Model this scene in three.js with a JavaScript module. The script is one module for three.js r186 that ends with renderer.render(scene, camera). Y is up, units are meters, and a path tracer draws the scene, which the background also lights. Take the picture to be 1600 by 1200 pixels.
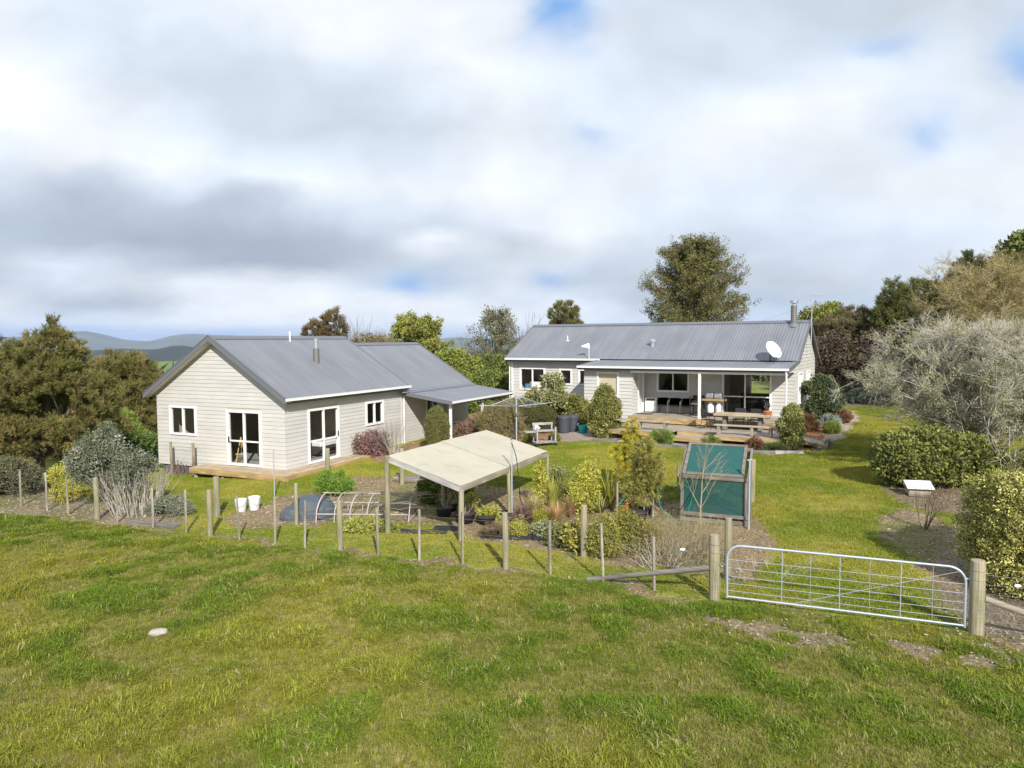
import * as THREE from 'three';
import { mergeGeometries } from 'three/addons/utils/BufferGeometryUtils.js';

// ---------------------------------------------------------------- camera, sky, sun, exposure
const scene = new THREE.Scene();
const camera = new THREE.PerspectiveCamera(56.14, 4 / 3, 0.1, 60000);
camera.position.set(0, 5, 0);
camera.rotation.set(-0.0608, 0, -0.0052, 'YXZ');
const renderer = new THREE.WebGLRenderer({ antialias: true });
renderer.toneMapping = THREE.LinearToneMapping;
renderer.toneMappingExposure = 1.45;
renderer.shadowMap.enabled = true;
const sun = new THREE.DirectionalLight(new THREE.Color(1.0, 0.945, 0.86), 4.0);
sun.position.set(0.203 * 60, 0.545 * 60, 0.814 * 60 - 20);
sun.target.position.set(0, 0, -20);
sun.castShadow = true;
sun.shadow.mapSize.set(4096, 4096);
Object.assign(sun.shadow.camera, { left: -45, right: 45, top: 45, bottom: -45, near: 1, far: 160 });
scene.add(sun, sun.target);
const skyMap = makeSky(3072, 1536);
scene.background = skyMap;
scene.environment = skyMap;
scene.fog = new THREE.FogExp2(new THREE.Color(0.5, 0.64, 0.93), 0.00005);

// Clouds: rows by elevation (tangent of the angle above the horizon), columns by bearing (tangent, evenly spaced from -0.711 to 0.711);
// a cell is the cloud's lightness, with /n for how blue the air shows there. Noise breaks it up; elsewhere the same kind of cloud goes on.
function makeSky(W, H) {
  const rows = [
    [0.005, '205/34 205/36 208/34 214/30 222/25 222/22 222/22 222/22 224/22 222/22 215/26 208/30 206/30 206/30 206/30 206/30 206/30'],
    [0.028, '222/20 222/22 226/20 238/14 240/13 236/14 232/16 236/14 236/14 236/14 222/22 208/30 206/30 208/28 208/28 208/28 208/28'],
    [0.054, '228 189/24 184/24 230/14 241 243 239 236 214/18 226 195/22 190/25 189/28 192/26 198/24 200/22 202/22'],
    [0.081, '189/22 216 206/16 233/14 236 228/16 202/26 179/38 222/16 198 190/20 193/20 198/18 205/16 207 209 211'],
    [0.108, '190/18 226 198 181 170 170 190/20 205/22 205/18 216 199 199 205 211 213 215 217'],
    [0.134, '188 178 171 170 171 175 190 240 194/18 228 211 209 213 217 219 221 223'],
    [0.161, '182 178 176 179 183 189 208 206 216 243 221 219 221 223 225 227 229'],
    [0.188, '188 185 185 189 199 214 222 215 231 234 225 225 225 227 229 231 233'],
    [0.223, '204 203 207 218 227 243 233 228 242 230/14 228 226 226 228 230 232 234'],
    [0.259, '226 233 237 237 226 219 213 217 238 223/18 226 231 231 228 219/22 226 228'],
    [0.294, '243 248 243 224 207 198 196 205 230 219/20 226 236 240 232 221/20 221/20 222'],
    [0.330, '250 244 231 215 207 204 208 220 234 226 222 227 236 235 226 224/16 219/20'],
    [0.365, '252 240 222 213 208 212 222 233 238 226 215 206 216 225 222/18 222/18 206/30'],
    [0.401, '242 226 216 214 221 233 235 237 229 220 215 211 209 209/26 212/22 214/20 196/38'],
    [0.436, '228 221 221 226 237 242 241 239 224/16 214/16 211 209 205 201 204/18 205/18 200/28'],
    [0.472, '224 227 225 232 241 243 241 234 214/20 202/32 214 207 200 199 202 205 205/20'],
    [0.560, '226 228 230 236 240 240 238 232 216/18 214/20 214 210 205 203 205 208 210'],
  ];
  // openings of clear air: bearing, elevation, half widths, strength
  const holes = [[0.053, 0.450, 0.030, 0.046, 0.9], [0.70, 0.385, 0.035, 0.03, 0.6], [0.49, 0.397, 0.05, 0.02, 0.35], [0.565, 0.285, 0.025, 0.025, 0.45], [0.13, 0.282, 0.02, 0.016, 0.3], [-0.14, 0.078, 0.03, 0.013, 0.6], [0.062, 0.085, 0.03, 0.012, 0.45], [-0.62, 0.018, 0.14, 0.008, 0.35], [-0.40, 0.012, 0.12, 0.007, 0.35]];
  const lin = (c) => { c /= 255; return c <= 0.04045 ? c / 12.92 : Math.pow((c + 0.055) / 1.055, 2.4); };
  const tab = rows.map((r) => r[1].split(' ').map((h) => { const [L, q] = h.split('/').map(Number), k = q || (L < 192 ? 26 : L < 228 ? 22 : 11); return [lin(L), lin(Math.min(255, L + k * 0.5)), lin(Math.min(255, L + k * 1.1))]; }));
  const by = rows.map((r) => r[0]), bx = tab[0].map((_, i) => -0.711 + i * 0.08889);
  const look = (arr, v) => { let i = 0; while (i < arr.length - 2 && v > arr[i + 1]) i++; const t = (v - arr[i]) / (arr[i + 1] - arr[i]); return [i, Math.min(1, Math.max(0, t))]; };
  const data = new Float32Array(W * H * 4), gain = 0.75;
  for (let r = 0; r < H; r++) {
    const el = ((r + 0.5) / H - 0.5) * Math.PI, y = Math.sin(el), ce = Math.cos(el);
    for (let c = 0; c < W; c++) {
      const o = (r * W + c) * 4;
      data[o + 3] = 1;
      if (y < -0.02) { data[o] = 0.28; data[o + 1] = 0.32; data[o + 2] = 0.36; continue; }
      const az = ((c + 0.5) / W - 0.5) * 2 * Math.PI;      // u 0.5 looks along +x in three.js equirectangular maps
      const x = ce * Math.cos(az), z = ce * Math.sin(az), yy = Math.max(y, 0);
      // broad cloud deck everywhere
      const k = 1 / (yy + 0.10), px = x * k, pz = z * k;
      const q1 = fbm3(px * 0.9 + 3.1, pz * 0.9 - 7.7, 0.5, 5), q2 = fbm3(px * 2.3 - 1.0, pz * 2.3 + 4.0, 2.5, 4);
      const cover = sstep(0.30, 0.52, q1 * 0.75 + q2 * 0.25), thick = sstep(0.42, 0.72, q1 * 0.6 + q2 * 0.4);
      const hz = Math.pow(1 - yy, 4), blue = [0.20 + 0.45 * hz, 0.42 + 0.38 * hz, 0.82 + 0.14 * hz];
      const cl = [0.86 - 0.46 * thick, 0.90 - 0.44 * thick, 0.96 - 0.38 * thick];
      let R = blue[0] + (cl[0] - blue[0]) * cover, G = blue[1] + (cl[1] - blue[1]) * cover, B = blue[2] + (cl[2] - blue[2]) * cover;
      if (z < -0.15) {
        const tx = x / -z, ty = yy / -z;
        const w = (1 - sstep(0.78, 1.15, Math.abs(tx))) * (1 - sstep(0.52, 0.85, ty));
        if (w > 0) {
          const low = sstep(0.04, 0.2, ty), cloud = (k, c) => { const far = low < 1 ? fbm3(tx * 15 + k, ty * 46 + k * 0.7, c, 6) : 0, near = low > 0 ? fbm3(tx * 8.5 + k, ty * 13 + k * 0.7, c, 7) : 0; return far * (1 - low) + near * low - 0.5; };
          const n1 = cloud(0, 1.3), n2 = cloud(9, 4.3), n4 = cloud(3.3 + n1 * 0.5, 6.6), n3 = Math.abs(cloud(17 + n2 * 0.6, 8.1));
          const wx = tx + n1 * (0.05 + 0.09 * low), wy = ty + n2 * (0.020 + 0.06 * low) + (n3 - 0.08) * 0.04 * low;
          const [i, a] = look(bx, wx), [j, b] = look(by, wy), d = 1 + n4 * 0.26 + (n3 - 0.08) * 0.22;
          let open = 0; for (const h of holes) open = Math.max(open, h[4] * Math.exp(-Math.pow((wx - h[0]) / h[2], 2) - Math.pow((wy - h[1]) / h[3], 2)));
          const cc = [0, 1, 2].map((m) => {
            const t = (tab[j][i][m] * (1 - a) + tab[j][i + 1][m] * a) * (1 - b) + (tab[j + 1][i][m] * (1 - a) + tab[j + 1][i + 1][m] * a) * b;
            const k = Math.min(t * (m === 2 ? 1 + (d - 1) * 0.85 : d), 1.02); return k + ([0.17, 0.40, 0.82][m] - k) * open;
          });
          R += (cc[0] - R) * w; G += (cc[1] - G) * w; B += (cc[2] - B) * w;
        }
      }
      data[o] = R * gain; data[o + 1] = G * gain; data[o + 2] = B * gain;
    }
  }
  const t = new THREE.DataTexture(data, W, H, THREE.RGBAFormat, THREE.FloatType);
  t.mapping = THREE.EquirectangularReflectionMapping;
  t.magFilter = t.minFilter = THREE.LinearFilter;
  t.needsUpdate = true;
  return t;
}

// ---------------------------------------------------------------- numbers and noise
function rng(seed) { let a = seed >>> 0; return () => { a = (a + 0x6d2b79f5) | 0; let t = Math.imul(a ^ (a >>> 15), 1 | a); t = (t + Math.imul(t ^ (t >>> 7), 61 | t)) ^ t; return ((t ^ (t >>> 14)) >>> 0) / 4294967296; }; }
function sstep(a, b, x) { const t = Math.min(1, Math.max(0, (x - a) / (b - a))); return t * t * (3 - 2 * t); }
function hash3(x, y, z) { let h = Math.imul(x, 374761393) ^ Math.imul(y, 668265263) ^ Math.imul(z, 2147483647 ^ 0x5bd1e995); h = Math.imul(h ^ (h >>> 13), 1274126177); h ^= h >>> 16; return (h >>> 0) / 4294967296; }
function noise3(x, y, z) {
  const xi = Math.floor(x), yi = Math.floor(y), zi = Math.floor(z); let u = x - xi, v = y - yi, w = z - zi;
  u = u * u * (3 - 2 * u); v = v * v * (3 - 2 * v); w = w * w * (3 - 2 * w);
  const l = (a, b, t) => a + (b - a) * t;
  return l(l(l(hash3(xi, yi, zi), hash3(xi + 1, yi, zi), u), l(hash3(xi, yi + 1, zi), hash3(xi + 1, yi + 1, zi), u), v),
    l(l(hash3(xi, yi, zi + 1), hash3(xi + 1, yi, zi + 1), u), l(hash3(xi, yi + 1, zi + 1), hash3(xi + 1, yi + 1, zi + 1), u), v), w);
}
function noise2(x, y) {
  const xi = Math.floor(x), yi = Math.floor(y); let u = x - xi, v = y - yi;
  u = u * u * (3 - 2 * u); v = v * v * (3 - 2 * v);
  const a = hash3(xi, yi, 7), b = hash3(xi + 1, yi, 7), c = hash3(xi, yi + 1, 7), d = hash3(xi + 1, yi + 1, 7);
  return a + (b - a) * u + (c - a) * v + (a - b - c + d) * u * v;
}
function fbm3(x, y, z, n) { let s = 0, a = 0.5, t = 0; for (let i = 0; i < n; i++) { s += a * noise3(x, y, z); t += a; a *= 0.5; x = x * 2.03 + 11.3; y = y * 2.03 + 5.7; z = z * 2.03 + 3.9; } return s / t; }
function fbm2(x, y, n) { let s = 0, a = 0.5, t = 0; for (let i = 0; i < n; i++) { s += a * noise2(x, y); t += a; a *= 0.5; x = x * 2.03 + 11.3; y = y * 2.03 + 5.7; } return s / t; }
function lerpTable(tab, x) { if (x <= tab[0][0]) return tab[0][1]; for (let i = 1; i < tab.length; i++) if (x <= tab[i][0]) { const [a, b] = tab[i - 1], [c, d] = tab[i]; return b + (d - b) * (x - a) / (c - a); } return tab[tab.length - 1][1]; }
function mixc(a, b, t) { return [a[0] + (b[0] - a[0]) * t, a[1] + (b[1] - a[1]) * t, a[2] + (b[2] - a[2]) * t]; }
// ---------------------------------------------------------------- naming and adding
const used = new Map();
function numbered(n) { const k = used.get(n) ?? 0; used.set(n, k + 1); return k ? n + '_' + String(k).padStart(3, '0') : n; }
function shade(o) { o.traverse((m) => { if (m.isMesh) { m.castShadow = true; m.receiveShadow = true; } }); return o; }
function tag(o, label, category, group) { o.userData.label = label; o.userData.category = category; if (group) o.userData.group = group; return o; }
function thing(name, label, category, pos = [0, 0, 0], turn = 0, group) {
  const g = new THREE.Group(); g.name = numbered(name); g.position.set(...pos); g.rotation.y = turn; scene.add(g);
  return tag(g, label, category, group);
}
function part(parent, name, geo, mat, label) {
  const m = new THREE.Mesh(geo, mat); m.name = name; m.castShadow = m.receiveShadow = true; parent.add(m);
  if (label) m.userData.label = label;
  return m;
}
function structure(name, geo, mat) { const m = part(scene, numbered(name), geo, mat); m.userData.kind = 'structure'; return m; }
function copyOf(o, pos, turn, label) { const c = o.clone(); c.name = numbered(o.name.replace(/_\d{3}$/, '')); c.position.set(...pos); c.rotation.y = turn; scene.add(c); c.userData = { ...o.userData }; if (label) c.userData.label = label; return c; }
function sub(parent, name) { const g = new THREE.Group(); g.name = name; parent.add(g); return g; }

// ---------------------------------------------------------------- geometry
const V3 = (x, y, z) => new THREE.Vector3(x, y, z);
function uvMetres(g) {      // uv in metres from the dominant direction of each face, u along the longer side of the piece
  if (g.index) g = g.toNonIndexed();
  g.computeBoundingBox(); const s = g.boundingBox.getSize(V3(0, 0, 0)).toArray();
  const p = g.attributes.position, uv = new Float32Array(p.count * 2), a = V3(0, 0, 0), b = V3(0, 0, 0), c = V3(0, 0, 0);
  const ox = hash3(Math.round(s[0] * 1000), Math.round(s[1] * 1000), Math.round(p.getX(0) * 977)) * 7;
  for (let i = 0; i < p.count; i += 3) {
    a.fromBufferAttribute(p, i); b.fromBufferAttribute(p, i + 1).sub(a); c.fromBufferAttribute(p, i + 2).sub(a); b.cross(c);
    const n = [Math.abs(b.x), Math.abs(b.y), Math.abs(b.z)], k = n.indexOf(Math.max(...n)); let ax = [0, 1, 2].filter((q) => q !== k);
    if (s[ax[1]] > s[ax[0]]) ax.reverse();
    for (let j = 0; j < 3; j++) { uv[(i + j) * 2] = p.getComponent(i + j, ax[0]) + ox; uv[(i + j) * 2 + 1] = p.getComponent(i + j, ax[1]) + ox * 0.37; }
  }
  g.setAttribute('uv', new THREE.BufferAttribute(uv, 2));
  return g;
}
function clean(g) { g = g.index ? g.toNonIndexed() : g; for (const k of Object.keys(g.attributes)) if (!['position', 'normal', 'uv'].includes(k)) g.deleteAttribute(k); return g; }
function box(w, h, d, x = 0, y = 0, z = 0, ry = 0, rx = 0, rz = 0) {
  const g = new THREE.BoxGeometry(w, h, d);
  if (rz) g.rotateZ(rz); if (rx) g.rotateX(rx); if (ry) g.rotateY(ry);
  return g.translate(x, y, z).toNonIndexed();
}
// a box with worn, slightly chamfered edges, standing on y
function bevel(w, h, d, x = 0, y = 0, z = 0, b = 0.008) {
  const s = new THREE.Shape(); const hw = w / 2, hh = h / 2; b = Math.min(b, hw * 0.4, hh * 0.4, d * 0.2);
  s.moveTo(-hw + b, -hh); s.lineTo(hw - b, -hh); s.lineTo(hw, -hh + b); s.lineTo(hw, hh - b); s.lineTo(hw - b, hh); s.lineTo(-hw + b, hh); s.lineTo(-hw, hh - b); s.lineTo(-hw, -hh + b);
  return clean(new THREE.ExtrudeGeometry(s, { depth: d - 2 * b, bevelEnabled: true, bevelThickness: b, bevelSize: b * 0.999, bevelOffset: -b, bevelSegments: 1, steps: 1 }).translate(x, y, z - d / 2 + b));
}
function cyl(r1, r2, h, x = 0, y = 0, z = 0, n = 14, open = false) { return clean(new THREE.CylinderGeometry(r1, r2, h, n, 1, open).translate(x, y + h / 2, z)); }
function tube(pts, r, seg = 5, closed = false, steps) { return clean(new THREE.TubeGeometry(new THREE.CatmullRomCurve3(pts.map((p) => V3(...p)), closed), steps ?? Math.max(2, pts.length * 3), r, seg, closed)); }
// straight or bent bar with its own radius at each point
function limb(pts, radii, seg = 6) {
  const pos = [], idx = [], n = pts.length, t = V3(0, 0, 0), u = V3(0, 0, 0), w = V3(0, 0, 0);
  let ref = V3(0.31, 0.2, 0.93);
  for (let i = 0; i < n; i++) {
    const a = pts[Math.max(0, i - 1)], b = pts[Math.min(n - 1, i + 1)];
    t.set(b[0] - a[0], b[1] - a[1], b[2] - a[2]).normalize();
    u.copy(ref).addScaledVector(t, -ref.dot(t)).normalize(); w.crossVectors(t, u); ref.copy(u);
    for (let k = 0; k < seg; k++) { const c = Math.cos(k / seg * 2 * Math.PI) * radii[i], s = Math.sin(k / seg * 2 * Math.PI) * radii[i]; pos.push(pts[i][0] + u.x * c + w.x * s, pts[i][1] + u.y * c + w.y * s, pts[i][2] + u.z * c + w.z * s); }
  }
  for (let i = 0; i < n - 1; i++) for (let k = 0; k < seg; k++) { const a = i * seg + k, b = i * seg + (k + 1) % seg, c = a + seg, d = b + seg; idx.push(a, b, c, b, d, c); }
  for (const e of [0, n - 1]) { const c = pos.length / 3; pos.push(...pts[e]); for (let k = 0; k < seg; k++) { const a = e * seg + k, b = e * seg + (k + 1) % seg; e ? idx.push(a, b, c) : idx.push(b, a, c); } }
  const g = new THREE.BufferGeometry(); g.setAttribute('position', new THREE.Float32BufferAttribute(pos, 3)); g.setIndex(idx); g.computeVertexNormals();
  const m = g.toNonIndexed(); m.setAttribute('uv', new THREE.BufferAttribute(new Float32Array(m.attributes.position.count * 2), 2)); return m;
}
function bar(a, b, r, seg = 6) { return limb([a, b], [r, r], seg); }
function merge(list) { const g = mergeGeometries(list.map(clean)); return g; }
function prism(pts, depth) { const s = new THREE.Shape(pts.map((p) => new THREE.Vector2(...p))); return clean(new THREE.ExtrudeGeometry(s, { depth, bevelEnabled: false })); }
function lathe(prof, n = 20, x = 0, y = 0, z = 0) { return clean(new THREE.LatheGeometry(prof.map((p) => new THREE.Vector2(...p)), n).translate(x, y, z)); }

// ---------------------------------------------------------------- textures
function tex(W, H, fn, srgb = true, rx = 1, ry = 1) {
  const d = new Uint8Array(W * H * 4);
  for (let y = 0; y < H; y++) for (let x = 0; x < W; x++) { const c = fn(x / W, y / H), o = (y * W + x) * 4; d[o] = 255 * Math.min(1, Math.max(0, c[0])); d[o + 1] = 255 * Math.min(1, Math.max(0, c[1])); d[o + 2] = 255 * Math.min(1, Math.max(0, c[2])); d[o + 3] = 255; }
  const t = new THREE.DataTexture(d, W, H); t.wrapS = t.wrapT = THREE.RepeatWrapping; t.magFilter = THREE.LinearFilter; t.minFilter = THREE.LinearMipmapLinearFilter; t.generateMipmaps = true;
  if (srgb) t.colorSpace = THREE.SRGBColorSpace; t.repeat.set(rx, ry); t.needsUpdate = true; return t;
}
function tileNoise(x, y, fx, fy, n, seed) {   // repeats over 0..1
  let s = 0, a = 0.5, t = 0;
  for (let i = 0; i < n; i++) {
    const X = x * fx, Y = y * fy, xi = Math.floor(X), yi = Math.floor(Y); let u = X - xi, v = Y - yi; u = u * u * (3 - 2 * u); v = v * v * (3 - 2 * v);
    const h = (p, q) => hash3(((p % fx) + fx) % fx, ((q % fy) + fy) % fy, seed + i * 13);
    s += a * (h(xi, yi) * (1 - u) * (1 - v) + h(xi + 1, yi) * u * (1 - v) + h(xi, yi + 1) * (1 - u) * v + h(xi + 1, yi + 1) * u * v); t += a; a *= 0.55; fx *= 2; fy *= 2;
  }
  return s / t;
}
const woodTex = tex(512, 256, (u, v) => { const g = tileNoise(u, v, 3, 48, 3, 5), f = tileNoise(u, v, 5, 5, 3, 9), k = 0.74 + 0.36 * (g - 0.5) + 0.34 * (f - 0.5); return [k, k * 0.985, k * 0.96]; }, true, 0.5, 2);
const paintTex = tex(256, 256, (u, v) => { const k = 0.93 + 0.10 * (tileNoise(u, v, 4, 4, 5, 21) - 0.5); return [k, k, k * 0.995]; }, true, 0.25, 0.5);
const roofTex = tex(512, 512, (u, v) => { const k = 0.88 + 0.12 * (tileNoise(u, v, 5, 4, 5, 31) - 0.5) + 0.08 * (tileNoise(u, v, 40, 3, 2, 33) - 0.5); return [k, k, k]; }, true, 0.2, 0.2);
const grainTex = tex(256, 256, (u, v) => { const k = tileNoise(u, v, 16, 16, 4, 41); return [k, k, k]; }, false, 1, 1);
const postTex = tex(256, 512, (u, v) => { const g = tileNoise(u, v, 40, 3, 3, 51), m = tileNoise(u, v, 4, 6, 4, 53); const k = 0.78 + 0.4 * (g - 0.5), l = sstep(0.5, 0.7, m); return [k * (1 - 0.05 * l), k * (0.985 - 0.02 * l), k * (0.93 - 0.08 * l)]; }, true, 1, 1);
const meshTex = tex(128, 128, (u, v) => { const a = Math.abs(Math.sin(u * Math.PI * 16)), b = Math.abs(Math.sin(v * Math.PI * 16)), k = 0.7 + 0.3 * Math.max(a, b) * (0.8 + 0.2 * tileNoise(u, v, 8, 8, 2, 61)); return [k, k, k]; }, true, 2, 2);
const clothTex = tex(512, 512, (u, v) => { const k = 0.9 + 0.16 * (tileNoise(u, v, 3, 3, 5, 71) - 0.5); const l = sstep(0.55, 0.75, tileNoise(u, v, 9, 9, 4, 77)) * 0.04; return [k - l, k - l * 0.9, k - l * 1.5]; }, true, 0.3, 0.3);

// ---------------------------------------------------------------- materials
const lc = (r, g, b) => new THREE.Color().setRGB(r, g, b);
function mat(c, rough = 0.8, o = {}) { return new THREE.MeshStandardMaterial({ color: lc(...c), roughness: rough, ...o }); }
const M = {
  board: mat([0.645, 0.63, 0.605], 0.6, { map: paintTex }), trim: mat([0.82, 0.82, 0.80], 0.45), inner: mat([0.50, 0.42, 0.34], 0.9), ceiling: mat([0.7, 0.69, 0.66], 0.9), carpet: mat([0.30, 0.30, 0.29], 1),
  roof: mat([0.25, 0.257, 0.28], 0.42, { map: roofTex, metalness: 0.0 }), roofTrim: mat([0.15, 0.155, 0.175], 0.45), soffit: mat([0.70, 0.64, 0.53], 0.8), fascia: mat([0.10, 0.105, 0.115], 0.6),
  foundation: mat([0.105, 0.105, 0.115], 0.9, { bumpMap: grainTex, bumpScale: 0.004 }), glass: new THREE.MeshPhysicalMaterial({ color: lc(0.93, 0.95, 0.95), roughness: 0.0, transmission: 1, thickness: 0, ior: 1.5 }),
  deckNew: mat([0.86, 0.70, 0.50], 0.75, { map: woodTex }), deckOld: mat([0.68, 0.61, 0.52], 0.85, { map: woodTex }), fasciaPine: mat([0.78, 0.56, 0.27], 0.7, { map: woodTex }),
  timberGrey: mat([0.36, 0.34, 0.31], 0.9, { map: woodTex }), timberPale: mat([0.56, 0.50, 0.40], 0.85, { map: woodTex }), postWood: mat([0.50, 0.455, 0.36], 0.92, { map: postTex, bumpMap: postTex, bumpScale: 0.006 }), batten: mat([0.56, 0.52, 0.43], 0.92, { map: woodTex }),
  steel: mat([0.55, 0.58, 0.62], 0.35, { metalness: 0.75 }), galv: mat([0.52, 0.57, 0.66], 0.45, { metalness: 0.45 }), wire: mat([0.42, 0.43, 0.44], 0.5, { metalness: 0.6 }), darkSteel: mat([0.20, 0.19, 0.18], 0.5, { metalness: 0.4 }),
  black: mat([0.018, 0.018, 0.02], 0.5), blackPlastic: mat([0.022, 0.023, 0.028], 0.6), white: mat([0.82, 0.83, 0.84], 0.4), charcoal: mat([0.055, 0.06, 0.075], 0.6), teal: mat([0.01, 0.42, 0.42], 0.45),
  terracotta: mat([0.46, 0.15, 0.06], 0.8), greenNet: mat([0.018, 0.105, 0.098], 0.85, { map: meshTex }), sideNet: mat([0.018, 0.105, 0.098], 0.85, { map: meshTex, transparent: true, opacity: 0.72 }), canvas: new THREE.MeshPhysicalMaterial({ color: lc(0.69, 0.64, 0.49), roughness: 0.9, map: clothTex, transmission: 0.25, thickness: 0 }),
  whiteWash: mat([0.72, 0.71, 0.73], 0.8, { map: woodTex }), hose: mat([0.01, 0.30, 0.19], 0.5), blueCover: mat([0.075, 0.095, 0.11], 0.75, { bumpMap: grainTex, bumpScale: 0.03 }), stone: mat([0.42, 0.38, 0.32], 0.9, { bumpMap: grainTex, bumpScale: 0.02 }),
  concrete: mat([0.42, 0.38, 0.36], 0.95, { bumpMap: grainTex, bumpScale: 0.003 }), sofa: mat([0.10, 0.125, 0.14], 0.95), pine: mat([0.55, 0.38, 0.16], 0.6), blind: mat([0.62, 0.53, 0.40], 0.8), pinkPipe: mat([0.62, 0.42, 0.42], 0.6), bluePlastic: mat([0.03, 0.22, 0.55], 0.5), curtain: mat([0.45, 0.40, 0.33], 0.9), leather: mat([0.05, 0.045, 0.04], 0.7), pebble: mat([0.45, 0.40, 0.34], 0.95),
};
// ---------------------------------------------------------------- the ground
const ZONES = {
 plot: [[-8.0, -19.2], [-8.4, -20.5], [-7.6, -21.2], [-7.3, -22.6], [-6.5, -24.2], [-5.9, -25.7], [-4.6, -25.5], [-2.4, -24.2], [-0.8, -23.1], [1.2, -22.4], [4.9, -20.8], [6.7, -19.6], [6.3, -17.1], [5.6, -15.5], [4.2, -14.2], [3.6, -15.1], [2.8, -15.6], [1.9, -15.8], [1.1, -16.3], [0.0, -17.3], [-1.0, -18.1], [-1.8, -18.5], [-2.8, -19.6], [-4.2, -19.7], [-5.5, -19.3], [-6.8, -18.9]],
 leftbed: [[-16.1, -20.4], [-20.2, -25.6], [-16.7, -25.2], [-13.9, -23.0], [-11.2, -22.3], [-9.5, -20.5], [-8.6, -18.7], [-10.2, -18.9], [-12.6, -20.0]],
 track: [[2.7, -13.2], [3.8, -13.0], [5.0, -12.2], [6.3, -11.4], [8.6, -11.0], [8.1, -10.4], [6.0, -10.9], [4.3, -11.7], [3.0, -12.5]],
 bare: [[9.6, -18.7], [10.9, -19.2], [11.1, -17.6], [10.0, -14.9], [7.8, -12.1], [8.0, -13.5], [8.8, -15.7], [8.8, -17.0]],
 camfoot: [[10.9, -21.6], [11.0, -19.8], [11.3, -17.8], [13.2, -17.9], [17.7, -24.1], [12.9, -24.0]],
 hedgefoot: [[11.4, -18.1], [12.1, -14.8], [9.5, -11.6], [7.7, -11.6], [8.9, -14.0]],
 frontbed: [[2.7, -32.0], [3.3, -34.5], [4.6, -33.4], [10.9, -29.0], [11.8, -30.0], [11.6, -28.7], [10.2, -27.5], [7.8, -29.0], [5.5, -30.6]],
 redbark: [[11.1, -29.0], [12.6, -32.4], [14.4, -35.5], [15.8, -38.3], [17.0, -40.0], [17.8, -39.9], [18.0, -38.9], [15.6, -34.6], [13.6, -31.5], [11.8, -28.0]],
 gravel: [[11.8, -28.0], [13.8, -31.8], [15.7, -34.6], [17.8, -38.2], [18.4, -40.4], [19.2, -39.9], [17.5, -36.2], [15.1, -32.5], [12.7, -29.0]],
 lbed: [[-6.2, -29.0], [-5.7, -31.8], [-4.1, -34.1], [-2.1, -36.2], [-0.3, -37.0], [0.0, -32.6], [-2.3, -32.0], [-3.7, -29.8], [-5.0, -28.0]],
 cbed: [[-1.8, -31.1], [-1.8, -37.0], [0.0, -39.4], [2.2, -35.7], [2.1, -32.2], [0.6, -31.0]],
 patio: [[1.8, -32.2], [2.3, -34.8], [4.1, -35.1], [4.6, -33.1], [2.8, -31.7]],
 farbed: [[18.4, -44.5], [22.1, -45.0], [22.7, -44.3], [20.9, -41.4], [19.9, -42.0], [18.2, -41.5]],
};
const HX = [[-40, -1.2], [-20, -0.7], [-14, -0.5], [-12, -0.27], [-8.8, 0.12], [-4, 0.22], [0, 0.35], [5, 0.5], [10, 0.52], [20, 0.62], [40, 0.9]];
const FENCE = [[-40, -33.2], [-18.1, -23.2], [-15.05, -21.79], [-11.7, -20.05], [-8.5, -18.6], [-5.0, -17.12], [-0.15, -15.5], [3.85, -13.58], [7.84, -11.92], [14, -9.3], [40, 2]];
const fenceZ = (x) => lerpTable(FENCE, x);
function behindFence(x, z) { return (fenceZ(x) - z) * 0.917; }
function groundY(x, z) {
  const g = sstep(0, 1, (behindFence(x, z) - 1.5) / 9);
  return lerpTable(HX, x) * g + 0.035 * Math.max(0, -z - 30) * Math.min(1, Math.max(0, (x + 4) / 10)) + 0.05 * (fbm2(x * 0.35 + 40, z * 0.35, 3) - 0.5) * sstep(1.0, -1.5, behindFence(x, z));
}
const LX = [-34, 34], LZ = [-58, 10];
function inPoly(p, x, z) { let c = false; for (let i = 0, j = p.length - 1; i < p.length; j = i++) if ((p[i][1] > z) !== (p[j][1] > z) && x < (p[j][0] - p[i][0]) * (z - p[i][1]) / (p[j][1] - p[i][1]) + p[i][0]) c = !c; return c; }
// which ground a spot has: 'paddock', 'lawn', or a kind of soil; edges wander a little
function zoneAt(x, z) {
  const wx = x + 0.7 * (noise2(x * 1.3, z * 1.3) - 0.5) + 0.25 * (noise2(x * 5, z * 5) - 0.5), wz = z + 0.7 * (noise2(x * 1.3 + 50, z * 1.3) - 0.5) + 0.25 * (noise2(x * 5 + 9, z * 5) - 0.5), s = behindFence(wx, wz);
  if (inPoly(ZONES.gravel, x + (wx - x) * 0.4, z + (wz - z) * 0.4)) return 'gravel';
  if (inPoly(ZONES.patio, x, z)) return 'patio';
  for (const k of ['plot', 'leftbed', 'camfoot', 'hedgefoot', 'frontbed', 'redbark', 'lbed', 'cbed', 'farbed', 'bare']) if (inPoly(ZONES[k], wx, wz)) return k;
  if (inPoly(ZONES.track, wx, wz) && fbm2(x * 2.2, z * 2.2 + 8, 3) > 0.46) return 'track';
  if (Math.abs(s + 0.05) < 0.16 && x < 3.6 && fbm2(x * 1.8 + 3, z * 1.8, 2) > 0.42) return 'fenceline';
  if (Math.abs(s + 0.1) < 0.5 && x > 7.8) return 'fenceline';
  return s < 0 ? 'paddock' : 'lawn';
}
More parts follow.
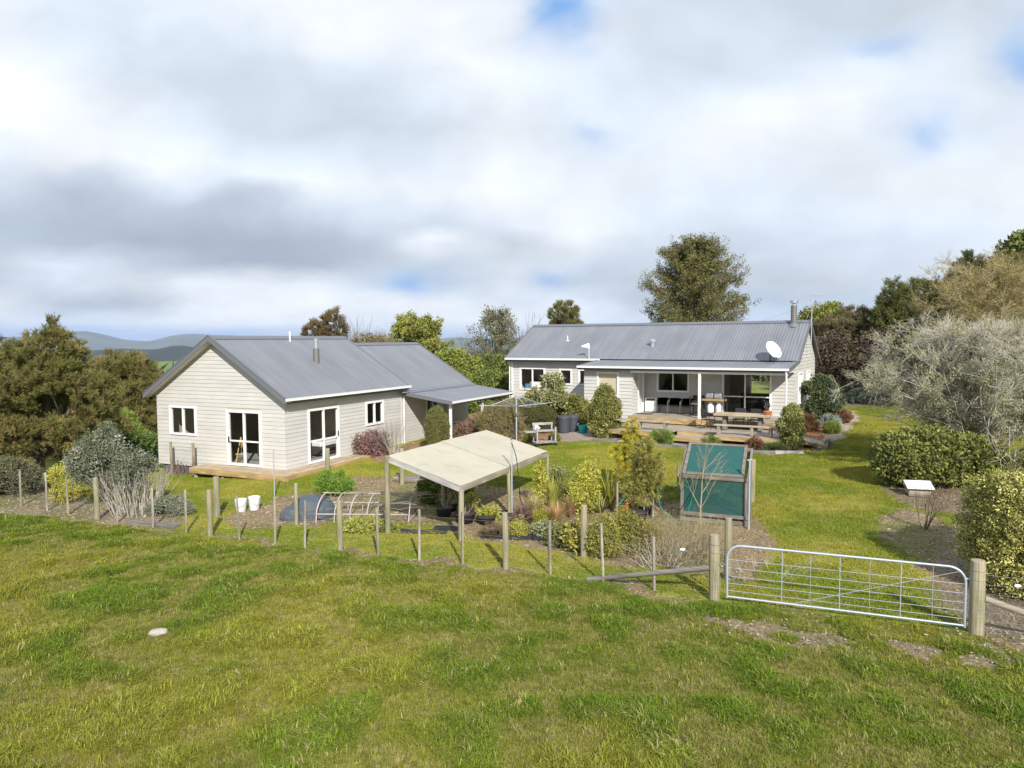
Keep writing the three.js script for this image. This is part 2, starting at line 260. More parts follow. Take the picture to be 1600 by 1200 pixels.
const SOIL = { plot: [0.225, 0.165, 0.092], leftbed: [0.220, 0.175, 0.118], camfoot: [0.170, 0.126, 0.076], hedgefoot: [0.170, 0.136, 0.088], frontbed: [0.200, 0.165, 0.122], redbark: [0.300, 0.131, 0.059], lbed: [0.220, 0.136, 0.076], cbed: [0.270, 0.136, 0.071], farbed: [0.160, 0.116, 0.076], bare: [0.220, 0.165, 0.097], track: [0.200, 0.150, 0.097], fenceline: [0.200, 0.145, 0.080], gravel: [0.360, 0.301, 0.227], patio: [0.300, 0.242, 0.193] };
{
  const S = 2048, px = new Uint8Array(S * S * 4), w = LX[1] - LX[0], d = LZ[1] - LZ[0], enc = (v) => 255 * (v <= 0.0031308 ? v * 12.92 : 1.055 * Math.pow(v, 1 / 2.4) - 0.055);
  for (let j = 0; j < S; j++) for (let i = 0; i < S; i++) {
    const x = LX[0] + (i + 0.5) / S * w, z = LZ[1] - (j + 0.5) / S * d, k = zoneAt(x, z);
    const f = hash3(i, j, 3), m = fbm2(x * 0.55, z * 0.55, 4), q = fbm2(x * 3.1 + 7, z * 3.1, 3);
    let c;
    if (k === 'paddock') c = mixc(mixc([0.095, 0.125, 0.018], [0.17, 0.155, 0.05], sstep(0.48, 0.68, m * 0.6 + q * 0.4)), [0.075, 0.115, 0.02], sstep(0.5, 0.3, m) * 0.7);
    else if (k === 'lawn') c = mixc(mixc([0.20, 0.23, 0.03], [0.28, 0.265, 0.055], sstep(0.42, 0.66, m * 0.7 + q * 0.3)), [0.15, 0.19, 0.022], sstep(0.52, 0.34, m) * 0.6);
    else {
      const b = SOIL[k]; c = mixc(b.map((v) => v * 0.62), b.map((v) => v * 1.35), q * 0.6 + f * 0.4);
      const straw = k === 'gravel' || k === 'patio' ? 0 : sstep(0.80, 0.95, noise2(x * 17, z * 17) * 0.6 + f * 0.5) * 0.6;
      c = mixc(c, [0.36, 0.30, 0.20], straw);
      if (['plot', 'bare', 'leftbed', 'camfoot'].includes(k)) c = mixc(c, [0.13, 0.14, 0.03], sstep(0.50, 0.64, fbm2(x * 0.9 + 20, z * 0.9 + 4, 4)) * 0.75);
      if (k === 'gravel') c = mixc(c, [0.5, 0.46, 0.42], f > 0.7 ? 0.6 : 0);
    }
    const g = 0.86 + 0.28 * f, o = (j * S + i) * 4;
    px[o] = enc(c[0] * g); px[o + 1] = enc(c[1] * g); px[o + 2] = enc(c[2] * g); px[o + 3] = 255;
  }
  const t = new THREE.DataTexture(px, S, S); t.colorSpace = THREE.SRGBColorSpace; t.magFilter = THREE.LinearFilter; t.needsUpdate = true;
  const N = 220, pos = [], uv = [], idx = [];
  for (let j = 0; j <= N; j++) for (let i = 0; i <= N; i++) { const x = LX[0] + i / N * w, z = LZ[1] - j / N * d; pos.push(x, groundY(x, z), z); uv.push(i / N, j / N); }
  for (let j = 0; j < N; j++) for (let i = 0; i < N; i++) { const a = j * (N + 1) + i, b = a + 1, c = a + N + 1, e = c + 1; idx.push(a, b, e, a, e, c); }
  const g = new THREE.BufferGeometry(); g.setAttribute('position', new THREE.Float32BufferAttribute(pos, 3)); g.setAttribute('uv', new THREE.Float32BufferAttribute(uv, 2)); g.setIndex(idx); g.computeVertexNormals();
  const bump = grainTex.clone(); bump.repeat.set(90, 90); bump.needsUpdate = true;
  structure('ground', g, new THREE.MeshStandardMaterial({ map: t, roughness: 1, bumpMap: bump, bumpScale: 0.03 }));
}
// land beyond the garden: paddock behind the camera, a bush-covered valley in front, reaching the horizon
function farY(x, z) {
  const dx = Math.max(LX[0] - x, 0, x - LX[1]), dz = Math.max(LZ[0] - z, 0, z - LZ[1]), d = Math.hypot(dx, dz), front = sstep(10, -60, z);
  const cx = Math.min(LX[1], Math.max(LX[0], x)), cz = Math.min(LZ[1], Math.max(LZ[0], z));
  const right = sstep(10, 60, x) * sstep(-2000, -200, z);
  return groundY(cx, cz) - 0.02 - (d < 0.01 ? 0.6 : 0) - front * (1 - 0.75 * right) * (0.10 * Math.min(d, 60) + 95 * sstep(40, 1200, d)) + 12 * (fbm2(x * 0.004, z * 0.004, 4) - 0.5) * sstep(40, 500, d);
}
{
  const R = 92, A = 200, pos = [], col = [], idx = [];
  for (let i = 0; i <= R; i++) { const r = i === 0 ? 0.5 : 18 * Math.pow(1.0793, i); for (let k = 0; k < A; k++) {
    const a = k / A * 2 * Math.PI, x = Math.cos(a) * r, z = -22 + Math.sin(a) * r; pos.push(x, farY(x, z), z);
    const n = fbm2(x * 0.006 + 5, z * 0.006, 5), c = z > -10 ? [0.13, 0.17, 0.035] : mixc([0.035, 0.05, 0.018], [0.12, 0.17, 0.045], sstep(0.55, 0.62, n)); col.push(...c);
  } }
  for (let i = 0; i < R; i++) for (let k = 0; k < A; k++) { const a = i * A + k, b = i * A + (k + 1) % A, c = a + A, e = b + A; idx.push(a, b, e, a, e, c); }
  const g = new THREE.BufferGeometry(); g.setAttribute('position', new THREE.Float32BufferAttribute(pos, 3)); g.setAttribute('color', new THREE.Float32BufferAttribute(col, 3)); g.setIndex(idx); g.computeVertexNormals();
  structure('valley_terrain', g, new THREE.MeshStandardMaterial({ vertexColors: true, roughness: 1 }));
}
// hill ranges: a crest line by bearing (x offset at the crest distance), each a real ridge with spurs
function range(name, dist, crest, depth, foot, col, seed, spur) {
  const NX = 160, NZ = 26, x0 = -1.35 * dist, x1 = 1.35 * dist, pos = [], cl = [], idx = [];
  for (let j = 0; j <= NZ; j++) for (let i = 0; i <= NX; i++) {
    const tx = x0 / dist + (x1 - x0) / dist * i / NX, s = j / NZ * 2 - 1, z = -dist - s * depth, x = tx * -z;
    const ridge = Math.exp(-s * s * 3.2), y = foot + (lerpTable(crest, tx) * dist + 5 - foot) * ridge + spur * (fbm2(x / dist * 14 + seed, z / dist * 14, 5) - 0.5) * (1 - ridge * 0.75) + spur * 0.25 * (fbm2(x / dist * 60, seed, 3) - 0.5);
    pos.push(x, y, z); const n = fbm2(x / dist * 30 + seed, z / dist * 30, 4); cl.push(...mixc(col[0], col[1], sstep(0.42, 0.62, n)));
  }
  for (let j = 0; j < NZ; j++) for (let i = 0; i < NX; i++) { const a = j * (NX + 1) + i, b = a + 1, c = a + NX + 1, e = c + 1; idx.push(a, b, e, a, e, c); }
  const g = new THREE.BufferGeometry(); g.setAttribute('position', new THREE.Float32BufferAttribute(pos, 3)); g.setAttribute('color', new THREE.Float32BufferAttribute(cl, 3)); g.setIndex(idx); g.computeVertexNormals();
  structure(name, g, new THREE.MeshStandardMaterial({ vertexColors: true, roughness: 1 }));
}
// crest lines as [bearing, height], both as tangents seen from the origin
range('distant_hills', 11000, [[-1.333, 0.0080], [-0.800, 0.0098], [-0.711, 0.0080], [-0.676, 0.0071], [-0.622, 0.0151], [-0.596, 0.0160], [-0.578, 0.0124], [-0.542, 0.0036], [-0.520, 0.0018], [-0.498, 0.0027], [-0.471, 0.0080], [-0.449, 0.0107], [-0.418, 0.0089], [-0.338, 0.0044], [-0.213, 0.0027], [0.000, 0.0018], [0.356, 0.0036], [1.333, 0.0080]], 3400, -160, [[0.08, 0.10, 0.06], [0.13, 0.13, 0.08]], 3, 160);
range('shaded_forest_ridge', 3200, [[-1.333, -0.0080], [-0.711, -0.0151], [-0.613, -0.0151], [-0.569, -0.0089], [-0.542, -0.0080], [-0.511, -0.0098], [-0.489, -0.0089], [-0.464, -0.0053], [-0.452, -0.0071], [-0.427, -0.0107], [-0.338, -0.0169], [-0.133, -0.0160], [0.000, -0.0142], [0.178, -0.0187], [1.333, -0.0151]], 900, -110, [[0.018, 0.03, 0.02], [0.028, 0.042, 0.024]], 8, 45);  // cloud shadow over this ridge is put into its dark forest colour
range('pasture_hill', 1000, [[-1.333, -0.0480], [-0.604, -0.0453], [-0.533, -0.0364], [-0.498, -0.0276], [-0.467, -0.0258], [-0.418, -0.0276], [-0.338, -0.0347], [-0.160, -0.0436], [1.333, -0.0480]], 240, -75, [[0.11, 0.17, 0.04], [0.13, 0.19, 0.05]], 12, 10);
// ---------------------------------------------------------------- building helpers (house axes: x along the front, y up, z out of the front)
const FACE = { front: (x, z) => ({ o: [x, z], u: [1, 0], n: [0, 1] }), back: (x, z) => ({ o: [x, z], u: [-1, 0], n: [0, -1] }), left: (x, z) => ({ o: [x, z], u: [0, 1], n: [-1, 0] }), right: (x, z) => ({ o: [x, z], u: [0, -1], n: [1, 0] }) };
function onFace(f, g) { return g.applyMatrix4(new THREE.Matrix4().set(f.u[0], 0, f.n[0], f.o[0], 0, 1, 0, 0, f.u[1], 0, f.n[1], f.o[1], 0, 0, 0, 1)); }
function span(top, y) {      // where a wall with this outline is at least y high
  let a = null, b = null;
  for (let i = 0; i < top.length - 1; i++) {
    const [u0, y0] = top[i], [u1, y1] = top[i + 1];
    for (const [u, v] of [[u0, y0], [u1, y1]]) if (v >= y) { a = a === null ? u : Math.min(a, u); b = b === null ? u : Math.max(b, u); }
    if ((y0 - y) * (y1 - y) < 0) { const u = u0 + (u1 - u0) * (y - y0) / (y1 - y0); a = a === null ? u : Math.min(a, u); b = b === null ? u : Math.max(b, u); }
  }
  return a === null ? null : [a, b];
}
function boardGeo(a0, b0, a1, b1, y0, y1, w0) {
  const w1 = 0.006, P = [[a0, y0, 0.001], [b0, y0, 0.001], [b1, y1, 0.001], [a1, y1, 0.001], [a0, y0, w0], [b0, y0, w0], [b1, y1, w1], [a1, y1, w1]];
  const F = [[4, 5, 6, 7], [0, 1, 5, 4], [3, 7, 6, 2], [0, 4, 7, 3], [1, 2, 6, 5]], pos = [];
  for (const f of F) for (const k of [0, 1, 2, 0, 2, 3]) pos.push(...P[f[k]]);
  const g = new THREE.BufferGeometry(); g.setAttribute('position', new THREE.Float32BufferAttribute(pos, 3)); g.computeVertexNormals(); return uvMetres(g);
}
const boardTones = [0.97, 1.0, 1.02, 0.985].map((k) => { const m = M.board.clone(); m.color.multiplyScalar(k); return m; });
// a clad wall: inner lining with its openings, and every weatherboard a piece of its own
function wall(house, f, len, y0, top, openings = [], pitch = 0.15, boards = true) {
  const outline = typeof top === 'number' ? [[0, top], [len, top]] : top;
  const s = new THREE.Shape([[0, y0], [len, y0], ...outline.slice().reverse()].map((p) => new THREE.Vector2(...p)));
  for (const q of openings) s.holes.push(new THREE.Path([[q[0], q[2]], [q[0], q[3]], [q[1], q[3]], [q[1], q[2]]].map((p) => new THREE.Vector2(...p))));
  part(house, 'wall_lining', onFace(f, clean(new THREE.ExtrudeGeometry(s, { depth: 0.1, bevelEnabled: false }).translate(0, 0, -0.1))), M.inner);
  if (!boards) return;
  const hi = Math.max(...outline.map((p) => p[1]));
  for (let y = y0 - 0.03, k = 0; y < hi - 0.05; y += pitch, k++) {
    let ya = y, yb = Math.min(y + pitch, hi - 0.01); const A = span(outline, Math.max(ya, y0)), B = span(outline, yb - 1e-4) ?? A; if (!A) continue;
    let runs = [[A[0], A[1], B[0], B[1]]];
    if (A[0] <= 0.001) { runs[0][0] -= 0.02; runs[0][2] -= B[0] <= 0.001 ? 0.01 : 0; } if (A[1] >= len - 0.001) { runs[0][1] += 0.02; runs[0][3] += B[1] >= len - 0.001 ? 0.01 : 0; }
    for (const q of openings) if (q[3] > ya + 0.03 && q[2] < yb - 0.03) runs = runs.flatMap((r) => (q[1] <= r[0] || q[0] >= r[1] ? [r] : [[r[0], q[0], r[2], q[0]], [q[1], r[1], q[1], r[3]]].filter((t) => t[1] - t[0] > 0.03)));
    for (const r of runs) part(house, 'weatherboard', onFace(f, boardGeo(...r, ya, yb, pitch > 0.16 ? 0.032 : 0.021)), boardTones[(k * 7 + Math.round(r[0] * 3)) & 3]);
  }
}
// a window or glazed door: frame, sashes and panes; us and vs are the inner bar positions as fractions
function glazed(house, name, f, q, us = [], vs = [], o = {}) {
  const g = sub(house, name), [a, b, c, d] = q, fw = o.fw ?? 0.06, bars = [], L = [], t = 0.10;
  const piece = (u0, u1, v0, v1, w0 = -0.07, w1 = 0.035) => L.push(box(u1 - u0, v1 - v0, w1 - w0, (u0 + u1) / 2, (v0 + v1) / 2, (w0 + w1) / 2));
  piece(a - 0.03, a + fw, c - 0.03, d + 0.03, -0.08, 0.045); piece(b - fw, b + 0.03, c - 0.03, d + 0.03, -0.08, 0.045); piece(a + fw, b - fw, d - fw, d + 0.03, -0.08, 0.042); piece(a + fw, b - fw, c - 0.03, c + fw * 0.8, -0.08, 0.055);
  const U = [a + fw, ...us.map((k) => a + (b - a) * k), b - fw], Vv = [c + fw * 0.8, ...vs.map((k) => c + (d - c) * k), d - fw];
  us.forEach((k) => piece(a + (b - a) * k - 0.03, a + (b - a) * k + 0.03, c + fw * 0.8, d - fw, -0.06, 0.03));
  vs.forEach((k) => { for (let i = 0; i < U.length - 1; i++) piece(U[i] + (i ? 0.03 : 0), U[i + 1] - (i < U.length - 2 ? 0.03 : 0), c + (d - c) * k - 0.025, c + (d - c) * k + 0.025, -0.055, 0.026); });
  part(g, 'frame', onFace(f, merge(L)), o.mat ?? M.trim);
  for (let i = 0; i < U.length - 1; i++) for (let j = 0; j < Vv.length - 1; j++) if (!(o.open && o.open.includes(i))) part(g, 'pane', onFace(f, new THREE.PlaneGeometry(U[i + 1] - U[i], Vv[j + 1] - Vv[j]).translate((U[i] + U[i + 1]) / 2, (Vv[j] + Vv[j + 1]) / 2, -0.02 - 0.02 * (i & 1)).toNonIndexed()), M.glass);
  if (o.handle !== undefined) part(g, 'handle', onFace(f, bevel(0.035, 0.22, 0.05, a + (b - a) * o.handle, c + 0.95, 0.06)), M.black);
  return g;
}
// one plane of corrugated roofing, eave at (ze, ye), top at (zr, yr)
function sheet(x0, x1, ze, ye, zr, yr, pitch = 0.15, amp = 0.011) {
  const n = Math.round((x1 - x0) / pitch), K = 6, pos = [], uv = [], idx = [], L = Math.hypot(zr - ze, yr - ye), nz = -(yr - ye) / L * Math.sign(zr - ze), ny = Math.abs(zr - ze) / L;
  for (let i = 0; i <= n * K; i++) { const x = x0 + (x1 - x0) * i / (n * K), w = amp * Math.cos(i / K * 2 * Math.PI); for (const t of [0, 1]) { pos.push(x, ye + (yr - ye) * t + ny * w, ze + (zr - ze) * t + nz * w); uv.push(x, L * t); } }
  for (let i = 0; i < n * K; i++) { const a = i * 2; zr < ze ? idx.push(a, a + 2, a + 3, a, a + 3, a + 1) : idx.push(a, a + 3, a + 2, a, a + 1, a + 3); }
  const g = new THREE.BufferGeometry(); g.setAttribute('position', new THREE.Float32BufferAttribute(pos, 3)); g.setAttribute('uv', new THREE.Float32BufferAttribute(uv, 2)); g.setIndex(idx); g.computeVertexNormals(); return g;
}
function gutterGeo(x0, x1, y, z, s = 1) {     // open box gutter whose back edge is at z
  const w = 0.11 * s; return merge([box(x1 - x0, 0.09, 0.008, (x0 + x1) / 2, y - 0.035, z + w), box(x1 - x0, 0.008, Math.abs(w), (x0 + x1) / 2, y - 0.08, z + w / 2), box(0.008, 0.09, Math.abs(w), x0 + 0.004, y - 0.035, z + w / 2), box(0.008, 0.09, Math.abs(w), x1 - 0.004, y - 0.035, z + w / 2), box(x1 - x0, 0.018, 0.02, (x0 + x1) / 2, y + 0.012, z + w)]);
}
function slope(x0, x1, za, ya, zb, yb, h, dy = 0) {   // a sloping board between x0 and x1, its top edge on the line a-b lowered by dy
  const s = new THREE.Shape([[za, ya - dy], [zb, yb - dy], [zb, yb - dy - h], [za, ya - dy - h]].map((p) => new THREE.Vector2(-p[0], p[1])));
  return clean(new THREE.ExtrudeGeometry(s, { depth: x1 - x0, bevelEnabled: false }).rotateY(Math.PI / 2).translate(x0, 0, 0));
}
function boardsX(parent, name, x0, x1, z0, z1, y, mats, w = 0.14, th = 0.03) { const n = Math.round((z1 - z0) / w), p = (z1 - z0) / n; for (let i = 0; i < n; i++) part(parent, name, uvMetres(box(x1 - x0 - 0.004 * (i % 3), th, p - 0.007, (x0 + x1) / 2, y - th / 2 - 0.0006 * (i % 3), z0 + p * (i + 0.5))), mats[(i * 5 + (i >> 1)) % mats.length]); }
function boardsZ(parent, name, x0, x1, z0, z1, y, mats, w = 0.14, th = 0.03) { const n = Math.round((x1 - x0) / w), p = (x1 - x0) / n; for (let i = 0; i < n; i++) part(parent, name, uvMetres(box(p - 0.007, th, z1 - z0 - 0.004 * (i % 3), x0 + p * (i + 0.5), y - th / 2 - 0.0006 * (i % 3), (z0 + z1) / 2)), mats[(i * 5 + (i >> 1)) % mats.length]); }
const tones = (m, ks) => ks.map((k) => { const c = m.clone(); c.color.multiplyScalar(k); return c; });
const newDeck = tones(M.deckNew, [1, 0.9, 1.08, 0.96, 1.03]), oldDeck = tones(M.deckOld, [1, 0.88, 1.1, 0.95, 1.05]);

// ---------------------------------------------------------------- the gabled cottage
{
  const W = 6.6, L1 = 7.7, L2 = 14.3, R = M.roof;
  const h = thing('weatherboard_cottage', 'pale weatherboard house whose gable end has a sliding door onto a timber deck', 'house', [-8.344, 0.32, -26.29], Math.PI / 2 - 0.4279);
  part(h, 'foundation', merge([box(L2 - 0.3, 0.75, 0.12, L2 / 2, -0.6, -0.12), box(0.12, 0.75, W - 0.3, 0.12, -0.6, -W / 2), box(L2 - 0.3, 0.75, 0.12, L2 / 2, -0.6, -W + 0.12), box(0.12, 0.75, W - 0.3, L2 - 0.12, -0.6, -W / 2)]), M.foundation);
  const gd = [W - 2.82, W - 1.16, 0.0, 2.05], gw = [W - 5.88, W - 4.47, 1.02, 2.13], ld = [1.27, 3.09, 0.0, 2.05], lw = [4.96, 6.23, 1.06, 2.04], vd = [9.9, 11.9, -0.12, 2.0];
  const yw = 2.72, rise = 0.6264;
  wall(h, FACE.left(0, -W), W, -0.2, [[0, yw], [W / 2, yw + rise * W / 2], [W, yw]], [gd, gw]);
  wall(h, FACE.front(0, 0), L1, -0.2, yw, [ld, lw]);
  wall(h, FACE.front(L1, 0), L2 - L1, -0.25, yw - 0.32, [[vd[0] - L1, vd[1] - L1, vd[2], vd[3]]]);
  wall(h, FACE.right(L2, 0), W, -0.25, [[0, yw - 0.32], [W / 2, yw - 0.32 + rise * W / 2], [W, yw - 0.32]]);
  wall(h, FACE.back(L2, -W), L2, -0.25, yw - 0.32, [], 0.15);
  part(h, 'corner_board', box(0.09, 2.62, 0.035, L1 + 0.02, 1.10, 0.04), M.board);
  glazed(h, 'sliding_door', FACE.left(0, -W), gd, [0.5], [0.44], { handle: 0.055 });
  glazed(h, 'window', FACE.left(0, -W), gw, [0.5]);
  glazed(h, 'sliding_door', FACE.front(0, 0), ld, [0.5], [0.40], { handle: 0.95 });
  glazed(h, 'window', FACE.front(0, 0), lw, [0.5]);
  glazed(h, 'sliding_door', FACE.front(0, 0), vd, [0.33, 0.55]);
  // inside
  part(h, 'floor', box(L2 - 0.24, 0.08, W - 0.24, L2 / 2, -0.06, -W / 2), M.carpet);
  part(h, 'ceiling', box(L2 - 0.22, 0.05, W - 0.22, L2 / 2, 2.36, -W / 2), M.ceiling);
  for (const x of [4.5, 8.2]) part(h, 'partition', box(0.1, 2.33, W - 0.24, x, 1.155, -W / 2), M.inner);
  part(h, 'curtain', merge([0, 1, 2, 3, 4].map((k) => cyl(0.045, 0.05, 1.9, 0.16, 0.05, -W + gd[0] - 0.05 - k * 0.06, 8))), M.curtain);
  // main roof and lower roof
  const xe = 7.85, ze = 0.34, ye = 2.6, zr = -W / 2, yr = 4.88;
  for (const [x0, x1, dy] of [[-0.34, xe, 0], [xe - 0.5, L2 + 0.1, -0.32]]) {
    const top = dy ? 0 : 0;
    part(h, 'roof_sheet', sheet(x0, x1, ze, ye + dy, zr + top, yr + dy, 0.15, 0.0045), R); part(h, 'roof_sheet', sheet(x0, x1, -W - 0.34, ye + dy, zr, yr + dy, 0.15, 0.0045), R);
    part(h, 'ridge_cap', merge([slope(x0 - 0.01, x1 + 0.01, zr, yr + dy + 0.035, zr + 0.2, yr + dy + 0.035 - 0.125, 0.012), slope(x0 - 0.01, x1 + 0.01, zr, yr + dy + 0.035, zr - 0.2, yr + dy + 0.035 - 0.125, 0.012)]), M.roofTrim);
  }
  part(h, 'bargeboard', merge([slope(-0.375, -0.34, ze + 0.03, ye + 0.0, zr, yr + 0.02, 0.20), slope(-0.375, -0.34, -W - 0.37, ye, zr, yr + 0.02, 0.20), slope(-0.385, -0.30, ze + 0.03, ye + 0.045, zr, yr + 0.065, 0.03), slope(-0.385, -0.30, -W - 0.37, ye + 0.045, zr, yr + 0.065, 0.03)]), M.roofTrim);
  part(h, 'gable_soffit', merge([slope(-0.335, 0.0, ze, ye, zr, yr, 0.012, 0.13), slope(-0.335, 0.0, -W - 0.34, ye, zr, yr, 0.012, 0.13)]), M.soffit);
  part(h, 'bargeboard', merge([slope(xe, xe + 0.035, ze, ye + 0.03, zr, yr + 0.05, 0.06)]), M.roofTrim);
  part(h, 'gable_infill', slope(L1 + 0.03, L1 + 0.06, -0.02, yw + 0.02, zr, yr - 0.1, 0.5), M.board);
  part(h, 'bargeboard', merge([slope(L2 + 0.1, L2 + 0.13, ze, ye - 0.29, zr, yr - 0.27, 0.16), slope(L2 + 0.1, L2 + 0.13, -W - 0.34, ye - 0.29, zr, yr - 0.27, 0.16)]), M.roofTrim);
  part(h, 'fascia', box(xe + 0.2, 0.17, 0.02, xe / 2 - 0.1, ye - 0.1, ze - 0.02), M.fascia);
  part(h, 'soffit', box(xe, 0.012, 0.3, xe / 2 - 0.1, ye - 0.17, 0.17), M.soffit);
  part(h, 'gutter', gutterGeo(-0.34, xe + 0.05, ye + 0.0, ze), M.trim);
  part(h, 'downpipe', merge([cyl(0.035, 0.035, 2.45, L1 + 0.12, -0.2, 0.07, 10), limb([[L1 + 0.12, 2.24, 0.07], [L1 + 0.12, 2.34, 0.2], [xe - 0.02, 2.5, 0.4]], [0.035, 0.035, 0.035], 8)]), M.trim);
  // lean-to porch on the lower wing
  const pz = 2.62, py = 1.93;
  part(h, 'porch_roof_sheet', sheet(L1 + 0.1, L2 + 0.1, pz, py, ze - 0.02, ye - 0.33, 0.15, 0.0045), R);
  part(h, 'porch_flashing', slope(L1 + 0.1, L2 + 0.1, ze + 0.12, ye - 0.325, ze - 0.1, ye - 0.235, 0.012), M.roofTrim);
  part(h, 'porch_fascia', merge([slope(L1 + 0.05, L1 + 0.09, pz + 0.05, py + 0.02, ze - 0.3, ye - 0.27, 0.17), slope(L2 + 0.1, L2 + 0.14, pz + 0.05, py + 0.02, ze - 0.3, ye - 0.27, 0.17), box(L2 - L1, 0.15, 0.03, (L1 + L2) / 2 + 0.1, py - 0.1, pz - 0.02)]), M.roofTrim);
  part(h, 'porch_ceiling', slope(L1 + 0.1, L2 + 0.1, pz, py, 0.05, ye - 0.30, 0.01, 0.14), M.soffit);
  part(h, 'porch_gutter', gutterGeo(L1 + 0.1, L2 + 0.12, py, pz), M.trim);
  for (const x of [8.05, 11.25, 14.2]) part(h, 'porch_post', box(0.1, 2.05, 0.1, x, 0.78, 2.42), M.trim);
  part(h, 'porch_floor', box(L2 - L1, 0.1, 2.7, (L1 + L2) / 2, -0.22, 1.4), M.concrete);
  // flue and vent pipe
  const fl = sub(h, 'flue'); part(fl, 'flue_casing', cyl(0.13, 0.13, 0.75, 3.75, 3.62, -1.6, 18), M.darkSteel); part(fl, 'flue_pipe', merge([cyl(0.095, 0.095, 0.42, 3.75, 4.37, -1.6, 18), cyl(0.11, 0.11, 0.05, 3.75, 4.42, -1.6, 18), cyl(0.11, 0.11, 0.06, 3.75, 4.66, -1.6, 18)]), M.steel); part(fl, 'flashing', cyl(0.17, 0.24, 0.12, 3.75, 3.58, -1.6, 18), M.roofTrim);
  part(h, 'vent_pipe', merge([cyl(0.035, 0.035, 0.5, 3.75, 4.55, -3.0, 10), cyl(0.05, 0.05, 0.06, 3.75, 5.03, -3.0, 10)]), M.trim);
  // deck round the corner
  const dk = thing('corner_deck', 'low new pine deck wrapped round the corner of the gabled house', 'deck', [-8.344, 0.32, -26.29], Math.PI / 2 - 0.4279);
  boardsZ(dk, 'deck_board', -0.98, -0.035, -3.75, 0.86, -0.05, newDeck); boardsX(dk, 'deck_board', -0.03, 3.95, 0.04, 0.86, -0.05, newDeck);
  part(dk, 'deck_fascia', uvMetres(merge([box(0.04, 0.2, 4.66, -1.0, -0.15, -1.44), box(5.0, 0.2, 0.04, 1.48, -0.152, 0.885), box(0.9, 0.2, 0.04, -0.53, -0.152, -3.775), box(0.04, 0.2, 0.8, 3.975, -0.152, 0.46)])), M.fasciaPine);
  for (const [x, z] of [[-0.85, -3.6], [-0.85, -2.2], [-0.85, -0.8]]) part(dk, 'pile', cyl(0.09, 0.09, 0.5, x, -0.72, z, 10), M.timberPale);
  // what shows through the glass doors
  const P = (x, y, z) => V3(x, y, z).applyMatrix4(dk.matrixWorld);
  dk.updateMatrixWorld();
  const sp = P(1.3, -0.02, -1.25), so = thing('sofa', 'dark grey sofa behind the glass door of the gable end', 'sofa', sp.toArray(), Math.PI / 2 - 0.4279);
  part(so, 'seat', bevel(0.85, 0.24, 1.7, 0, 0.34, 0, 0.05), M.sofa); part(so, 'backrest', bevel(0.2, 0.5, 1.7, 0.42, 0.62, 0, 0.06), M.sofa);
  for (const s of [-1, 1]) { part(so, 'armrest', bevel(0.85, 0.45, 0.18, 0, 0.45, s * 0.86, 0.06), M.sofa); for (const t of [-1, 1]) part(so, 'leg', cyl(0.02, 0.028, 0.2, t * 0.36, 0.02, s * 0.8, 8), M.pine); }
  for (const z of [-0.42, 0.42]) part(so, 'cushion', bevel(0.7, 0.14, 0.8, -0.04, 0.52, z, 0.05), M.sofa);
  const st = thing('wooden_easel', 'small yellow pine easel standing inside the gable glass door', 'easel', P(0.45, -0.02, -2.62).toArray(), 0.3);
  part(st, 'leg', bar([-0.2, 0, 0.1], [0, 1.0, 0], 0.022), M.pine); part(st, 'leg', bar([0.2, 0, 0.1], [0, 1.0, 0], 0.022), M.pine); part(st, 'leg', bar([0, 0, -0.3], [0, 0.95, 0], 0.02), M.pine); part(st, 'ledge', box(0.42, 0.03, 0.08, 0, 0.35, 0.06), M.pine);
  const bc = thing('armchair', 'dark armchair inside the sliding door of the long wall', 'armchair', P(2.0, -0.02, -2.6).toArray(), 0.6);
  part(bc, 'seat', bevel(0.7, 0.3, 0.7, 0, 0.3, 0, 0.05), M.leather); part(bc, 'backrest', bevel(0.7, 0.7, 0.16, 0, 0.7, -0.33, 0.05), M.leather); for (const s of [-1, 1]) part(bc, 'armrest', bevel(0.14, 0.5, 0.7, s * 0.38, 0.4, 0, 0.04), M.leather);
  const bt = thing('bed', 'bed with white cover inside the sliding door of the long wall', 'bed', P(3.3, -0.02, -1.5).toArray(), Math.PI / 2 - 0.4279);
  part(bt, 'base', bevel(1.2, 0.3, 1.8, 0, 0.22, 0, 0.03), M.leather); part(bt, 'mattress', bevel(1.18, 0.22, 1.78, 0, 0.5, 0, 0.06), M.white);
}

